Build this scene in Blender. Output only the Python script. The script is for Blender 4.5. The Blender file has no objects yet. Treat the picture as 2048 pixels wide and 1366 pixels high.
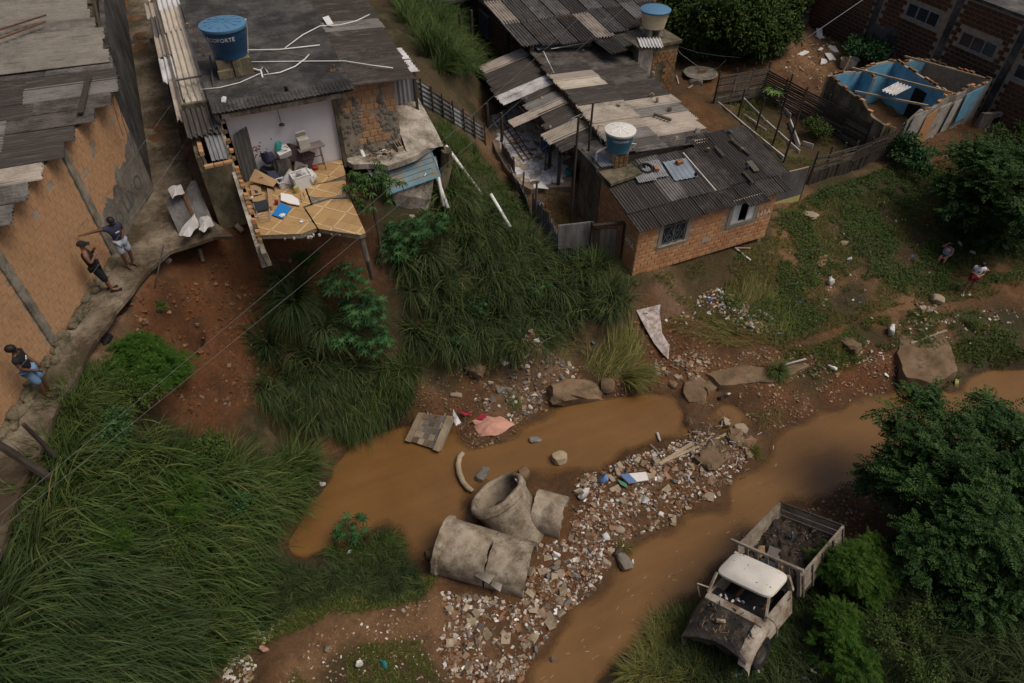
import bpy,bmesh,math,random,zlib
import numpy as np
from mathutils import Vector,Matrix,Euler
from mathutils.geometry import delaunay_2d_cdt
random.seed(7)
rng=np.random.default_rng(11)
PI=math.pi
SC=bpy.context.scene
COL=SC.collection
# -- camera
CAM_H=20.0
FPX,PCX,PCY=1365.0,1024.0,683.0
_d=np.array([-12.0,-1377.0,FPX]);_d/=np.linalg.norm(_d)
_up=-_d
_yc=np.array([0,0,1.0])-_up[2]*_up;_yc/=np.linalg.norm(_yc)
_xc=np.cross(_yc,_up)
if _xc[0]<0:_xc=-_xc
_az=math.radians(24.8)
_RZ=np.array([[math.cos(_az),math.sin(_az),0],[-math.sin(_az),math.cos(_az),0],[0,0,1]])
RC=_RZ@np.array([_xc,_yc,_up])
CAM=np.array([0,0,CAM_H])
cam_data=bpy.data.cameras.new('camera')
cam_data.sensor_width=36.0
cam_data.lens=36.0*FPX/2048.0
cam_data.clip_start=0.1
cam_data.clip_end=600
cam=bpy.data.objects.new('camera',cam_data)
COL.objects.link(cam)
_r,_u,_f=RC[:,0],RC[:,1],RC[:,2]
cam.matrix_world=Matrix(((_r[0],_u[0],-_f[0],0),(_r[1],_u[1],-_f[1],0),(_r[2],_u[2],-_f[2],CAM_H),(0,0,0,1)))
SC.camera=cam
# -- light: overcast day
world=bpy.data.worlds.new('World')
SC.world=world
world.use_nodes=True
wn=world.node_tree
sky=wn.nodes.new('ShaderNodeTexSky')
sky.sky_type='NISHITA'
sky.sun_disc=False
SUN_EL,SUN_AZ=math.radians(62),math.radians(128)
sky.sun_elevation=SUN_EL
sky.sun_rotation=SUN_AZ
sky.air_density=1.0
sky.dust_density=6.0
sky.ozone_density=0.6
bg=wn.nodes['Background']
wn.links.new(sky.outputs[0],bg.inputs[0])
bg.inputs[1].default_value=0.062
sun_data=bpy.data.lights.new('sun','SUN')
sun_data.energy=1.5
sun_data.angle=math.radians(30)
sun_data.color=(1.0,0.93,0.82)
sun=bpy.data.objects.new('sun',sun_data)
COL.objects.link(sun)
_sd=Vector((math.sin(SUN_AZ)*math.cos(SUN_EL),math.cos(SUN_AZ)*math.cos(SUN_EL),math.sin(SUN_EL)))
sun.rotation_euler=_sd.to_track_quat('Z','Y').to_euler()
sun.location=(0,0,60)
SC.view_settings.view_transform='Standard'
SC.view_settings.look='None'
SC.view_settings.gamma=1.0
SC.view_settings.use_curve_mapping=False
SC.view_settings.exposure=0.25
SC.cycles.max_bounces=6
SC.cycles.diffuse_bounces=3
SC.cycles.use_denoising=True
# -- sight lines: photo point -> place in the world
def ray(u,v):return RC@np.array([u-PCX,-(v-PCY),FPX])
def at(u,v,z=0.0):
 r=ray(u,v);return CAM+r*((z-CAM_H)/r[2])
def atX(u,v,x):
 r=ray(u,v);return CAM+r*(x/r[0])
def atY(u,v,y):
 r=ray(u,v);return CAM+r*(y/r[1])
def px(P):
 c=RC.T@(np.array(P,float)-CAM);return PCX+c[0]/c[2]*FPX,PCY-c[1]/c[2]*FPX
 # -- node materials
MATS={}
def _new(name):
 m=bpy.data.materials.new(name);m.use_nodes=True
 nt=m.node_tree;b=nt.nodes['Principled BSDF']
 MATS[name]=m
 return m,nt,b
class NB:
 """small helper to wire shader nodes"""
 def __init__(s,nt):s.nt=nt
 def n(s,t,**kw):
  x=s.nt.nodes.new(t)
  for k,v in kw.items():setattr(x,k,v)
  return x
 def l(s,a,b):s.nt.links.new(a,b)
 def coord(s,which='Object'):return s.n('ShaderNodeTexCoord').outputs[which]
 def pos(s):return s.n('ShaderNodeNewGeometry').outputs['Position']
 def mapv(s,v,scale=(1,1,1),rot=(0,0,0),loc=(0,0,0)):
  m=s.n('ShaderNodeMapping');m.inputs['Scale'].default_value=scale;m.inputs['Rotation'].default_value=rot
  m.inputs['Location'].default_value=loc;s.l(v,m.inputs[0]);return m.outputs[0]
 def noise(s,v,scale,detail=5,rough=.6,dist=0.0):
  x=s.n('ShaderNodeTexNoise');x.inputs['Scale'].default_value=scale;x.inputs['Detail'].default_value=detail
  x.inputs['Roughness'].default_value=rough;x.inputs['Distortion'].default_value=dist
  s.l(v,x.inputs['Vector']);return x.outputs['Fac']
 def ramp(s,f,stops):
  r=s.n('ShaderNodeValToRGB');e=r.color_ramp.elements
  while len(e)>1:e.remove(e[0])
  e[0].position,e[0].color=stops[0][0],_c4(stops[0][1])
  for p,c in stops[1:]:
   q=e.new(p);q.color=_c4(c)
  s.l(f,r.inputs[0]);return r.outputs[0]
 def mix(s,f,a,b,mode='MIX'):
  m=s.n('ShaderNodeMix',data_type='RGBA',blend_type=mode)
  for sock,val in((m.inputs[0],f),(m.inputs[6],a),(m.inputs[7],b)):
   if hasattr(val,'is_output'):s.l(val,sock)
   elif isinstance(val,(int,float)):sock.default_value=val if sock==m.inputs[0]else(val,val,val,1)
   else:sock.default_value=_c4(val)
  return m.outputs[2]
 def math(s,op,a,b=0.0,clamp=False):
  m=s.n('ShaderNodeMath',operation=op,use_clamp=clamp)
  for i,val in enumerate((a,b)):
   if hasattr(val,'is_output'):s.l(val,m.inputs[i])
   else:m.inputs[i].default_value=val
  return m.outputs[0]
 def hsv(s,col,h=None,sat=None,v=None):
  x=s.n('ShaderNodeHueSaturation')
  for nm,val in(('Hue',h),('Saturation',sat),('Value',v)):
   if val is None:continue
   if hasattr(val,'is_output'):s.l(val,x.inputs[nm])
   else:x.inputs[nm].default_value=val
  s.l(col,x.inputs['Color']);return x.outputs[0]
 def rnd(s):return s.n('ShaderNodeObjectInfo').outputs['Random']
 def attr(s,name):
  a=s.n('ShaderNodeAttribute',attribute_name=name);return a
 def bump(s,h,strength,dist,b):
  x=s.n('ShaderNodeBump');x.inputs['Strength'].default_value=strength;x.inputs['Distance'].default_value=dist
  s.l(h,x.inputs['Height']);s.l(x.outputs[0],b.inputs['Normal'])
def _c4(c):return(c,c,c,1)if isinstance(c,(int,float))else(tuple(c)+(1,)if len(c)==3 else tuple(c))
def mat_plain(name,col,rough=.6,metal=0.0,spots=.25,scale=6.0,bump=0.0,var=0.12,spec=.3):
 """one coloured substance with soft uneven wear and a little difference from object to object"""
 m,nt,b=_new(name);k=NB(nt)
 o=k.coord()
 n1=k.noise(o,scale,6,.65)
 n2=k.noise(o,scale*5,4,.6)
 f=k.math('ADD',k.math('MULTIPLY',n1,.65),k.math('MULTIPLY',n2,.35))
 c=k.ramp(f,[(.3,[x*(1-spots)for x in col]),(.5,col),(.75,[min(1,x*(1+spots*.6))for x in col])])
 if var:c=k.hsv(c,v=k.math('ADD',k.math('MULTIPLY',k.rnd(),2*var),1-var))
 k.l(c,b.inputs['Base Color'])
 b.inputs['Roughness'].default_value=rough;b.inputs['Metallic'].default_value=metal
 b.inputs['Specular IOR Level'].default_value=spec
 if bump:k.bump(n2,bump,.02,b)
 return m
def mat_stained(name,cols,scale=2.0,stretch=(1,1,1),rough=.85,bump=.3,bscale=30,var=.15,dirt=None,dirt_amt=.5,dirt_scale=1.3,spec=.2,world_co=False):
 """weathered surface: cols = ramp stops, dirt = colour of blotchy lichen / soot with shapes of its own"""
 m,nt,b=_new(name);k=NB(nt)
 o=k.pos()if world_co else k.coord()
 o2=k.mapv(o,stretch)
 f=k.noise(o2,scale,8,.68)
 c=k.ramp(f,cols)
 if var:c=k.hsv(c,v=k.math('ADD',k.math('MULTIPLY',k.rnd(),2*var),1-var))
 if dirt is not None:
  d=k.noise(k.mapv(o,stretch,loc=(3.1,7.7,1.3)),dirt_scale,9,.72)
  fine=k.noise(o,dirt_scale*14,5,.7)
  d=k.math('ADD',k.math('MULTIPLY',d,.75),k.math('MULTIPLY',fine,.25))
  lo=1-dirt_amt
  c=k.mix(k.ramp(d,[(max(0,lo*.9-.04),0.0),(min(1,lo*.9+.12),1.0)]),c,dirt)
 k.l(c,b.inputs['Base Color'])
 b.inputs['Roughness'].default_value=rough
 b.inputs['Specular IOR Level'].default_value=spec
 if bump:k.bump(k.noise(o,bscale,5,.7),bump,.015,b)
 return m
def mat_leaf(name,a,c,rough=.45,hue=.02,spec=.14,dead=None):
 """leaf: colour varies from blade to blade through the 'tint' attribute"""
 m,nt,b=_new(name);k=NB(nt)
 t=k.attr('tint').outputs['Fac']
 col=k.mix(k.math('POWER',t,1.6),a,c)
 if dead:col=k.mix(k.ramp(t,[(dead,0.0),(dead+.01,1.0)]),col,(.24,.18,.075))
 n=k.noise(k.pos(),1.1,3,.5)
 col=k.hsv(col,h=k.math('ADD',k.math('MULTIPLY',k.rnd(),hue),.5-hue/2),v=k.math('ADD',k.math('MULTIPLY',n,.5),.75))
 k.l(col,b.inputs['Base Color'])
 b.inputs['Roughness'].default_value=rough
 b.inputs['Specular IOR Level'].default_value=spec
 b.inputs['Subsurface Weight'].default_value=0
 return m
 # -- object bookkeeping
WL={}
def tag(o,label=None,cat=None,group=None,kind=None):
 if label:o['label']=label
 if cat:o['category']=cat
 if group:o['group']=group
 if kind:o['kind']=kind
 return o
def empty(name,loc,label,cat,group=None):
 o=bpy.data.objects.new(name,None);COL.objects.link(o)
 o.empty_display_size=.2
 o.location=Vector(loc);WL[o.name]=Vector(loc)
 return tag(o,label,cat,group)
def link(name,me,parent=None,loc=None,rot=None):
 o=bpy.data.objects.new(name,me);COL.objects.link(o)
 if parent is not None:o.parent=parent
 if loc is not None:o.location=loc
 if rot is not None:o.rotation_euler=rot
 return o
def children(o):return[c for c in bpy.data.objects if c.parent==o]
def copy_tree(o,kids,loc,rot=None,label=None,scale=None):
 """copy a thing and each of its parts; kids = {object: [its children]}"""
 c=o.copy();COL.objects.link(c);c.location=loc
 if rot is not None:c.rotation_euler=rot
 if scale is not None:c.scale=(scale,)*3 if isinstance(scale,(int,float))else scale
 if label:c['label']=label
 for ch in kids.get(o.name,()):
  d=ch.copy();COL.objects.link(d);d.parent=c
  for g in kids.get(ch.name,()):
   e=g.copy();COL.objects.link(e);e.parent=d
 return c
def M(x):return MATS[x]if isinstance(x,str)else x
class MB:
 """collects simple solids, then links them as one mesh object"""
 def __init__(s):s.v=[];s.f=[];s.mi=[];s.cur=0
 def mat(s,i):s.cur=i;return s
 def add(s,vs,fs):
  o=len(s.v);s.v+=[tuple(x)for x in vs]
  s.f+=[tuple(o+i for i in f)for f in fs];s.mi+=[s.cur]*len(fs);return s
 def hexa(s,p):
  return s.add(p,[(0,3,2,1),(4,5,6,7),(0,1,5,4),(1,2,6,5),(2,3,7,6),(3,0,4,7)])
 def box(s,x0,x1,y0,y1,z0,z1,j=0.0):
  p=[(x0,y0,z0),(x1,y0,z0),(x1,y1,z0),(x0,y1,z0),(x0,y0,z1),(x1,y0,z1),(x1,y1,z1),(x0,y1,z1)]
  if j:p=[tuple(c+random.uniform(-j,j)for c in q)for q in p]
  return s.hexa(p)
 def obox(s,c,ax,ay,az,j=0.0):
  """box by centre and three half-axis vectors"""
  c,ax,ay,az=(Vector(q)for q in(c,ax,ay,az))
  p=[c-ax-ay-az,c+ax-ay-az,c+ax+ay-az,c-ax+ay-az,c-ax-ay+az,c+ax-ay+az,c+ax+ay+az,c-ax+ay+az]
  if j:p=[q+Vector((random.uniform(-j,j),random.uniform(-j,j),random.uniform(-j,j)))for q in p]
  return s.hexa(p)
 def bar(s,a,b,w,h=None,up=(0,0,1),j=0.0):
  """rectangular bar from a to b"""
  h=w if h is None else h
  a,b=Vector(a),Vector(b);d=b-a;n=d.normalized();u=Vector(up)
  if abs(n.dot(u))>.95:u=Vector((1,0,0))
  sx=n.cross(u).normalized();sz=sx.cross(n)
  return s.obox((a+b)/2,d/2,sx*w/2,sz*h/2,j)
 def prism(s,poly,z0,z1):
  """poly = list of (x, y); z0/z1 number or list per corner"""
  n=len(poly)
  za=z0 if isinstance(z0,(list,tuple))else[z0]*n
  zb=z1 if isinstance(z1,(list,tuple))else[z1]*n
  vs=[(p[0],p[1],za[i])for i,p in enumerate(poly)]+[(p[0],p[1],zb[i])for i,p in enumerate(poly)]
  fs=[tuple(range(n-1,-1,-1)),tuple(range(n,2*n))]+[(i,(i+1)%n,n+(i+1)%n,n+i)for i in range(n)]
  return s.add(vs,fs)
 def sheet(s,pts,n,t):
  """polygon of 3-D points thickened by t along n"""
  n=Vector(n).normalized()*t;k=len(pts);P=[Vector(p)for p in pts]
  vs=P+[p+n for p in P]
  return s.add(vs,[tuple(range(k-1,-1,-1)),tuple(range(k,2*k))]+[(i,(i+1)%k,k+(i+1)%k,k+i)for i in range(k)])
 def tube(s,pts,r,n=8,cap=True):
  P=[Vector(p)for p in pts];R=r if isinstance(r,(list,tuple))else[r]*len(P)
  vs=[];fs=[];prev=None
  for i,p in enumerate(P):
   d=(P[min(i+1,len(P)-1)]-P[max(i-1,0)])
   d=d.normalized()if d.length>1e-9 else Vector((0,0,1))
   if prev is None:
    u=Vector((0,0,1))if abs(d.z)<.9 else Vector((1,0,0))
    a=d.cross(u).normalized()
   else:
    a=(prev-d*prev.dot(d)).normalized()
   prev=a;b=d.cross(a)
   for k in range(n):
    t=2*PI*k/n;vs.append(p+(a*math.cos(t)+b*math.sin(t))*R[i])
  for i in range(len(P)-1):
   for k in range(n):
    fs.append((i*n+k,i*n+(k+1)%n,(i+1)*n+(k+1)%n,(i+1)*n+k))
  if cap:fs+=[tuple(range(n-1,-1,-1)),tuple(range((len(P)-1)*n,len(P)*n))]
  return s.add(vs,fs)
 def lathe(s,prof,n=24,c=(0,0,0),mtx=None,a0=0.0,a1=2*PI):
  full=abs(a1-a0-2*PI)<1e-6;cols=n if full else n+1
  vs=[]
  for r,z in prof:
   for k in range(cols):
    t=a0+(a1-a0)*k/n;p=Vector((r*math.cos(t),r*math.sin(t),z))
    if mtx is not None:p=mtx@p
    vs.append(p+Vector(c))
  fs=[]
  for i in range(len(prof)-1):
   for k in range(n):
    k2=(k+1)%cols
    fs.append((i*cols+k,i*cols+k2,(i+1)*cols+k2,(i+1)*cols+k))
  return s.add(vs,fs)
 def rock(s,c,size,seed=0,rough=.25,sub=1,rot=None,flat=1.0):
  """angular stone / lump"""
  bm=bmesh.new();bmesh.ops.create_icosphere(bm,subdivisions=sub,radius=1)
  rg=random.Random(seed)
  q=rot or Euler((rg.uniform(0,6),rg.uniform(0,6),rg.uniform(0,6)))
  mt=q.to_matrix()
  vs=[]
  for v in bm.verts:
   w=v.co*(1+rg.uniform(-rough,rough))
   w=Vector((max(-.8,min(.8,w.x))*size[0],max(-.75,min(.75,w.y))*size[1],max(-.7,min(.7,w.z))*size[2]))
   vs.append(mt@w+Vector(c))
  fs=[tuple(x.index for x in f.verts)for f in bm.faces];bm.free()
  return s.add(vs,fs)
 def mesh(s,name,mats,smooth=False,off=None):
  me=bpy.data.meshes.new(name)
  vs=s.v if off is None else[(x[0]-off[0],x[1]-off[1],x[2]-off[2])for x in s.v]
  me.from_pydata(vs,[],s.f)
  for m in(mats if isinstance(mats,(list,tuple))else[mats]):me.materials.append(M(m))
  if max(s.mi,default=0)>0:me.polygons.foreach_set('material_index',s.mi)
  if smooth:me.polygons.foreach_set('use_smooth',[True]*len(me.polygons))
  me.update();return me
 def build(s,name,mats,parent=None,smooth=False,world=True,auto=None):
  """world=True: the vertices are world coordinates, shifted under the parent"""
  off=wl(parent)if(world and parent is not None)else None
  me=s.mesh(name,mats,smooth,off)
  if auto is not None:
   for p in me.polygons:p.use_smooth=True
   me.set_sharp_from_angle(angle=math.radians(auto))
  o=link(name,me,parent)
  if parent is not None:WL[o.name]=wl(parent)
  return o
def wl(o):return WL.get(o.name,Vector((0,0,0)))
def single(o):
 """put the origin of a one-mesh thing at the foot of its shape"""
 me=o.data;n=len(me.vertices);co=np.empty(n*3,'f');me.vertices.foreach_get('co',co);co=co.reshape(-1,3)
 c=(co.min(0)+co.max(0))/2;c[2]=co[:,2].min()
 co-=c;me.vertices.foreach_set('co',co.ravel());me.update();o.location=Vector(c.tolist());WL[o.name]=o.location.copy()
 return o
def thing1(mb,name,mats,label,cat,group=None,kind=None,smooth=False,auto=None):
 return single(tag(mb.build(name,mats,None,smooth,auto=auto),label,cat,group,kind))
def np_mesh(name,V,F,mats,tint=None,mi=None,smooth=False,fsize=None):
 """big mesh from numpy arrays; F (n,k)"""
 me=bpy.data.meshes.new(name)
 V=np.asarray(V,'f');F=np.asarray(F,'i');k=F.shape[1]
 me.vertices.add(len(V));me.vertices.foreach_set('co',V.ravel())
 me.loops.add(F.size);me.loops.foreach_set('vertex_index',F.ravel())
 me.polygons.add(len(F));me.polygons.foreach_set('loop_start',np.arange(0,F.size,k,dtype='i'))
 me.polygons.foreach_set('loop_total',np.full(len(F),k,'i'))
 for m in(mats if isinstance(mats,(list,tuple))else[mats]):me.materials.append(M(m))
 if mi is not None:me.polygons.foreach_set('material_index',np.asarray(mi,'i'))
 me.polygons.foreach_set('use_smooth',np.full(len(F),smooth,dtype=bool))
 me.update(calc_edges=True)
 if tint is not None:
  a=me.attributes.new('tint','FLOAT','POINT');a.data.foreach_set('value',np.asarray(tint,'f'))
 return me
def corrugated(name,p0,along,across,L,W,mat,parent=None,pitch=.13,amp=.022,bend=0.0,sag=0.0,ragged=0.0,rows=3,square=False,seed=0,thick=.006):
 """corrugated sheet: p0 corner, ridges run in direction 'along', waves follow 'across'"""
 rg=random.Random(seed or random.randrange(10**9));amp*=1.4
 a=Vector(along).normalized();c=Vector(across).normalized();n=c.cross(a)
 if n.z<0:n=-n
 p0=Vector(p0)
 seg=4 if square else 6
 nw=max(2,int(round(W/pitch*seg)))
 prof=[math.copysign(abs(math.sin(2*PI*i/seg))**.8,math.sin(2*PI*i/seg))for i in range(seg)]if not square else[1,1,-.6,-.6]
 jag=[rg.uniform(-ragged,ragged)for _ in range(nw+1)]
 jag2=[rg.uniform(-ragged,ragged)for _ in range(nw+1)]
 vs=[]
 for r in range(rows):
  t=r/(rows-1)
  for i in range(nw+1):
   w=W*i/nw
   l=L*t+(jag[i]*(1-t)+jag2[i]*t)
   h=amp*prof[i%seg]+bend*math.sin(PI*i/nw)-sag*math.sin(PI*t)
   vs.append(p0+a*l+c*w+n*h)
 k=nw+1;fs=[]
 for r in range(rows-1):
  for i in range(nw):fs.append((r*k+i,r*k+i+1,(r+1)*k+i+1,(r+1)*k+i))
 N=len(vs);vs2=[v-n*thick for v in vs]
 fs2=[tuple(N+i for i in reversed(f))for f in fs]
 edge=[]
 for i in range(nw):
  edge+=[(i+1,i,N+i,N+i+1),((rows-1)*k+i,(rows-1)*k+i+1,N+(rows-1)*k+i+1,N+(rows-1)*k+i)]
 for r in range(rows-1):
  edge+=[(r*k,(r+1)*k,N+(r+1)*k,N+r*k),((r+1)*k+nw,r*k+nw,N+r*k+nw,N+(r+1)*k+nw)]
 mb=MB();mb.add(vs+vs2,fs+fs2+edge)
 o_=mb.build(name,mat,parent,auto=50)
 run=[(L*r/(rows-1),W*i/nw,(p0.x*3.7+p0.y*1.3)%9)for r in range(rows)for i in range(nw+1)]*2
 at_=o_.data.attributes.new('run','FLOAT_VECTOR','POINT');at_.data.foreach_set('vector',np.array(run,'f').ravel())
 return o_
 # -- bricks
_BM={}
def brick_mesh(l,d,h,mat,var=0):
 key=(round(l,3),round(d,3),round(h,3),mat,var)
 if key not in _BM:
  rg=random.Random(zlib.crc32(repr(key).encode()));mb=MB()
  x,y,z=l/2,d,h/2;c=min(.012,h*.1)
  p=[(-x,0,-z),(x,0,-z),(x,0,z),(-x,0,z),(-x+c,-y,-z+c),(x-c,-y,-z+c),(x-c,-y,z-c),(-x+c,-y,z-c)]
  p=[(q[0]+rg.uniform(-.004,.004),q[1],q[2]+rg.uniform(-.004,.004))for q in p]
  mb.add(p,[(4,5,6,7),(0,1,5,4),(1,2,6,5),(2,3,7,6),(3,0,4,7)])
  _BM[key]=mb.mesh('brick',mat)
 return _BM[key]
def brickwork(parent,o,du,L,H,mat,bl=.29,bh=.19,gap=.016,proud=.014,skip=None,most=300,z_of=None):
 """courses of bricks on the face starting at o, running along du (outside to the right-hand side of du turned -90 degrees)"""
 du=Vector((du[0],du[1],0)).normalized();dn=Vector((du.y,-du.x,0));o=Vector(o);off=wl(parent)
 rz=math.atan2(du.y,du.x)
 items=[]
 nrow=int(H/bh)
 for r in range(nrow):
  z=(r+.5)*bh;x=-(bl*.5 if r%2 else 0)
  while x<L-.02:
   a,b=max(x,0),min(x+bl,L);x+=bl
   if b-a<.06:continue
   m=(a+b)/2
   if skip and skip(m,z,b-a):continue
   items.append((m,z,b-a-gap))
 P=[(o+du*m+Vector((0,0,z)),w)for m,z,w in items]
 P.sort(key=lambda q:(q[0]-Vector(CAM.tolist())).length)
 for i,(p,w)in enumerate(P[:most]):
  ww=bl-gap if abs(w-bl+gap)<.01 else round(w,2)
  b=link('brick',brick_mesh(ww,proud+random.choice((0,.004,.008)),bh-gap,mat,random.randrange(3)),parent,p-off,(0,0,rz))
 rest=P[most:]
 if rest:
  mb=MB()
  for p,w in rest:
   mb.obox(p+dn*proud/2,du*w/2,dn*(proud/2+random.uniform(0,.004)),Vector((0,0,(bh-gap)/2)),.003)
  r=mb.build('brick_courses',mat,parent);r['kind']='stuff'
def wall_box(mb,o,du,L,H,t,holes=()):
 """wall with outer face on the line o + du*s, thickness t inwards, rectangular holes (s0, s1, z0, z1)"""
 du=Vector((du[0],du[1],0)).normalized();dn=Vector((du.y,-du.x,0));o=Vector(o)
 xs=sorted({0,L,*[h[0]for h in holes],*[h[1]for h in holes]});zs=sorted({0,H,*[h[2]for h in holes],*[h[3]for h in holes]})
 for i in range(len(xs)-1):
  z=0
  solid=[]
  for j in range(len(zs)-1):
   mx,mz=(xs[i]+xs[i+1])/2,(zs[j]+zs[j+1])/2
   if any(h[0]<mx<h[1]and h[2]<mz<h[3]for h in holes):continue
   if solid and abs(solid[-1][1]-zs[j])<1e-6:solid[-1][1]=zs[j+1]
   else:solid.append([zs[j],zs[j+1]])
  for a,b in solid:
   c=o+du*(xs[i]+xs[i+1])/2-dn*t/2+Vector((0,0,(a+b)/2))
   mb.obox(c,du*(xs[i+1]-xs[i])/2,dn*t/2,Vector((0,0,(b-a)/2)))
 return mb
def text_mesh(body,size,mat,thick=.004):
 cu=bpy.data.curves.new('lettering','FONT');cu.body=body;cu.size=size;cu.align_x='CENTER';cu.align_y='CENTER'
 cu.extrude=thick;cu.resolution_u=2
 ob=bpy.data.objects.new('lettering',cu);COL.objects.link(ob)
 dg=bpy.context.evaluated_depsgraph_get();me=bpy.data.meshes.new_from_object(ob.evaluated_get(dg))
 bpy.data.objects.remove(ob);bpy.data.curves.remove(cu)
 me.materials.clear();me.materials.append(M(mat));return me
def clip(poly,inside):
 """Sutherland-Hodgman: poly clipped by a convex counter-clockwise polygon"""
 out=list(poly)
 for i in range(len(inside)):
  a,b=inside[i],inside[(i+1)%len(inside)];src=out;out=[]
  if not src:return[]
  d=lambda p:(b[0]-a[0])*(p[1]-a[1])-(b[1]-a[1])*(p[0]-a[0])
  for j in range(len(src)):
   p,q=src[j-1],src[j];dp,dq=d(p),d(q)
   if dq>=0:
    if dp<0:t=dp/(dp-dq);out.append((p[0]+(q[0]-p[0])*t,p[1]+(q[1]-p[1])*t))
    out.append(q)
   elif dp>=0:t=dp/(dp-dq);out.append((p[0]+(q[0]-p[0])*t,p[1]+(q[1]-p[1])*t))
 return out
def area(p):return abs(sum(p[i-1][0]*p[i][1]-p[i][0]*p[i-1][1]for i in range(len(p))))/2
# -- materials
mat_plain('concrete',(.30,.265,.22),.9,spots=.3,scale=2.2,bump=.4)
mat_stained('concrete_old',[(.3,(.075,.065,.05)),(.48,(.2,.175,.14)),(.62,(.3,.265,.21)),(.8,(.36,.32,.27))],1.6,dirt=(.045,.04,.03),dirt_amt=.42,bump=.5)
mat_stained('concrete_pipe',[(.28,(.14,.11,.08)),(.45,(.28,.225,.165)),(.6,(.38,.32,.245)),(.8,(.47,.41,.33))],1.6,dirt=(.10,.075,.05),dirt_amt=.45,dirt_scale=1.3,bump=.45,bscale=45)
mat_stained('slab_concrete',[(.3,(.05,.046,.042)),(.5,(.105,.096,.088)),(.7,(.15,.138,.125))],1.4,dirt=(.028,.026,.025),dirt_amt=.5,dirt_scale=.7,bump=.5)
mat_stained('alley_concrete',[(.3,(.10,.075,.05)),(.5,(.175,.14,.1)),(.68,(.26,.215,.165))],.9,dirt=(.055,.04,.025),dirt_amt=.5,dirt_scale=.55,bump=.4,world_co=True)
mat_stained('plaster_mossy',[(.3,(.08,.068,.042)),(.5,(.19,.155,.1)),(.7,(.28,.235,.165))],1.3,stretch=(1,1,.5),dirt=(.045,.042,.026),dirt_amt=.48,bump=.35)
mat_stained('plaster_white',[(.3,(.58,.55,.57)),(.6,(.68,.655,.675)),(.8,(.74,.72,.73))],.7,bump=.06,var=0,dirt=(.40,.34,.30),dirt_amt=.33,dirt_scale=1.1)
mat_stained('plaster_worn',[(.32,(.30,.25,.2)),(.5,(.45,.40,.34)),(.7,(.55,.5,.45))],1.1,stretch=(1,1,.5),dirt=(.10,.085,.055),dirt_amt=.47,bump=.3)
mat_stained('plaster_blue',[(.3,(.09,.24,.36)),(.5,(.14,.36,.52)),(.7,(.25,.46,.58))],1.0,dirt=(.26,.23,.2),dirt_amt=.38,dirt_scale=.8,bump=.25,var=0)
mat_stained('plaster_grey',[(.3,(.12,.105,.088)),(.55,(.2,.178,.15)),(.75,(.27,.24,.205))],2.0,dirt=(.05,.045,.04),dirt_amt=.42,bump=.6)
mat_stained('mortar',[(.3,(.2,.155,.11)),(.6,(.34,.275,.21))],4,bump=.5,var=0)
def mat_brick(name,a,b2,dirt,amt,dscale=.8):
 m,nt,b=_new(name);k=NB(nt)
 c=k.mix(k.rnd(),a,b2)
 w=k.pos()
 n=k.noise(w,9,6,.7)
 c=k.hsv(c,v=k.math('ADD',k.math('MULTIPLY',n,.7),.66))
 d=k.math('ADD',k.math('MULTIPLY',k.noise(w,dscale,8,.7),.72),k.math('MULTIPLY',k.noise(w,12,4,.7),.28))
 c=k.mix(k.ramp(d,[(1-amt-.06,0.0),(1-amt+.1,1.0)]),c,dirt)
 k.l(c,b.inputs['Base Color']);b.inputs['Roughness'].default_value=.9;b.inputs['Specular IOR Level'].default_value=.15
 k.bump(k.noise(w,60,4,.7),.4,.01,b)
mat_brick('brick_orange',(.355,.19,.095),(.44,.26,.14),(.2,.11,.055),.38)
mat_brick('brick_house',(.42,.195,.09),(.52,.28,.135),(.16,.085,.05),.38)
mat_brick('brick_dark',(.095,.042,.024),(.16,.075,.04),(.04,.028,.02),.52,.45)
mat_brick('brick_moss',(.24,.12,.055),(.31,.17,.085),(.06,.05,.028),.5)
def mat_fibre(name,base,dirt,amt,streak=(1,1,1),rnd_amt=.35,vs=.28):
 m,nt,b=_new(name);k=NB(nt)
 o=k.pos()
 n=k.noise(k.mapv(o,streak),1.1,8,.7)
 f=k.noise(o,22,5,.7)
 rv=k.attr('run').outputs['Vector']
 s1=k.noise(k.mapv(rv,(.45,9,1)),2.2,4,.65);s2=k.noise(k.mapv(rv,(1.2,30,1)),1.6,3,.6)
 d=k.math('ADD',k.math('MULTIPLY',n,.78),k.math('MULTIPLY',f,.22))
 d=k.math('ADD',d,k.math('MULTIPLY',k.math('SUBTRACT',k.rnd(),.5),rnd_amt))
 c=k.ramp(d,[(1-amt-.14,base),(1-amt,[x*.55+y*.45 for x,y in zip(base,dirt)]),(1-amt+.12,dirt)])
 c=k.hsv(c,v=k.math('ADD',k.math('MULTIPLY',k.rnd(),vs*2),1-vs))
 st=k.math('ADD',k.math('MULTIPLY',s1,.6),k.math('MULTIPLY',s2,.4))
 c=k.mix(k.ramp(st,[(.52,0.0),(.68,.4)]),c,[min(1,x*1.25)for x in base]);c=k.mix(k.ramp(st,[(.34,.5),(.46,0.0)]),c,[x*.55 for x in dirt])
 k.l(c,b.inputs['Base Color']);b.inputs['Roughness'].default_value=.92;b.inputs['Specular IOR Level'].default_value=.15
 k.bump(k.noise(o,55,5,.75),.45,.012,b)
mat_fibre('fibre_grey',(.285,.262,.245),(.085,.077,.071),.56)
mat_fibre('fibre_beige',(.25,.225,.195),(.11,.098,.086),.5,rnd_amt=.2,vs=.12)
mat_fibre('fibre_dark',(.205,.18,.162),(.058,.05,.045),.67)
mat_fibre('fibre_pale',(.42,.36,.30),(.14,.12,.1),.40,rnd_amt=.25)
mat_fibre('fibre_cream',(.52,.46,.38),(.20,.165,.12),.34,rnd_amt=.2,vs=.1)
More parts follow.
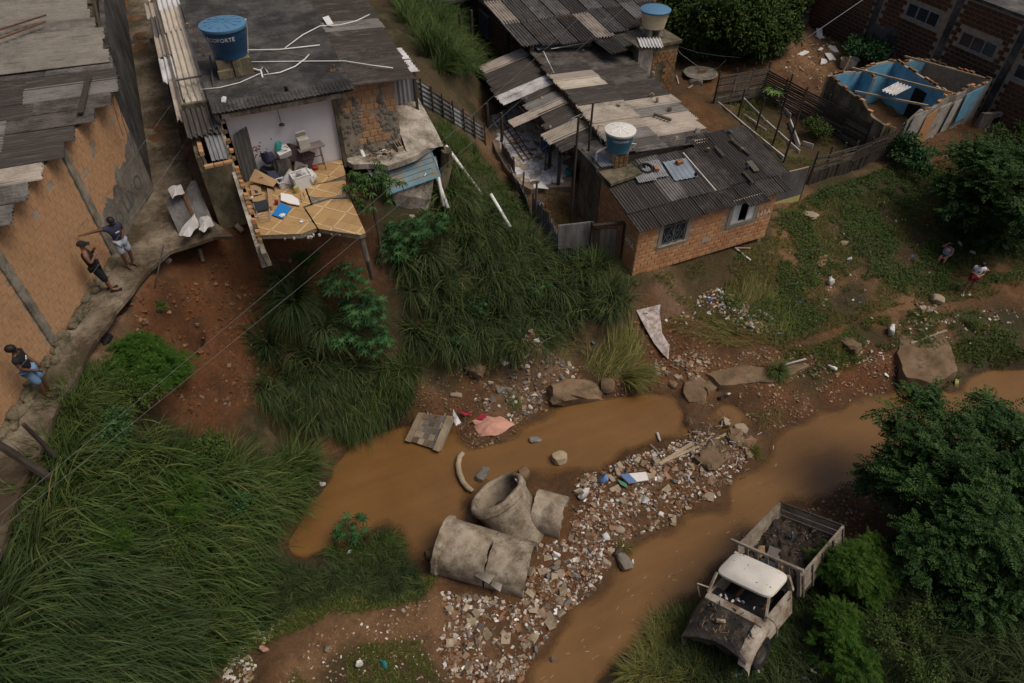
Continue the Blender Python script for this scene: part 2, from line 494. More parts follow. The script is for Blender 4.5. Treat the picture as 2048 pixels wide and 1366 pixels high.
mat_fibre('fibre_white',(.62,.6,.6),(.16,.14,.13),.40,rnd_amt=.25,vs=.1)
mat_stained('zinc',[(.3,(.15,.155,.165)),(.55,(.26,.265,.28)),(.75,(.36,.36,.37))],1.6,stretch=(3,3,.6),rough=.55,bump=.05,dirt=(.14,.10,.07),dirt_amt=.36)
mat_stained('zinc_blue',[(.3,(.16,.19,.225)),(.7,(.25,.29,.335))],1.4,rough=.5,bump=.05)
mat_stained('zinc_dull',[(.3,(.07,.068,.066)),(.55,(.14,.135,.13)),(.75,(.22,.215,.21))],1.2,stretch=(2,2,.5),rough=.65,bump=.1,dirt=(.06,.04,.028),dirt_amt=.4)
mat_stained('door_blue',[(.35,(.10,.17,.20)),(.5,(.155,.235,.265)),(.7,(.22,.29,.31))],1.0,rough=.6,bump=.1,dirt=(.25,.15,.065),dirt_amt=.43,dirt_scale=1.8)
mat_stained('wood_grey',[(.3,(.062,.052,.043)),(.5,(.115,.096,.08)),(.7,(.18,.155,.13))],3,stretch=(4,4,.5),bump=.4)
mat_stained('wood_dark',[(.3,(.03,.024,.019)),(.55,(.062,.05,.04)),(.75,(.1,.083,.066))],3,stretch=(4,4,.5),bump=.4)
mat_stained('wood_pale',[(.3,(.24,.175,.11)),(.55,(.36,.28,.19)),(.75,(.46,.37,.26))],3,stretch=(1,4,4),bump=.3)
mat_stained('board_white',[(.3,(.36,.33,.29)),(.55,(.5,.46,.41)),(.75,(.6,.56,.5))],2,dirt=(.13,.11,.085),dirt_amt=.4,bump=.2)
mat_stained('truck_wood',[(.3,(.15,.125,.095)),(.55,(.27,.23,.18)),(.75,(.36,.315,.25))],3,dirt=(.10,.07,.045),dirt_amt=.42,bump=.3)
mat_stained('truck_white',[(.3,(.62,.57,.49)),(.6,(.72,.68,.61)),(.8,(.77,.74,.68))],1.4,rough=.45,bump=.05,var=0,dirt=(.28,.17,.09),dirt_amt=.27,dirt_scale=2.2,spec=.4)
mat_stained('truck_panel',[(.3,(.32,.28,.22)),(.6,(.48,.43,.36)),(.8,(.58,.53,.46))],1.8,rough=.55,bump=.1,var=0,dirt=(.17,.10,.055),dirt_amt=.47,dirt_scale=1.6,spec=.35)
mat_stained('black_scrap',[(.35,(.018,.017,.018)),(.52,(.035,.031,.028)),(.7,(.075,.06,.046))],2.5,rough=.55,var=.1,bump=.5,spec=.35,dirt=(.12,.085,.05),dirt_amt=.4)
mat_plain('black_plastic',(.018,.018,.02),.4,spots=.3)
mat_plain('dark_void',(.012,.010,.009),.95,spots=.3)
mat_plain('iron',(.05,.045,.04),.6,spots=.4)
mat_plain('rust',(.13,.06,.03),.85,spots=.4)
mat_plain('rubber',(.02,.02,.02),.8,spots=.2)
mat_plain('pvc',(.72,.70,.66),.45,spots=.08,var=.06)
mat_plain('white_paint',(.74,.72,.69),.55,spots=.1,var=.05)
mat_plain('white_plastic',(.68,.67,.65),.4,spots=.1,var=.05)
mat_plain('chalk',(.72,.66,.6),.9,spots=.15,var=0)
mat_plain('tank_blue',(.018,.075,.165),.42,spots=.12,var=0,spec=.4)
mat_plain('lid_blue',(.085,.195,.315),.45,spots=.15,var=0,spec=.4)
mat_plain('tank_teal',(.06,.20,.30),.45,spots=.15,var=0)
mat_plain('lid_white',(.66,.63,.57),.5,spots=.12,var=0)
mat_plain('tank_cream',(.50,.42,.28),.5,spots=.15,var=0)
mat_plain('blue_board',(.02,.19,.52),.4,spots=.08,var=0)
mat_plain('glass_dark',(.03,.036,.045),.12,spots=.2,var=.2,spec=.6)
mat_plain('skin_dark',(.105,.05,.03),.5,spots=.1,var=0)
mat_plain('skin_brown',(.19,.095,.058),.5,spots=.1,var=0)
mat_plain('skin_tan',(.29,.155,.1),.5,spots=.1,var=0)
mat_plain('hair_black',(.012,.010,.010),.6,spots=.2,var=0)
mat_plain('cloth_black',(.014,.014,.017),.85,spots=.2,var=0)
mat_plain('cloth_navy',(.03,.032,.06),.85,spots=.2,var=0)
mat_plain('denim',(.14,.25,.40),.85,spots=.35,var=0,scale=9)
mat_plain('denim_pale',(.34,.37,.45),.85,spots=.25,var=0,scale=9)
mat_plain('cloth_white',(.66,.63,.66),.85,spots=.1,var=0)
mat_plain('cloth_lilac',(.42,.40,.5),.85,spots=.1,var=0)
mat_plain('cloth_red',(.28,.02,.04),.85,spots=.2,var=0)
mat_plain('cloth_pink',(.52,.27,.20),.8,spots=.25,var=0,scale=4)
mat_plain('cloth_yellow',(.42,.36,.14),.6,spots=.25)
mat_plain('cloth_teal',(.03,.2,.2),.6,spots=.2)
mat_plain('plastic_red',(.42,.05,.03),.5,spots=.2)
mat_plain('plastic_orange',(.42,.15,.04),.5,spots=.2)
mat_plain('bag_grey',(.42,.40,.39),.45,spots=.25)
mat_stained('bag_white',[(.3,(.5,.47,.44)),(.6,(.62,.6,.58)),(.8,(.7,.68,.66))],6,var=.12,bump=.3,rough=.5,dirt=(.34,.26,.19),dirt_amt=.33,world_co=True)
mat_plain('bag_blue',(.13,.22,.42),.5,spots=.2)
mat_plain('bag_green',(.10,.26,.17),.5,spots=.2)
mat_plain('card',(.34,.22,.12),.85,spots=.2)
mat_plain('ply_grey',(.16,.135,.12),.8,spots=.25)
mat_plain('maroon',(.06,.032,.034),.6,spots=.25)
mat_stained('stone_grey',[(.3,(.12,.11,.10)),(.6,(.18,.165,.15)),(.8,(.24,.225,.205))],4,var=.25,bump=.4,dirt=(.14,.09,.05),dirt_amt=.42,world_co=True)
mat_plain('stone_tan',(.30,.24,.17),.9,spots=.3,bump=.4,var=.25)
mat_plain('stone_red',(.27,.15,.09),.9,spots=.3,bump=.4,var=.2)
mat_stained('boulder_mud',[(.3,(.10,.062,.035)),(.5,(.19,.125,.075)),(.7,(.27,.185,.12))],1.1,dirt=(.045,.043,.02),dirt_amt=.4,bump=.6)
mat_stained('rock_tan',[(.3,(.22,.165,.105)),(.5,(.33,.26,.175)),(.7,(.42,.35,.25))],1.6,bump=.5)
mat_stained('shard_brick',[(.3,(.26,.12,.06)),(.6,(.36,.17,.085)),(.8,(.42,.22,.12))],5,var=.25,bump=.2,dirt=(.15,.09,.05),dirt_amt=.5,world_co=True)
mat_stained('shard_white',[(.3,(.52,.47,.41)),(.6,(.62,.58,.53)),(.8,(.68,.65,.61))],5,var=.2,bump=.1,dirt=(.28,.19,.12),dirt_amt=.45,world_co=True)
mat_stained('shard_beige',[(.3,(.28,.205,.14)),(.6,(.37,.285,.205)),(.8,(.44,.36,.28))],5,var=.25,bump=.2,dirt=(.17,.105,.06),dirt_amt=.48,world_co=True)
mat_stained('scarp_earth',[(.3,(.09,.04,.018)),(.6,(.16,.07,.03)),(.8,(.22,.1,.045))],3,bump=.6)
mat_plain('tyre',(.018,.017,.017),.85,spots=.3,var=0)
mat_plain('wire',(.30,.30,.31),.5,spots=.1,var=.1)
mat_plain('steel_wire',(.14,.14,.14),.5,spots=.1,var=.1)
mat_plain('cable',(.03,.03,.035),.5,spots=.1,var=.1)
mat_plain('bark',(.10,.075,.052),.9,spots=.4,bump=.5)
mat_plain('straw',(.26,.2,.1),.9,spots=.3,var=.2)
mat_stained('window_frame',[(.3,(.10,.105,.11)),(.7,(.22,.225,.23))],3,rough=.6,bump=.05)
mat_stained('mosaic',[(.3,(.5,.48,.48)),(.55,(.66,.64,.65)),(.75,(.74,.72,.74))],1.5,rough=.45,var=.14,bump=.05,dirt=(.34,.27,.19),dirt_amt=.3)
mat_stained('mosaic_tan',[(.3,(.3,.25,.18)),(.7,(.5,.42,.32))],1.5,rough=.5,var=.2,bump=.05)
mat_stained('grout',[(.3,(.16,.12,.085)),(.7,(.27,.21,.16))],3,bump=.3,var=0)
mat_stained('bed_soil',[(.3,(.02,.017,.015)),(.5,(.05,.037,.026)),(.7,(.11,.075,.045))],1.6,bump=.8,bscale=14,dirt=(.018,.018,.02),dirt_amt=.45)
mat_stained('woven',[(.3,(.26,.2,.17)),(.5,(.42,.37,.35)),(.75,(.55,.51,.5))],7,bump=.6,dirt=(.2,.13,.09),dirt_amt=.45,dirt_scale=4)
m,nt,b=_new('tile_parquet');k=NB(nt)
o=k.coord();g=k.noise(k.mapv(o,(2,2,1)),9,5,.6)
wv=k.n('ShaderNodeTexWave',wave_type='BANDS',bands_direction='DIAGONAL');wv.inputs['Scale'].default_value=7;wv.inputs['Distortion'].default_value=3;wv.inputs['Detail'].default_value=3
k.l(o,wv.inputs['Vector'])
c=k.mix(g,(.34,.205,.085),(.46,.30,.145));c=k.mix(k.math('MULTIPLY',wv.outputs['Fac'],.35),c,(.27,.15,.06))
c=k.hsv(c,v=k.math('ADD',k.math('MULTIPLY',k.rnd(),.22),.92))
d=k.noise(k.pos(),1.6,8,.72);c=k.mix(k.ramp(d,[(.58,0.0),(.72,.75)]),c,(.13,.085,.045))
k.l(c,b.inputs['Base Color']);b.inputs['Roughness'].default_value=.4;b.inputs['Specular IOR Level'].default_value=.35
mat_plain('tile_band',(.52,.38,.21),.45,spots=.12,var=.1)
mat_leaf('grass_tall',(.020,.042,.009),(.115,.15,.045),.6,spec=.08,dead=.955)
mat_leaf('grass_blue',(.017,.034,.011),(.095,.122,.048),.6,spec=.08,dead=.96)
mat_leaf('grass_short',(.045,.072,.012),(.14,.15,.036),.6,dead=.9)
mat_leaf('grass_dry',(.10,.115,.025),(.27,.245,.085),.7)
mat_leaf('leaf_castor',(.022,.07,.022),(.065,.135,.045),.5)
mat_leaf('leaf_mango',(.02,.055,.012),(.055,.105,.025),.45)
mat_leaf('leaf_tree',(.018,.042,.007),(.075,.105,.018),.55)
mat_leaf('leaf_dark',(.014,.04,.008),(.05,.095,.02),.5)
mat_leaf('leaf_acacia',(.018,.055,.006),(.075,.135,.016),.6)
mat_leaf('leaf_bright',(.11,.2,.05),(.2,.32,.10),.5)
mat_leaf('leaf_olive',(.03,.062,.012),(.085,.12,.028),.55)
# -- the lie of the land: sight lines with a height and the earth they show
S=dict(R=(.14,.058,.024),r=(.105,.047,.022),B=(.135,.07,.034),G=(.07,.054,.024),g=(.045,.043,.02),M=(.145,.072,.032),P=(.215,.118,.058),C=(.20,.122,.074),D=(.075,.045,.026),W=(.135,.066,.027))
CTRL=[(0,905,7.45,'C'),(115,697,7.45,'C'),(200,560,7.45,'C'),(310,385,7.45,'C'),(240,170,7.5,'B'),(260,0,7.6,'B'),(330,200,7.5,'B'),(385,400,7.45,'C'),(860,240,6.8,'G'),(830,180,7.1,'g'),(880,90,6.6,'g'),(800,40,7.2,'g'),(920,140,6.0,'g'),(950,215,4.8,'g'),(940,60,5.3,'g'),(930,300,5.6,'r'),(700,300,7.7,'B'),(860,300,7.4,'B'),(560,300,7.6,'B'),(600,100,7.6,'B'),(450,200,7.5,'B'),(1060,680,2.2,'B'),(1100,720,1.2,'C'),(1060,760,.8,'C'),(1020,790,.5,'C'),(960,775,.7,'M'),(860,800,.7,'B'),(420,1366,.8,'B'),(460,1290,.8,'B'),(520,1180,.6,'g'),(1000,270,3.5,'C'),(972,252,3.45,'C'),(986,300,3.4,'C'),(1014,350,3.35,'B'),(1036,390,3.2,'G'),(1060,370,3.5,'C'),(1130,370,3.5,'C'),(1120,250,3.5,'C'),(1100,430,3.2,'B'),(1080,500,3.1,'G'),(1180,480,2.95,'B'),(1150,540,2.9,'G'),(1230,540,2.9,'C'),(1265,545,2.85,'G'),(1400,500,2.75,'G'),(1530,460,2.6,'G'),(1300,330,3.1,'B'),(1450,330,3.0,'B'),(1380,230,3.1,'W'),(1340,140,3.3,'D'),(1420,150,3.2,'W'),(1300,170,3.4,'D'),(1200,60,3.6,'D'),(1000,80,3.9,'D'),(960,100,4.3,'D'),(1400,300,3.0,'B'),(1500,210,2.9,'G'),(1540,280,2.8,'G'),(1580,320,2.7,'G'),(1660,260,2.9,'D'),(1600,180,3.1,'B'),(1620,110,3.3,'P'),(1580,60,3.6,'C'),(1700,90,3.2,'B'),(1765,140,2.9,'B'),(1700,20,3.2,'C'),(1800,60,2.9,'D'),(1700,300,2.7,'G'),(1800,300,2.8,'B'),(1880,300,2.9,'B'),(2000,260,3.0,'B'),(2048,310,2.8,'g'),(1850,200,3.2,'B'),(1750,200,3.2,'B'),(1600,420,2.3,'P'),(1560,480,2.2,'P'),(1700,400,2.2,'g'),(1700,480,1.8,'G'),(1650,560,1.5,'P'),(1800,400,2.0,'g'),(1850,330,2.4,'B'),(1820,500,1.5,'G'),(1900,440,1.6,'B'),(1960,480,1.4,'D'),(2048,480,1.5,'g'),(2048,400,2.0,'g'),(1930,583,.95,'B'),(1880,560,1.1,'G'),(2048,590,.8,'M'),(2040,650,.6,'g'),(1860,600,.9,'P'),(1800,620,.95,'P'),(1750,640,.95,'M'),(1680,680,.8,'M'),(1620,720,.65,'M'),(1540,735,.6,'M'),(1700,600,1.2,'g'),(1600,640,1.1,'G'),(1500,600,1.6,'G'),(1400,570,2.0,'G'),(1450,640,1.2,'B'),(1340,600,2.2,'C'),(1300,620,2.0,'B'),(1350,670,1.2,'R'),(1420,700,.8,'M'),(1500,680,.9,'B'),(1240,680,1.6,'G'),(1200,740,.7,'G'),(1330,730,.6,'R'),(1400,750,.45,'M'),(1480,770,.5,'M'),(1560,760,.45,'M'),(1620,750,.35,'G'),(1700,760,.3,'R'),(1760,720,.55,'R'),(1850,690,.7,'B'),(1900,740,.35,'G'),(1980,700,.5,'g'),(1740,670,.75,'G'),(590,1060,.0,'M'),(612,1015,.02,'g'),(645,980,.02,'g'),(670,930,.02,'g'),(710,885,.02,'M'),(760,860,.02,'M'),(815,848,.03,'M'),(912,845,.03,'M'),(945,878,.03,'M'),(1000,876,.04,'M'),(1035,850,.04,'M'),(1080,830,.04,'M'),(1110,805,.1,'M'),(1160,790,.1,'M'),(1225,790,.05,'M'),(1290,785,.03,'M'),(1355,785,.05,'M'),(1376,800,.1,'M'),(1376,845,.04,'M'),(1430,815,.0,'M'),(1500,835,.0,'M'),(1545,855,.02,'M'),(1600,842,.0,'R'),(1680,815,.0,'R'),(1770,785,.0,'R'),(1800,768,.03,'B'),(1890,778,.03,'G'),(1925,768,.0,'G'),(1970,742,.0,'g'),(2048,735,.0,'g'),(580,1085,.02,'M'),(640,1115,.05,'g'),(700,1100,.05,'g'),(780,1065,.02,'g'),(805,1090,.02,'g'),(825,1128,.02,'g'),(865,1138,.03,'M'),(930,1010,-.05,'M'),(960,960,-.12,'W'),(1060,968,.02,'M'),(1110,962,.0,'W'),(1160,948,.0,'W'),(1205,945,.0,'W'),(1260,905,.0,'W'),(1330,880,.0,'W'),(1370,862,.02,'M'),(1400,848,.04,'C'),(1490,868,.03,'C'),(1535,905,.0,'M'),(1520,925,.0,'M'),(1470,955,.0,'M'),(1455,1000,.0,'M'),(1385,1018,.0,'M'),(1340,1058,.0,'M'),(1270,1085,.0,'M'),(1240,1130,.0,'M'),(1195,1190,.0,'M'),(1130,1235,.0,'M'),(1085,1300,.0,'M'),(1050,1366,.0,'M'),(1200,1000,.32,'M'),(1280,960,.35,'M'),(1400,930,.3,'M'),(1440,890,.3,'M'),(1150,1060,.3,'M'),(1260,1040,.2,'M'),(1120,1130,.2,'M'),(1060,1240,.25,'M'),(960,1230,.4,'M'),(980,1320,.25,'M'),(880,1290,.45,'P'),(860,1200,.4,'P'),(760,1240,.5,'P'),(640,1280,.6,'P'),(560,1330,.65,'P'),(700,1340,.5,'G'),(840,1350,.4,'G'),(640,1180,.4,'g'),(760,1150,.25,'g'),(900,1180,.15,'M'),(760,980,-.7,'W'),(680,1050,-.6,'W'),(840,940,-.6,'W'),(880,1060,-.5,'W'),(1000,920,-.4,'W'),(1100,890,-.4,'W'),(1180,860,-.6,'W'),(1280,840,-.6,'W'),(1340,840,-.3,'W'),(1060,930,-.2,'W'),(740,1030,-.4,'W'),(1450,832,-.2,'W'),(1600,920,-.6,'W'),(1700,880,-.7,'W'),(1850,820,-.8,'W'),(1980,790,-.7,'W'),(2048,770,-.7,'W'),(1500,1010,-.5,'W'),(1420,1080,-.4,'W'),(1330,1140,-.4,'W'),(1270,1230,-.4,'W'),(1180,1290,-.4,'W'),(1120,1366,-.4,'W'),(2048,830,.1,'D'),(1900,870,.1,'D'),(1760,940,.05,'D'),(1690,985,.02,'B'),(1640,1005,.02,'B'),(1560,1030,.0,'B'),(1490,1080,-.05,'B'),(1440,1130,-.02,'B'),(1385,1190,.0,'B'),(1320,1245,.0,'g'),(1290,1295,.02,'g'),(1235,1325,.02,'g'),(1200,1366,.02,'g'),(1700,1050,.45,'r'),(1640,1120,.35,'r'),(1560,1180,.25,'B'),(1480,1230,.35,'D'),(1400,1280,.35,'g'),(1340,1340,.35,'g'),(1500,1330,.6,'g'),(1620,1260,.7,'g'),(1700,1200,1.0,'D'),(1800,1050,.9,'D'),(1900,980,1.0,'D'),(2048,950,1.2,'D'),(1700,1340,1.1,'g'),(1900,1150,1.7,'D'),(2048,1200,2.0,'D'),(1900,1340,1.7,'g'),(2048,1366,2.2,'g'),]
_far=[(-60,-20,9),(-60,30,9),(-60,80,10),(0,90,9),(50,90,8),(110,70,7),(110,20,4),(110,-30,5),(50,-40,5),(0,-40,3),(-30,-40,5),(-30,60,8),(-15,40,8),(-14,25,7.8),(-12,12,7.5),(-10,4,6.5),(-6,-2,3.5),(0,-4,.6),(5,-6,-.5),(9,-6,-.5),(14,-4,1.2),(22,-6,3),(34,-4,3),(40,4,-.5),(48,6,-.5),(44,16,2),(45,26,3),(38,36,3.2),(28,44,4),(14,46,5),(5,44,7.5),(60,7,-.5),(60,20,3),(60,-6,3)]
_W3=[]
for t in np.arange(-.5,13.1,.7):
 ex,ey=-2.55-.388*t,19.4-.922*t
 D=float(np.interp(t,[0,2,4,6,8,10,13],[4.4,4.2,3.7,3.4,3.0,2.5,2.4]))
 redz=t<4.6
 for q,z in((-.5,7.4),(-.12,7.35),(.05,6.75),(.12,6.2),(.25,5.2),(.42,3.9),(.6,2.6),(.78,1.4),(.95,.5)):
  if(t<.9 and q>.1)or(t<2.4 and q>.3)or(t<3.2 and q>.7):continue
  k_='C' if q<0 else('R' if redz and(q<.5 or t<2.5)else('R' if q<.1 and t<6.5 else 'g'))
  _W3.append((ex+.922*D*q,ey-.388*D*q,z if q<.9 else max(z,.55 if t>8 else .3),k_))
for x_,prof in((-1.2,((20.4,7.3),(19.9,7.2),(19.4,6.2),(18.6,5.0),(17.7,3.6),(16.8,2.4),(15.9,1.5))),(.2,((20.2,7.2),(19.6,6.6),(18.9,5.5),(18.1,4.2),(17.3,2.9),(16.5,1.5),(15.7,.5))),(1.6,((20.4,7.0),(19.4,6.4),(18.7,5.4),(17.9,4.0),(17.2,2.6),(16.6,1.1),(16.3,.3))),(3.0,((20.6,7.0),(19.6,6.3),(18.8,5.3),(18.0,4.0),(17.2,2.5),(16.5,1.0),(16.1,.3))),(4.6,((21.4,7.2),(20.4,6.4),(19.4,5.1),(18.4,3.7),(17.5,2.3),(16.8,1.2))),(6.4,((21.6,7.0),(20.6,6.0),(19.5,4.9),(18.4,3.6),(17.3,2.2),(16.5,1.1))),(8.3,((22.6,6.0),(21.2,5.1),(20.0,4.3),(18.8,3.4),(17.6,2.4),(16.6,1.3))),(10.2,((22.4,4.4),(21.0,3.9),(19.6,3.4),(18.2,2.7),(17.0,1.8)))):
 for y_,z_ in prof:
  _W3.append((x_,y_,z_,('R' if x_<2.2 and z_>1.6 else 'r' if x_<4 and z_>5 else 'g' if z_>1 else 'M')))
_P=[];_Z=[];_K=[]
for u,v,z,kx in CTRL:
 p=at(u,v,z);_P.append((p[0],p[1]));_Z.append(z);_K.append(S[kx])
for x,y,z,kx in _W3:
 if min((x-q[0])**2+(y-q[1])**2 for q in _P)<.34**2 and not(z>5):continue
 _P.append((x,y));_Z.append(z);_K.append(S[kx])
for x,y,z in _far:_P.append((x,y));_Z.append(z);_K.append(S['B'])
_P=np.array(_P);_Z=np.array(_Z);_K=np.array(_K)
_D=np.sqrt(((_P[:,None]-_P[None])**2).sum(-1)+.02)
_n=len(_P)
_A=np.zeros((_n+1,_n+1));_A[:_n,:_n]=-_D-np.eye(_n)*.12;_A[:_n,_n]=1;_A[_n,:_n]=1
_W=np.linalg.solve(_A,np.append(_Z,0))
def _fbm(x,y,s,seed):
 """cheap value noise on the grid of world metres"""
 r=np.random.default_rng(seed);T=r.random((256,256))
 X,Y=x/s,y/s;xi,yi=np.floor(X).astype(int),np.floor(Y).astype(int);fx,fy=X-xi,Y-yi
 fx=fx*fx*(3-2*fx);fy=fy*fy*(3-2*fy)
 g=lambda a,b:T[a%256,b%256]
 return(g(xi,yi)*(1-fx)+g(xi+1,yi)*fx)*(1-fy)+(g(xi,yi+1)*(1-fx)+g(xi+1,yi+1)*fx)*fy-.5
def height_raw(x,y):
 x=np.asarray(x,float).ravel();y=np.asarray(y,float).ravel();out=np.empty(len(x))
 for i in range(0,len(x),8000):
  d=np.sqrt((x[i:i+8000,None]-_P[:,0])**2+(y[i:i+8000,None]-_P[:,1])**2+.02)
  out[i:i+8000]=-d@_W[:_n]+_W[_n]
 n=.12*_fbm(x,y,1.1,1)+.11*_fbm(x,y,.45,2)+.06*_fbm(x,y,.21,3)
 q=.39*x+.92*y;n=n-.16*np.clip((out-1.2)/2,0,1)*np.abs(_fbm(q+.5*_fbm(x,y,.7,5),q*0+.3*(x-y),.55,6))*2
 steep=np.clip(out/2.5,.85,1.5)
 return out+n*1.1*steep
def _axis(a,b,step,lo,hi):
 core=np.arange(a,b,step);l=[a];s=step
 while l[-1]>lo:s*=1.35;l.append(l[-1]-s)
 r=[core[-1]];s=step
 while r[-1]<hi:s*=1.35;r.append(r[-1]+s)
 return np.concatenate([np.array(l[1:])[::-1],core,np.array(r[1:])])
GX=_axis(-10.0,40.0,.15,-120,220);GY=_axis(1.5,40.0,.15,-60,220)
_gx,_gy=np.meshgrid(GX,GY)
GZ=height_raw(_gx,_gy).reshape(_gx.shape)
_t=(_gx+2.55)*-.388+(_gy-19.4)*-.922;_dd=(_gx+2.55)*.922-(_gy-19.4)*.388
_cap=np.where(_dd<0,7.38,7.38-1.9*np.minimum(_dd,2.6))
GZ=np.where((_t>.6)&(_t<14)&(_dd>-3.5)&(_dd<3.4),np.minimum(GZ,_cap),GZ)
def hz(x,y):
 """ground height, bilinear"""
 x=np.atleast_1d(np.asarray(x,float));y=np.atleast_1d(np.asarray(y,float))
 i=np.clip(np.searchsorted(GX,x)-1,0,len(GX)-2);j=np.clip(np.searchsorted(GY,y)-1,0,len(GY)-2)
 fx=np.clip((x-GX[i])/(GX[i+1]-GX[i]),0,1);fy=np.clip((y-GY[j])/(GY[j+1]-GY[j]),0,1)
 return(GZ[j,i]*(1-fx)+GZ[j,i+1]*fx)*(1-fy)+(GZ[j+1,i]*(1-fx)+GZ[j+1,i+1]*fx)*fy
def h1(x,y):return float(hz(x,y)[0])
def gnd(u,v,lift=0.0):
 """where the sight line through a photo point meets the ground (or the water)"""
 r=ray(u,v);r=r/np.linalg.norm(r)
 t=np.arange(10,90,.06);P=CAM+t[:,None]*r
 b=P[:,2]<np.maximum(hz(P[:,0],P[:,1]),0.0)
 k=int(np.argmax(b))if b.any()else len(t)-1
 a0,b0=t[max(k-1,0)],t[k]
 for _ in range(6):
  m_=(a0+b0)/2;p=CAM+m_*r
  if p[2]<max(h1(p[0],p[1]),0.0):b0=m_
  else:a0=m_
 p=CAM+b0*r;p[2]+=lift
 return Vector(p.tolist())
nx,ny=len(GX),len(GY)
V=np.stack([_gx.ravel(),_gy.ravel(),GZ.ravel()],1)
ii=(np.arange(ny-1)[:,None]*nx+np.arange(nx-1)[None]).ravel()
F=np.stack([ii,ii+1,ii+nx+1,ii+nx],1)
me=np_mesh('ground',V,F,[],smooth=True)
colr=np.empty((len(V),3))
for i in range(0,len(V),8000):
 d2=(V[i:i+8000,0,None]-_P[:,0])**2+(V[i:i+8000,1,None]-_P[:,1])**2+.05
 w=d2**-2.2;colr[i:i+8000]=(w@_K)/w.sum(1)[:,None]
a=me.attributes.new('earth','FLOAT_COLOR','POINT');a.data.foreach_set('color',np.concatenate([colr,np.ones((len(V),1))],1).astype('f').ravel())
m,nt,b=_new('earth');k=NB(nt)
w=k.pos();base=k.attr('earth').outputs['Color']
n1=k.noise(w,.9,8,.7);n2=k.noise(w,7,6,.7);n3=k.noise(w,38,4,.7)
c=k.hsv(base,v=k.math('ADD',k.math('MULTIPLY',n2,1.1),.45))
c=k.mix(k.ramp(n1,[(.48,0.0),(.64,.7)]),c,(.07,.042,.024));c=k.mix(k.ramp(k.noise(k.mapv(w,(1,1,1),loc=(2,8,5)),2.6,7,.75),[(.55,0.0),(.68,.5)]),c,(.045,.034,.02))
c=k.mix(k.ramp(k.noise(k.mapv(w,(1,1,1),loc=(9,4,2)),.7,8,.72),[(.54,0.0),(.7,.45)]),c,(.26,.16,.09))
peb=k.n('ShaderNodeTexVoronoi');peb.inputs['Scale'].default_value=16;k.l(w,peb.inputs['Vector'])
c=k.mix(k.math('MULTIPLY',k.ramp(peb.outputs['Distance'],[(.10,1.0),(.2,0.0)]),k.ramp(n3,[(.52,0.0),(.62,.6)])),c,(.34,.26,.19))
sep=k.n('ShaderNodeSeparateXYZ');k.l(w,sep.inputs[0])
wet=k.ramp(k.math('ADD',sep.outputs['Z'],k.math('MULTIPLY',k.math('SUBTRACT',n2,.5),.2)),[(.02,1.0),(.22,0.0)])
c=k.mix(k.math('MULTIPLY',wet,.55),c,(.075,.042,.022))
k.l(c,b.inputs['Base Color']);k.l(k.math('SUBTRACT',.95,k.math('MULTIPLY',wet,.4)),b.inputs['Roughness']);b.inputs['Specular IOR Level'].default_value=.2
k.bump(k.math('ADD',k.math('MULTIPLY',n2,.8),k.math('MULTIPLY',n3,.6)),1.0,.08,b)
me.materials.append(m)
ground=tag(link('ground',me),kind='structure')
m,nt,b=_new('muddy_water');k=NB(nt)
w=k.pos()
f=k.math('ADD',k.math('MULTIPLY',k.noise(w,.35,5,.6,.6),.55),k.math('MULTIPLY',k.noise(k.mapv(w,(.16,1.5,1),rot=(0,0,-.22)),1.3,6,.65,.5),.45))
c=k.ramp(f,[(.3,(.125,.064,.023)),(.5,(.165,.085,.029)),(.7,(.2,.106,.037))])
k.l(c,b.inputs['Base Color']);b.inputs['Roughness'].default_value=.2;b.inputs['Specular IOR Level'].default_value=.3
rip=k.math('ADD',k.math('MULTIPLY',k.noise(k.mapv(w,(1,.6,1),rot=(0,0,.9)),3.0,4,.6,1.2),.7),k.math('MULTIPLY',k.noise(w,14,3,.6,.4),.3))
k.bump(rip,.16,.05,b)
WX=_axis(-3.5,27.5,.16,-6,90);WY=_axis(3.0,19.5,.16,-20,30)
wx,wy=np.meshgrid(WX,WY);nwx,nwy=len(WX),len(WY)
V=np.stack([wx.ravel(),wy.ravel(),np.zeros(nwx*nwy)],1)
ii=(np.arange(nwy-1)[:,None]*nwx+np.arange(nwx-1)[None]).ravel()
me=np_mesh('river_water',V,np.stack([ii,ii+1,ii+nwx+1,ii+nwx],1),'muddy_water',smooth=True)
at_=me.attributes.new('depth','FLOAT','POINT');at_.data.foreach_set('value',(-hz(V[:,0],V[:,1])).astype('f'))
dp=k.attr('depth').outputs['Fac'];al=k.ramp(k.math('ADD',dp,k.math('MULTIPLY',k.math('SUBTRACT',k.noise(w,5,4,.6),.5),.05)),[(0.0,.12),(.055,.6),(.14,1.0)])
k.l(al,b.inputs['Alpha'])
water=tag(link('river_water',me),kind='structure')
edge_px=[(470,478),(430,480),(385,495),(345,508),(318,530),(300,548),(286,566),(262,596),(236,630),(222,652),(204,676),(186,704),(170,735),(150,770),(128,806),(112,842),(96,880),(80,915),(55,965),(30,1030),(12,1090),(0,1130)]
edge=[at(u+random.uniform(-3,3),v,7.5)for u,v in edge_px]
inner=[at(u,v,7.5)for u,v in[(0,905),(115,697),(200,560),(310,385)]]
poly=[(p[0],p[1])for p in edge]+[(-7.9,8.5),(-8.6,8.8)]+[(inner[0][0]-1.2,inner[0][1]-2.8)]+[(p[0],p[1])for p in inner]+[(-2.75,24.5),(-3.4,32),(-3.4,44),(-1.4,44),(-1.5,31),(-1.45,24.0),(-1.3,20.6)]
bm=bmesh.new()
vs=[bm.verts.new((x,y,7.5))for x,y in poly]
fa=bm.faces.new(vs)
bmesh.ops.triangulate(bm,faces=[fa])
r_=bmesh.ops.extrude_face_region(bm,geom=bm.faces[:])
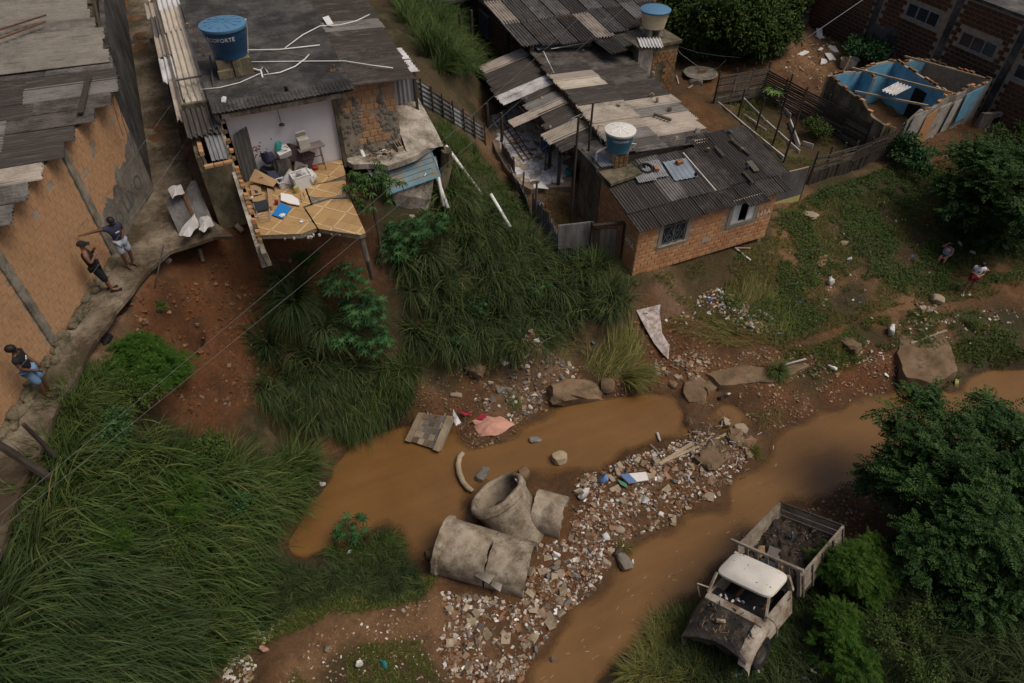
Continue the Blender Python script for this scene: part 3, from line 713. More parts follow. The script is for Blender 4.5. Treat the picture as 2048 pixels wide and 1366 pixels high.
for v in r_['geom']:
 if isinstance(v,bmesh.types.BMVert):v.co.z+=.11
bmesh.ops.recalc_face_normals(bm,faces=bm.faces[:])
me=bpy.data.meshes.new('alley_pavement');bm.to_mesh(me);bm.free();me.materials.append(M('alley_concrete'))
alley=tag(link('alley_pavement',me),kind='structure')
ALZ=7.61
# == LEFT BUILDING: long brick wall on the alley
du=Vector((.388,.9217,0));dn=Vector((du.y,-du.x,0))
LB=empty('brick_building',(-5.0,18.0,7.45),'long orange brick building on the alley with patched grey roof sheets and painted lettering','building')
corner=Vector((-2.62,22.67,7.42));LWL,LWH=13.2,3.62
o=corner-du*LWL
mb=MB();wall_box(mb,o,du,LWL,LWH,.16)
lw=mb.build('wall','mortar',LB)
MB().box(-2.80,-2.63,22.75,44,7.42,11.0).build('side_wall','slab_concrete',LB)
sP1,sP2=LWL-7.27,LWL-3.45
def plaster_top(s):
 q=LWL-s
 return 1.15+1.05*(1-min(q,3.4)/3.4)+.12*math.sin(q*5.1)+.07*math.sin(q*13)
holes_=[(LWL-.75,2.9),(LWL-2.1,2.85),(LWL-2.9,2.6),(LWL-4.6,3.05),(LWL-5.6,2.9)]
def skip_(s,z,w):
 if abs(s-sP1)<.09 or abs(s-sP2)<.09:return True
 if s>sP2 and z<plaster_top(s):return True
 if any(abs(s-a_)<.15 and abs(z-b_)<.10 for a_,b_ in holes_):return True
 return random.random()<.002
brickwork(lw,o,du,LWL,LWH,'brick_orange',skip=skip_,most=300,bl=.285,bh=.19,proud=.007,gap=.02)
for s in(sP1,sP2):
 MB().obox(o+du*s+Vector((0,0,LWH/2))+dn*.02,du*.14,dn*.04,Vector((0,0,LWH/2)),.012).build('concrete_pillar','concrete_old',LB)
mb=MB();n=40;top=[]
for i in range(n+1):
 s=sP2+.13+(LWL-sP2-.13)*i/n
 top.append((s,plaster_top(s)+random.uniform(-.05,.05)))
for i in range(n):
 (a,za),(c,zc)=top[i],top[i+1]
 P=[o+du*a,o+du*c,o+du*c+Vector((0,0,zc)),o+du*a+Vector((0,0,za))]
 mb.sheet([p for p in P],dn,.028)
mb.build('plaster_patch','plaster_grey',LB)
tm=text_mesh('O LIXO',.66,'cloth_navy',.002)
mats_p=bpy.data.materials.new('faded_paint');mats_p.use_nodes=True;mats_p.node_tree.nodes['Principled BSDF'].inputs['Base Color'].default_value=(.08,.085,.08,1)
mats_p.node_tree.nodes['Principled BSDF'].inputs['Roughness'].default_value=.9
tm.materials.clear();tm.materials.append(mats_p)
tx=link('lettering',tm,LB)
c=o+du*(LWL-1.62)+dn*.034+Vector((0,0,.82))
tx.matrix_local=Matrix.Translation(c-wl(LB))@Matrix(((du.x,0,dn.x,0),(du.y,0,dn.y,0),(0,1,0,0),(0,0,0,1)))@Matrix.Rotation(.12,4,'Z')@Matrix.Scale(1.0,4)
mb=MB();s=0
while s<LWL-3.6:
 l=random.uniform(.25,.6);h=random.uniform(.16,.30);w=random.uniform(.20,.36)
 for q in range(4):mb.rock(o+du*(s+random.uniform(0,l))+dn*random.uniform(0,w*.75)+Vector((0,0,.12+random.uniform(0,h*.6))),(random.uniform(.12,.3),random.uniform(.08,.16),random.uniform(.08,.2)),int(s*100)+q,.3,2,Euler((random.uniform(-.3,.3),random.uniform(-.3,.3),math.atan2(du.y,du.x)+random.uniform(-.4,.4))))
 s+=l*.8
pl_=mb.build('footing','plaster_mossy',LB,auto=50);pl_['kind']='stuff'
rows_y=np.arange(14.3,24.2,.88)
zr=11.13
def xend(y):return-2.62+(y-22.67)*.421+.28 if y<22.5 else-2.42
for i,y in enumerate(rows_y):
 xe=xend(y+.44)+random.uniform(-.12,.1);x=xe;kk=0
 while x>-10.5:
  L=random.choice((1.83,2.13,2.44));my='fibre_pale' if(17.6<y<18.2 or 15.3<y<15.9)and kk==0 else random.choice(('fibre_grey','fibre_dark','fibre_dark'))
  corrugated('roof_sheet',(x,y-.04,zr+.012*(i%2)-.006*(kk%2)+.03*(xe-x)+random.uniform(0,.01)),(-1,random.uniform(-.012,.012),.03),(0,1,0),L,.98,my,LB,pitch=.15,amp=.028,ragged=.02)
  x-=L-.18;kk+=1
for i,y in enumerate(np.arange(24.3,31.4,1.02)):
 x=-2.55-.10*(y-24.3)+random.uniform(-.15,.12);kk=0
 while x>-10.5:
  corrugated('roof_sheet',(x,y-.04,zr+.1+.012*(i%2)+.03*kk),(-1,0,.035),(0,1,0),3.66,1.1,'fibre_beige',LB,pitch=.19,amp=.026,ragged=.02)
  x-=3.5;kk+=1
mb=MB()
for y in(23.5,26,28.5,30.6):mb.box(-4.0,-2.35-.1*max(0,y-24),y-.04,y+.04,10.98,11.07)
mb.bar((-2.58,22.6,11.02),(-2.95,31.5,11.02),.07,.12)
mb.build('rafter','wood_dark',LB)
def loose(name,mb,mats,label,cat,group=None,**kw):return thing1(mb,name,mats,label,cat,group,**kw)
a,b=at(178,148,11.32),at(160,226,11.28)
loose('wood_plank',MB().bar(a,b,.16,.03),'wood_dark','dark wooden plank lying across the grey roof sheets of the long brick building','plank')
for(u0,v0,u1,v1)in((-40,72,92,30),(-30,88,90,44)):
 loose('steel_bar',MB().bar(at(u0,v0,11.55),at(u1,v1,11.5),.06,.04),'rust','upper rusty bar lying on the pale roof sheets in the top left corner' if v0<80 else 'lower rusty bar lying on the pale roof sheets in the top left corner','bar','rusty bars on the pale roof')
mb=MB()
for k_ in range(5):
 P=[]
 for t in np.linspace(0,1,9):
  y=34-t*14;P.append((-2.5-.04*(y-22)+.07*k_-.1+random.uniform(-.05,.05),y,10.75-.16*k_+.2*math.sin(t*9+k_)))
 mb.tube(P,.009,5)
loose('cable_bundle',mb,'cable','black cables strung along the alley side of the long brick building','cable')
# ---- house behind it
HB=empty('dark_brick_house',(-6,32.2,9),'dark brown brick house wall behind the pale roof in the top left corner','house')
hw=MB().box(-14,-3.3,32.0,40,7.4,14).build('wall','mortar',HB)
brickwork(hw,(-9,31.995,11.2),(1,0),5.7,2.6,'brick_dark',most=70)
# == THE RUINED HOUSE
RH=empty('collapsed_house',(1.8,21.4,7.6),'half collapsed house with an open white room and a tiled floor hanging over the landslide','house')
ZF=8.0
mb=MB()
mb.prism([(-.12,20.92),(4.1,20.92),(4.78,31.8),(-.05,31.8)],10.48,10.6)
mb.build('roof_slab','slab_concrete',RH)
for x,L in((-.1,1.5),(1.3,1.5),(2.7,1.45)):
 corrugated('roof_sheet',(x,20.80,10.605),(0,1,.03),(1,0,0),.62,L,'slab_concrete',RH,pitch=.12,amp=.010,ragged=.03)
MB().prism([(.1,20.98),(3.95,20.98),(3.95,21.12),(.1,21.12)],10.30,10.475).build('lintel','plaster_worn',RH)
MB().sheet([at(507,212,10.42),at(556,204,10.42),at(560,216,10.14),at(510,226,10.14)],(0,-1,.2),.03).build('hanging_board','board_white',RH)
MB().box(.18,3.56,21.42,21.56,7.7,10.475).build('white_wall','plaster_white',RH)
mb=MB().box(.18,.32,21.56,31.5,7.6,10.47).box(3.42,3.56,21.56,31.5,7.6,10.47).box(.32,3.42,31.3,31.5,7.6,10.47)
mb.build('wall','plaster_mossy',RH)
MB().box(3.46,3.585,21.25,21.415,7.75,10.45).build('pillar','plaster_mossy',RH)
prof=[(21.41,10.46),(21.2,10.1),(20.95,9.75),(20.6,9.25),(20.1,9.0),(19.3,8.72),(18.4,8.45),(17.6,8.3),(17.25,8.22)]
mb=MB()
for i in range(len(prof)-1):
 (y0,z0),(y1,z1)=prof[i],prof[i+1]
 mb.hexa([(-.09,y1,7.45),(.05,y1,7.45),(.05,y0,7.45),(-.09,y0,7.45),(-.09,y1,z1),(.05,y1,z1),(.05,y0,z0),(-.09,y0,z0)])
bw=mb.build('broken_wall','plaster_worn',RH)
for i in range(24):
 y=21.2-i*.165;z=float(np.interp(y,[p[0]for p in prof][::-1],[p[1]for p in prof][::-1]))
 if i in(5,11,17):continue
 me_=brick_mesh(.15,.11,.10,'brick_moss' if i%3 else 'brick_house',i%3)
 link('brick',me_,bw,Vector((.035,y,z+.03))-wl(RH),(random.uniform(-.1,.1),random.uniform(-.12,.12),PI/2+random.uniform(-.1,.1)))
MB().sheet([(.2,17.35,7.5),(.2,17.05,7.6),(.14,17.0,8.1),(.14,17.3,8.25)],(-1,0,0),.12).build('wall_end','concrete_old',RH)
plates=[[(.15,18.08),(1.25,17.68),(1.74,17.78),(1.60,19.02),(.15,19.5)],[(1.79,17.76),(2.3,17.35),(2.84,16.95),(3.02,16.98),(3.06,18.9),(2.5,19.12),(1.66,19.0)],[(.15,19.53),(1.58,19.06),(1.86,19.12),(1.9,20.3),(.15,21.40)],[(1.90,19.20),(2.5,19.26),(3.08,19.02),(3.2,20.05),(2.65,20.14),(1.95,20.17)],[(2.0,20.2),(2.7,20.2),(3.3,20.35),(3.42,21.40),(.25,21.40),(1.94,20.33)]]
tilt=[(.00,.02,0),(.01,.022,-.02),(0,.0,0),(-.01,.015,-.01),(0,0,0)]
S2=math.sqrt(.5);TS=.405
for pi_,(pl,(tx_,ty_,dz))in enumerate(zip(plates,tilt)):
 cx=sum(p[0]for p in pl)/len(pl);cy=sum(p[1]for p in pl)/len(pl)
 zf=lambda x,y:ZF+dz+tx_*(x-cx)+ty_*(y-cy)
 mb=MB();th=.13
 inset=[((p[0]-cx)*.985+cx,(p[1]-cy)*.985+cy)for p in pl]
 mb.prism(inset,[zf(*p)-th-random.uniform(0,.05)for p in inset],[zf(*p)-.012 for p in inset])
 fs_=mb.build('floor_slab','concrete_old',RH)
 hull=pl
 for i in range(-9,10):
  for j in range(-9,10):
   c0=(1.62+(i-j)*TS*S2,18.45+(i+j)*TS*S2);h=TS/2-.003
   sq=[(c0[0]+(a_*S2-b_*S2)*h,c0[1]+(a_*S2+b_*S2)*h)for a_,b_ in((-1,-1),(1,-1),(1,1),(-1,1))]
   q=clip(sq,hull)
   if len(q)<3 or area(q)<.006:continue
   mb=MB();dzz=random.uniform(-.003,.004)
   mb.prism(q,[zf(*p)-.010+dzz for p in q],[zf(*p)+.002+dzz for p in q])
   me_c=(c0[0]-wl(RH).x,c0[1]-wl(RH).y)
   mb.mat(1)
   for a_,b_,on in((0,1,j%2==0),(1,0,i%2==0)):
    if not on:continue
    s_=1
    lx=[(-1,-1,1,-1),(-1,-1,-1,1)][0 if b_ else 1]
    w_=.055
    if b_:st=[(-1,-1),(1,-1),(1,-1+w_/h),(-1,-1+w_/h)]
    else:st=[(-1,-1),(-1+w_/h,-1),(-1+w_/h,1),(-1,1)]
    pq=clip([(c0[0]+(x_*S2-y_*S2)*h,c0[1]+(x_*S2+y_*S2)*h)for x_,y_ in st],hull)
    if len(pq)>=3:mb.prism(pq,[zf(*p)+.0021+dzz for p in pq],[zf(*p)+.0036+dzz for p in pq])
   mb.build('floor_tile',['tile_parquet','tile_band'],fs_)
mb=MB()
for i in range(26):
 x=random.uniform(.2,3.0);mb.rock((x,17.2+random.uniform(-.05,.25)+(3-x)*.3,7.84),(.07,.05,.05),i)
e_=mb.build('floor_edge_rubble','plaster_worn',RH);e_['kind']='stuff'
loose('wood_post',MB().tube([at(722,468,7.85),at(735,520,7.0),at(744,556,5.9)],[.085,.08,.07],7),'wood_grey','grey timber post propping the outer corner of the hanging tiled floor','post')
s0_,s1_,s2_=Vector(at(491,364,8.03)),Vector(atY(517,346,21.34)),Vector(atY(466,270,21.28))
corrugated('asbestos_sheet_tmp',s0_,s2_-s0_,s1_-s0_,(s2_-s0_).length,(s1_-s0_).length,'fibre_dark',None,pitch=.15,amp=.018,rows=2)
ds_=bpy.data.objects['asbestos_sheet_tmp'];ds_.name='corrugated_sheet';ds_.data.materials[0]=M('zinc_dull');single(tag(ds_,'dark corrugated sheet leaning against the broken left wall inside the open room','roof sheet'))
SH=empty('wash_house',(-.4,20.6,7.2),'small mossy outhouse with a dark doorless opening beside the white room','outhouse')
mb=MB()
mb.box(-.93,-.80,20.16,22.2,7.15,9.7)
mb.box(-.80,-.02,20.16,20.28,7.15,9.28)
mb.box(-.93,-.02,22.2,22.34,7.15,10.4)
mb.build('wall','plaster_mossy',SH)
br_=bpy.data.objects[-1]if False else None
shw=[o_ for o_ in bpy.data.objects if o_.parent==SH][0]
for i in range(3):link('brick',brick_mesh(.27,.12,.09,'brick_orange',i),shw,Vector((-.66+i*.28,20.28,9.33))-wl(SH),(0,0,random.uniform(-.04,.04)))
for i in range(6):link('brick',brick_mesh(.2,.12,.15,'brick_orange',i%3),shw,Vector((-.79,20.3+i*.21,9.76))-wl(SH),(0,0,PI/2))
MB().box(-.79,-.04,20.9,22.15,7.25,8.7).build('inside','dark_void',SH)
corrugated('roof_sheet',(-1.0,20.75,10.02),(0,1,.22),(1,0,.02),1.35,1.02,'fibre_dark',SH,pitch=.15,amp=.03,ragged=.03)
corrugated('roof_sheet',(-.55,20.35,9.40),(0,.4,.5),(1,0,0),.75,.5,'zinc',SH,pitch=.12,amp=.02,ragged=.03)
for i,(y,L,mt,dx)in enumerate(((20.9,1.35,'fibre_grey',.05),(22.0,1.7,'fibre_cream',0),(23.4,2.0,'fibre_cream',-.03),(25.1,2.4,'fibre_cream',0),(27.2,2.44,'fibre_cream',.02),(29.3,2.44,'fibre_cream',0),(31.4,2.44,'fibre_white',0),(33.5,2.6,'fibre_cream',0))):
 z0=10.08+.012*(i%2)+(y-22)*.006
 corrugated('roof_sheet',(-.80+dx-.012*(y-21),y,z0-.05),(0,1,.02),(1,0,.14),L,.74+.012*(y-21),mt,RH,pitch=.19,amp=.032,ragged=.04,seed=50+i)
 if i>0:corrugated('roof_sheet',(-1.22+dx-.012*(y-21)+random.uniform(-.1,.12),y+random.uniform(0,.3),z0-.16),(0,1,.02),(1,0,.1),L*random.uniform(.7,.95),.5,random.choice(('fibre_grey','fibre_white','fibre_pale')),RH,pitch=.19,amp=.032,ragged=.14)
mb=MB().bar((-.95,21.3,10.0),(-1.0,35,10.05),.08,.1).bar((-.9,24.35,10.32),(.0,24.1,10.42),.10,.03).bar((-.72,20.5,9.2),(-.95,22.3,9.9),.08,.06)
mb.build('rafter','wood_grey',RH)
mb=MB();mb.box(-.95,-.15,22.4,36,7.2,9.9);mb.build('side_wall','plaster_mossy',RH)
yy=np.arange(21.1,31,.92)
for i,y in enumerate(yy):
 xs=4.12+.06*(y-21)
 corrugated('roof_sheet',(xs,y,10.56+.01*(i%2)),(1,0,-.06),(0,1,0),2.1+.02*(y-21),.99,'fibre_dark' if i!=5 else 'fibre_grey',RH,pitch=.15,amp=.028,ragged=.02,seed=80+i)
mb=MB();wall_box(mb,(3.59,21.47,7.85),(1,0),2.0,2.62,.15);mb.box(5.45,5.6,21.62,31,7.3,10.42)
bw2=mb.build('annex_wall','mortar',RH)
brickwork(bw2,(3.59,21.468,7.85),(1,0),2.0,2.62,'brick_orange',bl=.27,bh=.235,gap=.03,skip=lambda s,z,w:(s<.55 and z<1.7)or(1.35<s<1.62 and z>.8)or z<.55 or(s>1.5 and z<1.5)or random.random()<.04)
mb=MB()
for(s0,z0,w_,h_)in((.30,.9,.26,.9),(1.47,1.65,.13,.9),(.62,1.7,.12,.85),(1.0,.28,.95,.27),(1.75,.9,.22,.6),(.15,2.2,.12,.3)):
 for q in range(26):
  mb.rock((3.59+s0+random.uniform(-w_,w_),21.455,7.85+z0+random.uniform(-h_,h_)),(random.uniform(.05,.13),.03,random.uniform(.05,.13)),q,rot=Euler((0,random.uniform(0,3),0)))
e_=mb.build('mortar_smears','plaster_grey',RH);e_['kind']='stuff'
for k_,(x,y,L,mt)in enumerate(((6.1,22.0,1.2,'zinc'),(6.15,23.1,1.1,'zinc'))):
 corrugated('roof_sheet',(x-.1,y-.1,10.30),(1,0,-.05),(0,1,0),.62,1.15,'fibre_white',RH,pitch=.24,amp=.02,square=True)
mb=MB();mb.prism([(3.6,21.46),(3.55,21.3),(3.7,20.95),(4.2,20.78),(4.75,20.42),(5.3,20.5),(5.85,20.66),(6.4,21.0),(7.0,21.3),(6.9,21.75),(5.6,21.46)],7.78,7.97)
mb.build('landing','plaster_worn',RH)
mb=MB();G_=9;vs=[]
for j in range(G_):
 for i in range(G_):
  s,t=i/(G_-1),j/(G_-1)
  x=5.62+1.35*s+.15*t;y=21.0+4.0*t;z=7.99+1.35*t**.8-.75*s**2*t-.1*s+random.uniform(-.015,.015)
  vs.append((x,y,z))
mb.add(vs,[(j*G_+i,j*G_+i+1,(j+1)*G_+i+1,(j+1)*G_+i)for j in range(G_-1)for i in range(G_-1)])
mb.add([v for v in vs[G_-1::G_]]+[(v[0]+.25,v[1],v[2]-1.4)for v in vs[G_-1::G_]],[(i,G_+i,G_+i+1,i+1)for i in range(G_-1)])
mb.build('ramp','plaster_worn',RH,smooth=True)
for x,y,z in((6.0,22.9,8.8),(6.35,23.7,7.9)):
 pass
corrugated('wall_sheet',(5.62,23.0,8.75),(0,0,1),(1,.0,0),1.5,1.1,'zinc',RH,pitch=.16,amp=.02,rows=2)
mb=MB().bar((6.72,22.95,7.4),(6.72,22.95,10.2),.09,.09);mb.build('corner_post','wood_dark',RH)
door=MB();A_,B_,C_,D_=at(750,342,7.72),at(862,304,7.72),at(880,352,7.02),at(778,388,7.02)
nrm=Vector(B_-A_).cross(Vector(D_-A_));nrm=nrm if nrm.z>0 else-nrm
DR=empty('metal_door',C_,'weathered blue metal door leaning below the broken landing','door')
lerp=lambda a_,b_,t:a_+(b_-a_)*t
DL=lambda s,t:lerp(lerp(A_,B_,s),lerp(D_,C_,s),t)
for i in range(5):
 t0,t1=i/5+.008,(i+1)/5-.008
 MB().sheet([DL(.015,t0),DL(.985,t0),DL(.985,t1),DL(.015,t1)],nrm,.02 if i%2 else .032).build('panel','door_blue',DR)
mb=MB()
for(s0,t0,s1,t1)in((0,0,1,0),(1,0,1,1),(1,1,0,1),(0,1,0,0)):mb.bar(Vector(DL(s0,t0))+nrm.normalized()*.015,Vector(DL(s1,t1))+nrm.normalized()*.015,.05,.05,up=nrm)
mb.build('frame','tank_teal',DR)
mb=MB();mb.bar(Vector(DL(.72,.8))+nrm.normalized()*.06,Vector(DL(.76,.72))+nrm.normalized()*.06,.03,.03,up=nrm);mb.build('handle','white_paint',DR)
q=[at(782,386,6.98),at(868,356,6.98),at(862,400,6.2),at(850,436,5.55),at(806,442,5.5),at(796,420,5.9)]
loose('wall_fragment',MB().sheet(q,(0.1,-.7,.5),-.16),'plaster_worn','slab of pale rendered wall slumped below the blue metal door','wall fragment')
loose('pillar_stump',MB().tube([at(893,300,7.75),at(893,330,7.1),at(880,380,6.2)],[.2,.22,.24],7),'plaster_mossy','broken plastered pillar stump at the right end of the landing','pillar')
for(u,v,z,sz,sd)in((818,436,5.75,(.26,.2,.14),3),(655,350,7,(.1,.1,.1),4)):
 if sd==3:loose('concrete_lump',MB().rock(at(u,v,z),sz,sd,sub=2),'plaster_worn','pale broken lump of plaster among castor leaves under the wall slab','rubble')
def hollow_block(c,ax,ay,az,label):
 T_=empty('hollow_block',c,label,'block','hollow clay blocks on the landing')
 ax,ay,az=Vector(ax),Vector(ay),Vector(az);mb=MB();c=Vector(c)+az
 for s in(-1,1):mb.obox(c+ax*s*.92,ax*.09,ay,az)
 for s in(-1,1):mb.obox(c+ay*s*.88,ax*.83,ay*.12,az)
 mb.obox(c,ax*.07,ay*.76,az)
 mb.build('shell','stone_tan',T_);MB().obox(c,ax*.83,ay*.76,az*.1).build('hollow_shade','dark_void',T_)  # near-black plate stands in for the shade inside the block's hollow
hollow_block(at(720,301,7.98),(.2,.03,0),(-.015,.1,0),(0,0,.09),'pale hollow block lying beside the mango leaves on the landing')
hollow_block(at(797,298,7.98),(.10,.02,0),(-.03,.19,.05),(0,0,.1),'pale hollow block at the right edge of the littered landing')
mb=MB();c=at(746,285,8.06);mb.tube([(c[0]+.27*math.cos(t),c[1]+.27*math.sin(t),8.02+.0*t)for t in np.linspace(0,2*PI,21)],.02,6,cap=False)
for i in range(9):
 s=-.24+.06*i;w_=math.sqrt(.26**2-s*s);mb.tube([(c[0]+s,c[1]-w_,8.0),(c[0]+s,c[1]+w_,8.0)],.004,4)
loose('wire_hoop',mb,'iron','round wire grill lying on the landing below the brick wall','grill')
for i,(u,v)in enumerate(((700,304),(722,297),(735,302),(749,303),(757,299),(752,307),(765,301),(770,308))):
 c=Vector(at(u,v,8.0));d=Vector((random.uniform(-1,1),random.uniform(-1,1),0)).normalized()*.09
 mb=MB();mb.tube([c-d,c+d*.3,c+d*.6,c+d*1.1],[.038,.038,.016,.014],7)
 loose('bottle',mb,['glass_dark','cloth_black','tank_teal'][i%3],['dark bottle nearest the mango leaves on the landing','black bottle above the hollow block on the landing','teal bottle between the hollow block and the wire grill','dark bottle just below the wire grill','black bottle right below the wire grill','teal bottle at the front of the bottle heap','dark bottle beside the upright hollow block','black bottle at the broken edge of the landing'][i],'bottle','bottles scattered on the landing')
mb=MB()
for i in range(45):
 c=at(random.uniform(735,785),random.uniform(297,318),7.99);mb.rock(c,(.05,.035,.02),i,rough=.3)
thing1(mb,'brick_chips','shard_brick','small orange brick chips heaped on the landing','rubble',kind='stuff')
# ---- water tank on the slab
def water_tank(name,base,h,rb,rt,body,lid,label,txt,tsize,ang,nspoke=8,lidh=.10,band=None):
 T_=empty(name,base,label,'water tank')
 mb=MB();bx_=Vector(base)
 mb.lathe([(0,0),(rb,0),(rb+(rt-rb)*.3,h*.3),(rb+(rt-rb)*.31+.012,h*.32),(rb+(rt-rb)*.55,h*.55),(rb+(rt-rb)*.56+.012,h*.57),(rt,h*.93),(rt+.02,h*.94),(rt+.02,h)],32,bx_)
 bd=mb.build('body',[body],T_,auto=40)
 mb=MB()
 mb.lathe([(rt+.035,h-.07),(rt+.05,h-.02),(rt+.045,h+.02),(rt*.86,h+lidh*.45),(rt*.45,h+lidh*.85),(0,h+lidh)],32,bx_)
 ld=mb.build('lid',[lid],T_,auto=40)
 mb=MB()
 for i in range(nspoke):
  a_=2*PI*i/nspoke+.2;d=Vector((math.cos(a_),math.sin(a_),0))
  mb.bar(bx_+d*rt*.12+Vector((0,0,h+lidh*.98)),bx_+d*rt*.84+Vector((0,0,h+lidh*.48)),.05,.035)
 mb.build('lid_rib',[lid if lid!='lid_white' else 'white_paint'],ld)
 tm=text_mesh(txt,tsize,'white_paint',.003)
 co=np.empty(len(tm.vertices)*3,'f');tm.vertices.foreach_get('co',co);co=co.reshape(-1,3);new=np.empty_like(co)
 zc=h*.70;zz=zc+co[:,1];rr=rb+(rt-rb)*zz/h+.016+co[:,2];th=ang+co[:,0]/(rb+(rt-rb)*zc/h)
 new[:,0]=rr*np.cos(th);new[:,1]=rr*np.sin(th);new[:,2]=zz
 tm.vertices.foreach_set('co',new.ravel());tm.update();link('lettering',tm,T_)
 return T_
tb=Vector((1.02,22.35,11.05))
c_top=at(445,48,12.05)
tb=Vector((c_top[0],c_top[1],11.13))
TS_=empty('tank_stand',(tb.x,tb.y,10.6),'mossy plastered plinth under the dark blue water tank on the slab roof','plinth')
MB().box(tb.x-.05,tb.x+.52,tb.y-.5,tb.y+.4,10.605,11.12).box(tb.x-.52,tb.x-.06,tb.y-.42,tb.y+.4,10.605,11.12).build('plinth_block','plaster_mossy',TS_)
MB().box(tb.x-.56,tb.x-.1,tb.y-.56,tb.y-.43,10.605,10.85).build('front_brick','plaster_mossy',TS_)
water_tank('water_tank',tb,.92,.52,.67,'tank_blue','lid_blue','dark blue round water tank with a ribbed lighter lid on the flat slab roof','ECOFORTE',.175,-PI/2-.38,12)
def pipe(name,pts,r,mat,label,cat='pipe',group=None,n=7):return loose(name,MB().tube(pts,r,n),mat,label,cat,group,smooth=True)
zt=10.64
def rp(lst,z=zt):return[at(q[0],q[1],q[2]if len(q)>2 else z)for q in lst]
pipe('drain_pipe',rp([(449,95,11.2),(452,118,10.75),(455,124,10.68),(522,142,10.66),(525,155,10.62)]),.032,'pvc','white drain pipe bending down from the dark blue tank to the slab')
pipe('water_pipe',rp([(491,38,11.9),(494,60,11.3),(496,100,10.7),(560,99),(640,90)]),.022,'pvc','white pipe from the tank rim running right across the slab')
pipe('water_pipe',rp([(495,100,10.7),(499,124),(560,123),(690,122),(740,130,10.66),(786,136,10.6)]),.018,'pvc','thin white pipe crossing the slab and the dark annex roof')
pipe('water_hose',rp([(570,96),(605,70),(640,52),(680,50),(712,42,10.65),(739,29,10.62)]),.02,'pvc','white hose curving over the slab towards the dark annex roof')
pipe('water_hose',rp([(527,150),(560,145),(590,133),(610,118),(618,109)]),.02,'pvc','white hose curving right from the drain pipe on the slab')
pipe('water_hose',rp([(522,146),(480,165),(440,175),(400,179)]),.014,'pvc','thin white hose running to the left edge of the slab')
pipe('water_pipe',rp([(520,140),(527,134),(536,145)]),.016,'pvc','short white elbow pipe beside the drain outlet on the slab')
pipe('steel_rod',rp([(495,90),(545,102),(612,113)]),.012,'stone_grey','grey rod lying across the slab behind the white pipes','rod')
pipe('steel_rod',rp([(384,55,11.3),(398,85,10.9),(410,112,10.62)]),.02,'rust','rusty rod leaning with a small cup at the left of the slab','rod')
loose('plastic_cup',MB().lathe([(.04,0),(.07,.12),(.075,.12)],10,at(378,54,11.3)),'stone_tan','small pale cup on top of the rusty rod at the slab edge','cup')
pipe('steel_post',rp([(420,112,10.9),(424,150,10.75),(428,178,10.61)]),.03,'iron','short dark iron post standing near the front left of the slab','post')
pipe('clothes_line',rp([(498,64,10.9),(640,40,10.8)]),.006,'cable','thin dark line stretched from the tank over the slab','line')
loose('white_board',MB().sheet([at(645,36,10.66),at(657,32,10.66),at(667,48,10.66),at(655,51,10.66)],(0,0,1),.02),'white_paint','small white board at the edge of slab and dark annex roof','board')
loose('plastic_bag',MB().rock(at(448,199,10.68),(.12,.09,.06),9,sub=2),'bag_white','crumpled white bag near the front edge of the slab','bag')
loose('dark_rag',MB().rock(at(573,180,10.66),(.14,.08,.04),19,sub=2),'cloth_black','dark rag lying at the front edge of the slab','rag')
mb=MB()
for i in range(12):mb.rock(at(random.uniform(655,690),random.uniform(130,146),10.62),(.05,.04,.015),i)
thing1(mb,'brick_chips','shard_brick','orange brick chips scattered on the right side of the slab','rubble',kind='stuff')
def z_at_v(x,y,v,lo=0,hi=14):
 """height above (x, y) whose image lies on picture row v"""
 for _ in range(40):
  m_=(lo+hi)/2
  if px((x,y,m_))[1]>v:lo=m_
  else:hi=m_
 return lo
def post(u,v,vtop,r,mat,label,cat='post',group=None,base=None,name='wood_post',lean=0):
 g=gnd(u,v)if base is None else Vector(base)
 z1=z_at_v(g.x,g.y,vtop)
 return loose(name,MB().tube([(g.x,g.y,g.z-.15),(g.x+lean*.5,g.y,(g.z+z1)/2),(g.x+lean,g.y,z1)],[r*1.1,r,r*.85],7),mat,label,cat,group)
 # == sheet-metal fence running down from the annex
FA=Vector((6.85,23.6,0));FB=Vector((11.6,28.9,0))
FE=empty('metal_fence',(9.2,26.2,h1(9.2,26.2)),'grey corrugated metal fence running down the grassy slope from the annex to the tiled patio','fence')
n_=6
fb_=[gnd(lerp(843,968,i/n_),lerp(209,286,i/n_))for i in range(n_+1)]
ft_=[z_at_v(p.x,p.y,lerp(160,250,i/n_))for i,p in enumerate(fb_)]
for i in range(n_):
 a,b=fb_[i],fb_[i+1];d=b-a
 corrugated('sheet',a-Vector((0,0,.15)),d,(-.08,.06,1),d.length+.06,max(.7,(ft_[i]+ft_[i+1])/2-(a.z+b.z)/2)+.15,'zinc_dull' if i%3 else 'zinc',FE,pitch=.22,amp=.022,rows=3,bend=.02,seed=300+i)
for i in range(n_+1):
 a=fb_[i];MB().tube([(a.x+.06,a.y-.06,a.z-.3),(a.x+.02,a.y-.04,ft_[i]+.08)],.04,6).build('post','wood_dark',FE)
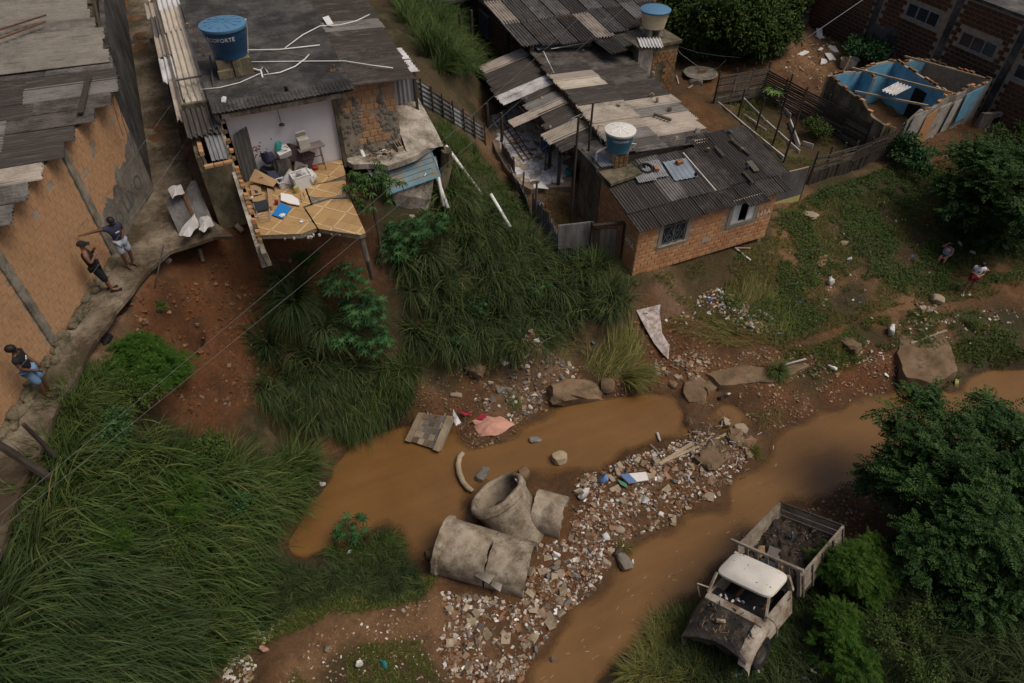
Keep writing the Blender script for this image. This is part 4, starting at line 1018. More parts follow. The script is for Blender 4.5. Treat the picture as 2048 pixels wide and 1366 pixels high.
 # == LONG HOUSE (dark sheets) WITH LEAN-TO
LH=empty('long_house',(17,26,3.2),'low long house under dark patched corrugated sheets with a lean-to over the patio','house')
def xl(y):return 14.2+.115*(y-20.7)
mb=MB()
mb.prism([(xl(21.2)+.1,21.3),(19.1,21.4),(20.5,32.2),(xl(32)+.1,32.0)],3.0,[5.85,5.35,5.35,5.95])
lhw=mb.build('wall','mortar',LH)
for i in range(40):
 y=21.5+i*.265
 for r in range(2):link('brick',brick_mesh(.25,.03,.17,'brick_moss',i%3),lhw,Vector((xl(y)+.085,y,5.72+.19*r))-wl(LH),(0,0,-PI/2+.11*0-.115))
seq=['fibre_grey','fibre_dark','fibre_dark','fibre_grey','fibre_dark','fibre_dark','fibre_dark','fibre_dark','fibre_dark','fibre_grey','fibre_dark','fibre_dark','fibre_grey','fibre_dark']
for i,y in enumerate(np.arange(20.75,32.2,.86)):
 x0=xl(y)+random.uniform(-.1,.06);z0=6.12+.012*(i%2)
 mA='fibre_dark';mB_='fibre_dark'
 if i in(0,1):mA,mB_='fibre_grey','fibre_dark'
 if i in(2,3,4):mA,mB_=('fibre_pale','fibre_pale')if i!=3 else('fibre_pale','fibre_grey')
 if i in(1,):mB_='fibre_pale'
 if i in(7,):mA='fibre_cream'
 if i in(8,):mA='fibre_pale'
 corrugated('roof_sheet',(x0+2.25,y-.05,z0-.21),(1,.045,-.085),(0,1,0),2.75+.02*(y-21)+random.uniform(-.1,.12),.97,mB_,LH,pitch=.15,amp=.03,ragged=.02,seed=400+i)
 corrugated('roof_sheet',(x0-.05,y-.05,z0+.006),(1,.045,-.085),(0,1,0),2.5,.97,mA,LH,pitch=.15,amp=.03,ragged=.03,seed=450+i)
for i,(x,y,L,mt)in enumerate(((15.35,31.9,1.9,'fibre_pale'),(16.9,32.2,2.2,'fibre_grey'))):
 corrugated('roof_sheet',(x,y,6.25),(1,.15,-.02),(-.1,1,0),L,.9,mt,LH,pitch=.15,amp=.03,ragged=.05)
for i,x in enumerate((14.95,16.4,17.8)):
 corrugated('roof_sheet',(x,20.62,6.10-.10*(x-14.4)),(1,0,-.085),(0,1,.25),1.6,.32,['fibre_grey','fibre_dark','fibre_pale'][i],LH,pitch=.16,amp=.03)
rows=[(22.85,12.75),(23.7,12.62),(24.5,13.0),(25.25,13.25),(26.1,12.0),(26.65,13.1),(27.3,13.3),(28.05,12.35),(28.95,12.45),(29.8,12.6),(30.65,12.75),(31.5,12.9)]
lmat=['fibre_dark','fibre_pale','fibre_dark','fibre_dark','fibre_pale','fibre_grey','fibre_dark','fibre_white','fibre_dark','fibre_dark','fibre_dark','fibre_pale']
for i,(y,x0)in enumerate(rows):
 xr=xl(y)-.02;L=xr-x0;W=(rows[i+1][0]-y+.12)if i+1<len(rows)else .95
 corrugated('roof_sheet',(xr,y-.05,5.80+.014*(i%2)-(.02 if i<7 else-.05)),(-1,-.03,-.2),(0,1,0),L*1.02,W,lmat[i],LH,pitch=.15,amp=.03,ragged=.05 if i!=4 else .02,seed=500+i)
mb=MB()
for y in(23.3,26.9):mb.bar((12.9,y,5.05),(xl(y),y,5.66),.07,.1)
mb.bar((12.75,28.2,4.98),(13.1,32.2,5.05),.08,.1);mb.bar((13.1,23,5.05),(13.2,28,5.05),.08,.1)
rf_=mb.build('rafter','wood_dark',LH);rf_['kind']='stuff'
for x,y in((11.9,28.85),(12.15,27.7),(13.15,24.6),(12.9,23.2),(12.95,32.0)):
 MB().tube([(x,y,3.3),(x+.03,y,4.2),(x,y,5.1)],[.085,.08,.07],7).build('post','wood_dark',LH)
for i,(u,v,s)in enumerate(((1305,148,.16),(1100,255,.13),(1117,211,.12),(1236,213,.14),(1303,190,.15),(1315,200,.16),(1339,219,.16),(1352,278,.17),(1375,284,.16),(1395,262,.17),(1085,197,.14),(1166,101,.1),(1052,198,.1))):
 z=5.55 if u<1120 else 6.0-.06*max(0,(u-1150)/60)
 loose('stone',MB().rock(at(u,v,z+.06),(s,s*.8,s*.55),i,sub=2),['stone_grey','stone_tan','cloth_navy'][i%3]if i%5 else 'stone_tan',['tan stone near the upper right edge of the long house roof','tan stone on the lean-to just below the white sheet','dark lump on the lean-to beside the stack of sheets','grey stone high in the middle of the long house roof','tan stone on the pale patch of the long house roof','tan stone right of the tank on the long house roof','grey stone below the log on the long house roof','tan stone on the curved front sheets of the long house','dark lump on the front right corner of the long house roof','grey stone at the right eave of the long house roof','tan stone on the upper lean-to sheets','dark lump at the back edge of the long house roof','small grey stone at the left edge of the lean-to'][i],'stone','stones weighing down the long house roof')
pipe('water_hose',[at(u,v,z)for u,v,z in((1102,98,6.3),(1180,84,6.3),(1190,72,6.4))],.022,'pvc','white hose crossing the upper end of the dark long house roof')
pipe('water_hose',[at(u,v,z)for u,v,z in((1087,103,6.3),(1095,120,6.1),(1109,148,6.1))],.022,'pvc','white hose along the upper wall of the dark long house')
pipe('water_hose',[at(u,v,z)for u,v,z in((1134,185,6.1),(1148,205,5.9),(1160,225,5.75),(1180,243,5.75),(1195,250,5.9),(1208,252,6.9))],.022,'pvc','white hose looping from the lean-to wall to the white lidded tank')
mb=MB();mb.tube([at(1308,228,5.98),at(1342,240,5.95)],.07,7);loose('wood_log',mb,'wood_grey','short grey log lying on the roof behind the white lidded tank','log')
# == PATIO of broken tiles
pp=[(970,215),(978,262),(992,300),(1012,335),(1038,366),(1062,378),(1100,374),(1142,372),(1150,300),(1165,240),(1120,200),(1040,190)]
PW=[at(u,v,3.62)for u,v in pp];PP=[(p[0],p[1])for p in PW]
pc=(sum(p[0]for p in PP)/len(PP),sum(p[1]for p in PP)/len(PP))
def pip(x,y,poly):
 c=False
 for i in range(len(poly)):
  x1,y1=poly[i-1];x2,y2=poly[i]
  if(y1>y)!=(y2>y)and x<(x2-x1)*(y-y1)/(y2-y1)+x1:c=not c
 return c
patio=MB().prism(PP if sum(PP[i-1][0]*PP[i][1]-PP[i][0]*PP[i-1][1]for i in range(len(PP)))>0 else PP[::-1],3.3,3.6).build('patio','grout')
tag(patio,kind='structure')
xs_=[p[0]for p in PP];ys_=[p[1]for p in PP];seeds=[]
tries=0
while len(seeds)<330 and tries<9000:
 tries+=1
 x,y=random.uniform(min(xs_),max(xs_)),random.uniform(min(ys_),max(ys_))
 if not pip(x,y,PP):continue
 if all((x-a)**2+(y-b)**2>.17**2 for a,b in seeds):seeds.append((x,y))
cnt=0
for i,(x,y)in enumerate(seeds):
 nb=sorted(seeds,key=lambda q:(q[0]-x)**2+(q[1]-y)**2)[1:13]
 poly=[(x-.3,y-.3),(x+.3,y-.3),(x+.3,y+.3),(x-.3,y+.3)]
 for a,b in nb:
  mx,my=(x+a)/2,(y+b)/2;dx,dy=a-x,b-y;l=math.hypot(dx,dy);g_=.014
  ex,ey=-dy/l,dx/l;mx-=dx/l*g_;my-=dy/l*g_
  poly=clip(poly,[(mx+ex*-9,my+ey*-9),(mx+ex*9,my+ey*9),(mx+ex*9-dx/l*20,my+ey*9-dy/l*20),(mx-ex*9-dx/l*20,my-ey*9-dy/l*20)])
  if len(poly)<3:break
 if len(poly)<3 or random.random()<.05 or not all(pip(pc[0]+(p[0]-pc[0])*.99,pc[1]+(p[1]-pc[1])*.99,PP)for p in poly):continue
 cnt+=1
 if cnt>300:break
 d_=random.uniform(0,.006)
 MB().prism(poly,3.595,[3.612+d_+random.uniform(-.003,.003)for _ in poly]).build('tile_shard','mosaic' if random.random()<.78 else 'mosaic_tan',patio)
lad=empty('iron_ladder',at(1030,270,3.64),'rusty iron ladder frame lying on the broken tile patio','ladder')
A0,A1,B0,B1=(Vector(at(u,v,3.68))for u,v in((1008,228),(1068,318),(988,238),(1048,322)))
for a,b in((A0,A1),(B0,B1),((A0+B0)/2,(A1+B1)/2)):MB().bar(a,b,.035,.035).build('rail','rust',lad)
for t in np.linspace(.03,.97,12):MB().bar(A0.lerp(A1,t),B0.lerp(B1,t),.025,.025).build('rung','rust',lad)
loose('plastic_bucket',MB().lathe([(0,0),(.13,0),(.17,.3),(.15,.3),(.12,.03)],14,at(1138,350,3.62)),'cloth_teal','small teal bucket at the edge of the broken tile patio','bucket',smooth=False)
loose('water_drum',MB().lathe([(0,0),(.27,0),(.29,.3),(.27,.6),(.29,.8),(0,.8)],16,at(1093,300,3.62)),'tank_blue','dark blue drum standing under the patio lean-to','drum',auto=40)
loose('tile_slab',MB().sheet([at(1073,376,3.68),at(1098,379,3.66),at(1081,362,3.66)],(0,0,1),.02),'white_paint','white triangular tile at the front edge of the patio','tile')
loose('plastic_basin',MB().lathe([(0,0),(.17,0),(.22,.14),(.23,.14),(.2,.15),(.15,.03),(0,.03)],16,gnd(1071,412)),'lid_blue','blue plastic basin on the weedy strip below the patio','basin',auto=40)
for i,(u,v,mt)in enumerate(((1085,410,'cloth_yellow'),(1080,420,'bag_white'),(1077,425,'bag_blue'),(1092,414,'plastic_red'))):
 loose('plastic_wrapper',MB().rock(gnd(u,v,.04),(.14,.1,.05),i+60,sub=2,rough=.4),mt,['yellow wrapper beside the blue basin','white wrapper in front of the blue basin','blue wrapper in front of the blue basin','red wrapper right of the blue basin'][i]+' below the patio','wrapper')
FZ=empty('scrap_fence',gnd(1050,400),'ragged scrap metal fence between the weedy slope and the patio yard','fence')
pts=[gnd(u,v)for u,v in((1005,322),(1030,362),(1044,396),(1066,436),(1098,474),(1118,512))]
for i in range(len(pts)-1):
 a,b=pts[i],pts[i+1];d=b-a
 corrugated('sheet',a+Vector((0,0,-.1)),(random.uniform(-.25,.1),.1,1),(d.x,d.y,d.z),random.uniform(.85,1.2),d.length*.98,['zinc_dull','zinc','zinc_dull'][i%3],FZ,pitch=.18,amp=.02,ragged=.12,rows=3,seed=700+i)
 MB().tube([b+Vector((0,0,-.2)),b+Vector((random.uniform(-.1,.1),0,1.25))],[.05,.035],6).build('post','wood_grey',FZ)
post(1140,456,233,.055,'wood_dark','tall dark pole standing beside the patio with cables at its top')
post(1166,420,206,.05,'wood_dark','thin dark pole in front of the concrete platform of the brick house')
post(1071,440,362,.05,'wood_grey','short grey post in the scrap fence below the patio')
post(1090,350,300,.05,'wood_grey','short post under the front edge of the patio lean-to')
cabl=[((1144,236,6.0),(1188,208,6.3)),((1144,240,6.0),(1110,300,4.5)),((1188,208,6.3),(1165,235,6.0)),((1144,236,6.0),(1050,330,4.0)),((1144,238,6.1),(1175,225,6.2))]
mb=MB()
for a,b in cabl:
 a,b=Vector(at(*a)),Vector(at(*b));mb.tube([a,(a+b)/2-Vector((0,0,.12)),b],.011,4)
loose('cable_bundle',mb,'wire','loose cables strung between the two dark poles beside the patio','cable')
# == BRICK HOUSE 149A
BH=empty('brick_house',(16.5,19,2.8),'small orange brick house with dark corrugated roof, barred window and white louvre shutters','house')
X0,X1,YF,YB=13.19,19.78,17.23,20.6
ZB,ZT=2.7,5.02
bwin=(1.12,2.24,1.17,2.26)
lwin=(4.42,5.55,1.22,2.30)
mb=MB();wall_box(mb,(X0,YF,ZB),(1,0),X1-X0,ZT-ZB,.15,(bwin,lwin))
fw=mb.build('front_wall','mortar',BH)
def skipf(s,z,w):
 for h in(bwin,lwin):
  if h[0]-.17-w*.4<s<h[1]+.17+w*.4 and h[2]-.22<z<h[3]+.13:return True
 return random.random()<.008
brickwork(fw,(X0,YF,ZB),(1,0),X1-X0,ZT-ZB,'brick_house',skip=skipf,bl=.32,bh=.195,gap=.02,proud=.008,most=300)
mb=MB()
mb.hexa([(X0,21.9,2.7),(X0,YF+.151,2.7),(X0+.15,YF+.151,2.7),(X0+.15,21.9,2.7),(X0,21.9,6.0),(X0,YF+.151,5.05),(X0+.15,YF+.151,5.05),(X0+.15,21.9,6.0)])
sw=mb.build('side_wall','plaster_mossy',BH)
brickwork(sw,(X0,20.15,2.7),(0,-1),20.15-YF,2.95,'brick_house',skip=lambda s,z,w:z>2.32+(2.92-s)*.19 or random.random()<.01,bl=.32,bh=.195,gap=.02)
mb=MB().box(X1-.15,X1,YF+.151,21.2,2.4,5.0).box(X0+.16,X1-.16,21.0,21.15,2.7,5.7)
mb.build('back_wall','mortar',BH)
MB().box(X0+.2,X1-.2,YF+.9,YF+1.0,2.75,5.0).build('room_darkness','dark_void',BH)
def surround(h,name='window_surround'):
 mb=MB();s0,s1,z0,z1=h
 for a,b,c,d in((s0-.16,s0,z0-.16,z1+.1),(s1,s1+.16,z0-.16,z1+.1),(s0,s1,z0-.16,z0),(s0,s1,z1,z1+.1)):
  mb.box(X0+a,X0+b,YF-.022,YF+.02,ZB+c,ZB+d,.006)
 return mb.build(name,'concrete',BH)
wf=surround(bwin)
s0,s1,z0,z1=bwin;wx0,wx1,wz0,wz1=X0+s0,X0+s1,ZB+z0,ZB+z1
win=MB()
for a in(wx0+.03,wx1-.03,(wx0+wx1)/2):win.box(a-.025,a+.025,YF+.02,YF+.06,wz0,wz1)
for a in(wz0+.03,wz1-.03,wz1-.25):win.box(wx0+.056,wx1-.056,YF+.022,YF+.058,a-.02,a+.02)
wn_=win.build('window','window_frame',BH)
for a,b in((wx0+.06,(wx0+wx1)/2-.03),((wx0+wx1)/2+.03,wx1-.06)):
 MB().box(a,b,YF+.065,YF+.07,wz0+.05,wz1-.28).build('pane','glass_dark',wn_)
 MB().box(a,b,YF+.036,YF+.042,wz1-.23,wz1-.05).build('pane','glass_dark',wn_)
mb=MB();W_,H_=wx1-wx0,wz1-wz0
for k_ in range(-2,4):
 for sg in(1,-1):
  P=[]
  for t in np.linspace(0,1,9):
   x=wx0+(k_+t*1.5)*W_/3 if sg>0 else wx1-(k_+t*1.5)*W_/3
   if wx0-.01<=x<=wx1+.01:P.append((x,YF-.004+.006*sg,wz0+t*H_))
  if len(P)>1:mb.tube(P,.011,5)
for cx_,cz_ in((.3,.3),(.62,.42),(.45,.7)):
 mb.tube([(wx0+W_*cx_+.09*math.cos(a),YF-.02,wz0+H_*cz_+.13*math.sin(a))for a in np.linspace(0,2*PI,13)],.010,5,cap=False)
gr=mb.build('grille','window_frame',BH);gr['kind']='stuff'
MB().box(wx0-.1,wx1+.1,YF-.05,YF+.02,wz0-.06,wz0-.012).build('sill','concrete',BH)
surround(lwin)
s0,s1,z0,z1=lwin;wx0,wx1,wz0,wz1=X0+s0,X0+s1,ZB+z0,ZB+z1
mb=MB()
for a,b,c,d in((wx0,wx0+.04,wz0,wz1),(wx1-.04,wx1,wz0,wz1),(wx0+.04,wx1-.04,wz1-.04,wz1),(wx0+.04,wx1-.04,wz0,wz0+.03)):mb.box(a,b,YF-.01,YF+.05,c,d)
mb.build('window','white_paint',BH)
for a,b in((wx0+.045,wx0+.36),(wx1-.36,wx1-.045)):
 mb=MB()
 for c,d,e,f in((a,a+.03,wz0+.035,wz1-.045),(b-.03,b,wz0+.035,wz1-.045)):mb.box(c,d,YF-.03,YF,e,f)
 sh=mb.build('shutter','white_paint',BH)
 for j in range(14):
  z=wz0+.07+j*(wz1-wz0-.13)/14
  MB().add([(a+.03,YF-.03,z),(b-.03,YF-.03,z),(b-.03,YF-.005,z+.055),(a+.03,YF-.005,z+.055),(a+.03,YF-.022,z-.004),(b-.03,YF-.022,z-.004),(b-.03,YF+.003,z+.05),(a+.03,YF+.003,z+.05)],[(0,1,2,3),(4,7,6,5),(0,4,5,1),(2,6,7,3)]).build('louvre','white_plastic',sh)
def wall_text(txt,size,place,xdir,parent,rot=0,mat='chalk'):
 tm=text_mesh(txt,size,mat,.003);xd=Vector(xdir).normalized();zd=Vector((0,0,1));nd=xd.cross(zd)
 o_=link('house_number',tm,parent)
 o_.matrix_local=Matrix.Translation(Vector(place)-wl(parent))@Matrix(((xd.x,0,nd.x,0),(xd.y,0,nd.y,0),(0,1,0,0),(0,0,0,1)))@Matrix.Rotation(rot,4,'Z')
 return o_
wall_text('149A',.34,(X0+6.1,YF-.028,4.05),(1,0,0),BH,.05)
wall_text('149A',.40,(X0-.028,YF+.55,4.05),(0,-1,0),BH,-.1)
MB().box(X0+3.2,X0+3.6,YF-.024,YF+.0,3.42,3.6,.02).build('cement_patch','concrete',BH)
sl=.185
for i,x in enumerate(np.arange(13.02,19.9,.98)):
 L=1.25 if i!=5 else 1.55
 corrugated('roof_sheet',(x,16.98-(.25 if i==5 else 0),5.05+.008*(i%2)-(.05 if i==5 else 0)),(0,1,sl),(1,0,0),L,1.06 if i<7 else .3+.0,'fibre_dark',BH,pitch=.125,amp=.022,ragged=.015,seed=900+i)
for i,x in enumerate(np.arange(13.05,19.8,.95)):
 y=17.95+random.uniform(-.12,.1);zz=5.10+(y-16.98)*sl
 corrugated('roof_sheet',(x,y,zz+.010*(i%2)),(0,1,sl*.95),(1,0,0),2.65+(.6 if i>4 else 0),1.03,['fibre_dark','fibre_dark','fibre_grey','fibre_grey','fibre_dark','fibre_dark','fibre_dark'][i%7],BH,pitch=.125,amp=.022,ragged=.02,seed=920+i)
rz=lambda x,y:5.12+(y-16.98)*sl
def on_roof(u,v,lift=.03):
 p=at(u,v,5.5)
 for _ in range(8):p=at(u,v,rz(p[0],p[1])+lift)
 return Vector(p)
GRP_S='loose zinc sheets on the brick house roof'
for i,(q,mt,lab)in enumerate((([(1352,322),(1332,340),(1345,365),(1375,352)],'zinc_blue','bluish loose zinc sheet weighed down by a brick on the brick house roof'),([(1310,322),(1285,331),(1318,358),(1334,349)],'zinc','pale loose zinc sheet under the tyre on the brick house roof'),([(1262,346),(1287,336),(1322,358),(1281,369)],'zinc','rust streaked loose zinc sheet left of the tyre on the brick house roof'))):
 P=[on_roof(u,v,.05+.02*i)for u,v in q]
 a=P[0];w=P[3]-P[0]if i==0 else P[1]-P[0];l=P[1]-P[0]if i==0 else P[3]-P[0]
 a_=on_roof(*((1325,332),(1285,331),(1262,346))[i],.05+.025*(i!=0)*i)
 L_,W_=((1.15,1.05),(1.0,.7),(.75,.8))[i]
 corrugated('tmp',a_+Vector((0,-L_*.8,-L_*.8*sl)),(.12,1,sl),(1,-.1,0),L_,W_,mt,None,pitch=.21 if i==0 else .1,amp=.014,square=(i==0),seed=950+i)
 s_=bpy.data.objects['tmp'];s_.name='zinc_sheet';single(tag(s_,lab,'roof sheet',GRP_S))
c=on_roof(1292,336,.13);mb=MB()
for k_ in range(24):
 pass
ring=[(c.x+.26*math.cos(t),c.y+.26*math.sin(t),c.z+.26*math.sin(t)*sl)for t in np.linspace(0,2*PI,25)]
loose('tyre',MB().tube(ring,.05,8,cap=False),'tyre','old bicycle tyre lying on the brick house roof','tyre',smooth=True)
for i,(u,v,a)in enumerate(((1312,337,1.2),(1359,324,.1))):
 T_=empty('hollow_brick',on_roof(u,v,.0),['orange hollow brick between tyre and bluish zinc sheet on the roof','orange hollow brick above the bluish zinc sheet on the roof'][i],'brick','hollow bricks weighing down the zinc sheets')
 c=on_roof(u,v,.10+.05);d=Vector((math.cos(a),math.sin(a),0))
 MB().obox(c,d*.15,Vector((-d.y,d.x,.18))*.09,Vector((0,-.18,1))*.075).build('clay_body','shard_brick',T_)
for i,(u,v,s,mt,lab)in enumerate(((1391,350,.14,'cloth_black','black rag lying on the brick house roof'),(1495,335,.13,'cloth_navy','dark blue rag near the right end of the brick house roof'),(1460,263,.13,'stone_grey','grey stone at the top corner of the brick house roof'),(1415,299,.15,'straw','clump of dry straw on the upper edge of the brick house roof'),(1484,298,.1,'stone_tan','small tan stone on the right side of the brick house roof'))):
 loose('rag' if 'rag' in lab else 'stone',MB().rock(on_roof(u,v,.07),(s,s*.75,s*.5),40+i,sub=2),mt,lab,'rag' if 'rag' in lab else 'stone')
GRP_B='old boards lying on the brick house roof'
for i,(a,b,w)in enumerate((((1462,277),(1500,308),.17),((1498,322),(1514,342),.26),((1487,343),(1507,366),.14),((1430,292),(1447,312),.13),((1242,346),(1285,333),.14))):
 loose('wood_board',MB().bar(on_roof(*a,.1),on_roof(*b,.1),w,.025),'wood_dark' if i!=1 else 'wood_grey',['long dark board near the right edge of the brick house roof','short greyish board in the right half of the brick house roof','dark board near the front right of the brick house roof','small dark board near the back of the brick house roof','grey board at the left top corner of the brick house roof'][i],'board',GRP_B)
loose('pvc_strip',MB().bar(on_roof(1366,305,.06),on_roof(1432,381,.06),.03,.02),'chalk','thin pale strip running down the brick house roof','strip')
loose('wood_beam',MB().bar((19.7,17.6,5.0),(20.15,17.35,5.02),.05,.06),'wood_dark','dark beam end sticking out under the right roof corner of the brick house','beam')
PL=empty('tank_platform',(13.9,21,5.7),'mossy concrete platform with a brick pier carrying the white lidded tank','platform')
MB().prism([(13.0,20.35),(14.5,20.35),(14.75,22.3),(13.1,22.4)],5.75,5.93).build('slab','slab_concrete',PL)
MB().prism([(13.1,19.35),(14.65,19.55),(14.6,20.33),(13.1,20.33)],5.66,5.78).build('lower_slab','plaster_mossy',PL)
corrugated('sheet',(13.15,20.3,5.98),(.1,1,.03),(1,-.1,-.02),.9,.75,'zinc',PL,pitch=.12,amp=.02)
pz=MB();pc_=at(1236,298,6.42);pz.box(pc_[0]-.32,pc_[0]+.32,pc_[1]-.3,pc_[1]+.3,5.78,6.40)
pier=pz.build('pier','plaster_worn',PL)
for i in range(9):
 link('brick',brick_mesh(.2,.05,.16,'brick_moss',i%3),pier,Vector((pc_[0]-.21+.21*(i%3),pc_[1]-.3,5.88+.19*(i//3)))-wl(PL))
water_tank('water_tank',(pc_[0],pc_[1],6.41),.82,.43,.57,'tank_teal','lid_white','teal round water tank with a white lid on the brick pier of the brick house','FIBROMAR',.13,-PI/2-.42,8)
pa=[at(1218,292,6.55),at(1197,302,6.45),at(1193,306,6.35),at(1184,380,4.4),at(1180,420,3.25)]
pipe('drain_pipe',pa,.04,'pvc','white pipe running down from the white lidded tank past the brick house wall',n=8)
pipe('water_pipe',[at(1203,285,6.6),at(1200,275,6.9),at(1206,268,7.1)],.016,'pvc','thin white pipe at the left of the white lidded tank')
pipe('water_pipe',[at(1264,287,6.7),at(1273,288,6.5),at(1264,296,6.4)],.016,'pvc','thin white pipe at the right of the white lidded tank')
GT=empty('yard_gate',gnd(1150,520),'grey sheet metal gate panel closing the yard beside the brick house','gate')
ga,gb=gnd(1116,518),gnd(1180,515);ga.z=gb.z=2.75;d=gb-ga
corrugated('panel',ga+Vector((0,0,-.05)),(0,.1,1),d,.75,d.length,'zinc_dull',GT,pitch=.09,amp=.015,rows=2)
MB().sheet([ga+Vector((0,.06,.7)),gb+Vector((0,.06,.7)),gb+Vector((0,.16,1.75)),ga+Vector((0,.16,1.75))],(0,-1,0),.02).build('upper_panel','zinc_dull',GT)
MB().bar(ga+Vector((0,.17,1.76)),gb+Vector((0,.17,1.76)),.03,.04).build('rail','zinc',GT)
DG=empty('yard_door',gnd(1212,520),'rust stained boarded door under a small beam beside the brick house','door')
da,db=gnd(1184,520),gnd(1240,522);da.z=db.z=2.75;d=db-da
for i in range(5):
 a=da+d*(i/5+.01);b=da+d*((i+1)/5-.01)
 MB().sheet([a,b,b+Vector((0,.12,1.62+random.uniform(-.04,.03))),a+Vector((0,.12,1.62+random.uniform(-.04,.03)))],(0,-1,0),.03).build('board',['rust','wood_grey','wood_grey','wood_grey','rust'][i]if i else 'wood_dark',DG)
MB().bar(da+Vector((-.05,.1,1.75)),db+Vector((.25,.12,1.95)),.14,.1).build('beam','wood_dark',DG)
for p in(da+Vector((-.06,.1,0)),db+Vector((.1,.1,0))):MB().bar(p+Vector((0,0,-.1)),p+Vector((0,.05,1.9)),.1,.1).build('post','wood_dark',DG)
# == UPPER HOUSE
UH=empty('upper_house',(18.8,33,3.4),'weathered brick house with a broad grey corrugated roof at the top of the picture','house')
mb=MB().box(15.4,15.55,31.3,42,3.3,6.55).box(15.55,18.9,31.3,31.45,3.3,6.1).box(18.9,22.4,32.4,32.5,3.3,6.2)
uw=mb.build('wall','mortar',UH)
brickwork(uw,(15.398,42,3.6),(0,-1),10.5,2.9,'brick_dark',most=250,skip=lambda s,z,w:3.8<s<5.2 and 1.2<z<2.4)
mb=MB()
for i in range(7):mb.box(15.34,15.37,36.85+.2*i,36.88+.2*i,4.8,6.0)
mb.box(15.335,15.375,36.8,38.2,4.78,4.83).box(15.335,15.375,36.8,38.2,5.95,6.0)
mb.build('window_bars','window_frame',UH);MB().box(15.36,15.395,36.8,38.2,4.83,5.95).build('window','glass_dark',UH)
MB().box(15.25,15.4,31.15,31.3,3.3,6.5).box(15.2,15.34,33.9,34.05,3.3,6.4).build('pillar','wood_dark',UH)
for r,(ys,L)in enumerate(((31.0,2.6),(33.3,2.6),(35.6,2.6),(37.9,2.6))):
 for i,x in enumerate(np.arange(14.75,23.6,1.0)):
  y=ys+(random.uniform(-.15,.15)-(.55*(1-abs(x-18)/3.5)if r==0 else 0))
  if r==0 and x>21.2:y+=.9
  corrugated('roof_sheet',(x,y,6.55+(y-31)*.13+.012*(i%2)+.004*r),(-.02,1,.13),(1,0,-.03),L if not(r==0 and x>21.2)else L-.9,1.08,random.choice(('fibre_grey','fibre_grey','fibre_pale','fibre_dark')),UH,pitch=.17,amp=.032,ragged=.03,seed=1000+r*20+i)
for i,x in enumerate((18.6,19.6,20.5)):
 corrugated('roof_sheet',(x,28.9+.5*i,6.35),(0,1,.02),(1,.1,0),1.9,1.05,['fibre_dark','fibre_grey','fibre_dark'][i],UH,pitch=.17,amp=.032,ragged=.03)
corrugated('roof_sheet',(15.6,30.9,6.3),(1,.1,-.02),(0,1,0),2.2,.5,'zinc',UH,pitch=.12,amp=.012)
TW=empty('brick_tower',(21.9,30.3,3.2),'stained brick stair block carrying the cream tank with a blue lid','outbuilding')
TX0,TX1,TY0,TY1,TZ=20.35,22.75,29.0,31.6,6.25
_b=gnd(1305,165);
mb=MB().box(TX0,TX1,TY0,TY1,3.0,TZ)
tw=mb.build('wall','plaster_mossy',TW)
brickwork(tw,(TX0+.9,TY0-.002,3.1),(1,0),TX1-TX0-.9,3.0,'brick_moss',most=120,skip=lambda s,z,w:(.25<s<.75 and .5<z<2.2)or random.random()<.03)
MB().box(TX0-.02,TX0+.85,TY0-.02,TY0,4.6,TZ-.05,.01).build('plaster_patch','plaster_worn',TW)
MB().box(TX0-.03,TX0-.004,TY0+.5,TY0+1.1,5.2,5.9).build('window','dark_void',TW)
MB().box(TX0-.1,TX1+.1,TY0-.1,TY1+.1,TZ+.002,TZ+.14).build('slab','plaster_mossy',TW)
corrugated('roof_sheet',(TX0-.1,TY0-.15,TZ+.2),(.45,1,0),(1,-.45,0),1.2,1.2,'fibre_white',TW,pitch=.16,amp=.03)
tt=at(1311,22,7.55)
mb=MB();mb.box(tt[0]-.42,tt[0]-.2,tt[1]-.3,tt[1]+.3,TZ+.142,6.8).box(tt[0]+.2,tt[0]+.42,tt[1]-.3,tt[1]+.3,TZ+.142,6.8)
mb.build('pier','plaster_worn',TW)
water_tank('water_tank',(tt[0],tt[1],6.81),.8,.55,.70,'tank_cream','tank_blue','cream round water tank with a blue lid on the brick stair block at the top','',.1,-PI/2,10)if False else None
TC=empty('water_tank',(tt[0],tt[1],6.81),'cream round water tank with a blue lid on the brick stair block at the top','water tank')
MB().lathe([(0,0),(.58,0),(.62,.25),(.635,.26),(.66,.5),(.675,.51),(.72,.8),(.74,.82)],28,(tt[0],tt[1],6.81)).build('body','tank_cream',TC,auto=40)
MB().lathe([(.77,.76),(.785,.84),(.7,.88),(.4,.95),(0,.97)],28,(tt[0],tt[1],6.81)).build('lid','lid_blue',TC,auto=40)
loose('hollow_brick',MB().obox(at(1072,82,6.45),(.14,.02,0),(-.01,.09,0),(0,0,.09)),'shard_brick','orange brick lying on the pale sheet between the two upper roofs','brick')
pipe('pvc_pipe',[at(1240,40,6.6),at(1262,38,6.55)],.03,'pvc','short white pipe on the roof edge near the cream tank')
NB_=empty('back_shed',(13.5,40,5),'dark timber shed at the top edge beside the tall grass slope','shed')
MB().box(12.6,14.6,38.2,42,4.0,6.6).build('wall','wood_dark',NB_);MB().box(12.4,14.9,38.0,42.2,6.6,6.72).build('roof','slab_concrete',NB_)
for i,(u,v,vt)in enumerate(((945,100,20),(922,90,28),(985,110,60))):
 post(u,v,vt,.09,'wood_dark',['brown timber post at the left of the upper house','leaning timber post by the tall grass at the top','thin timber post below the upper house wall'][i],name='wood_post')
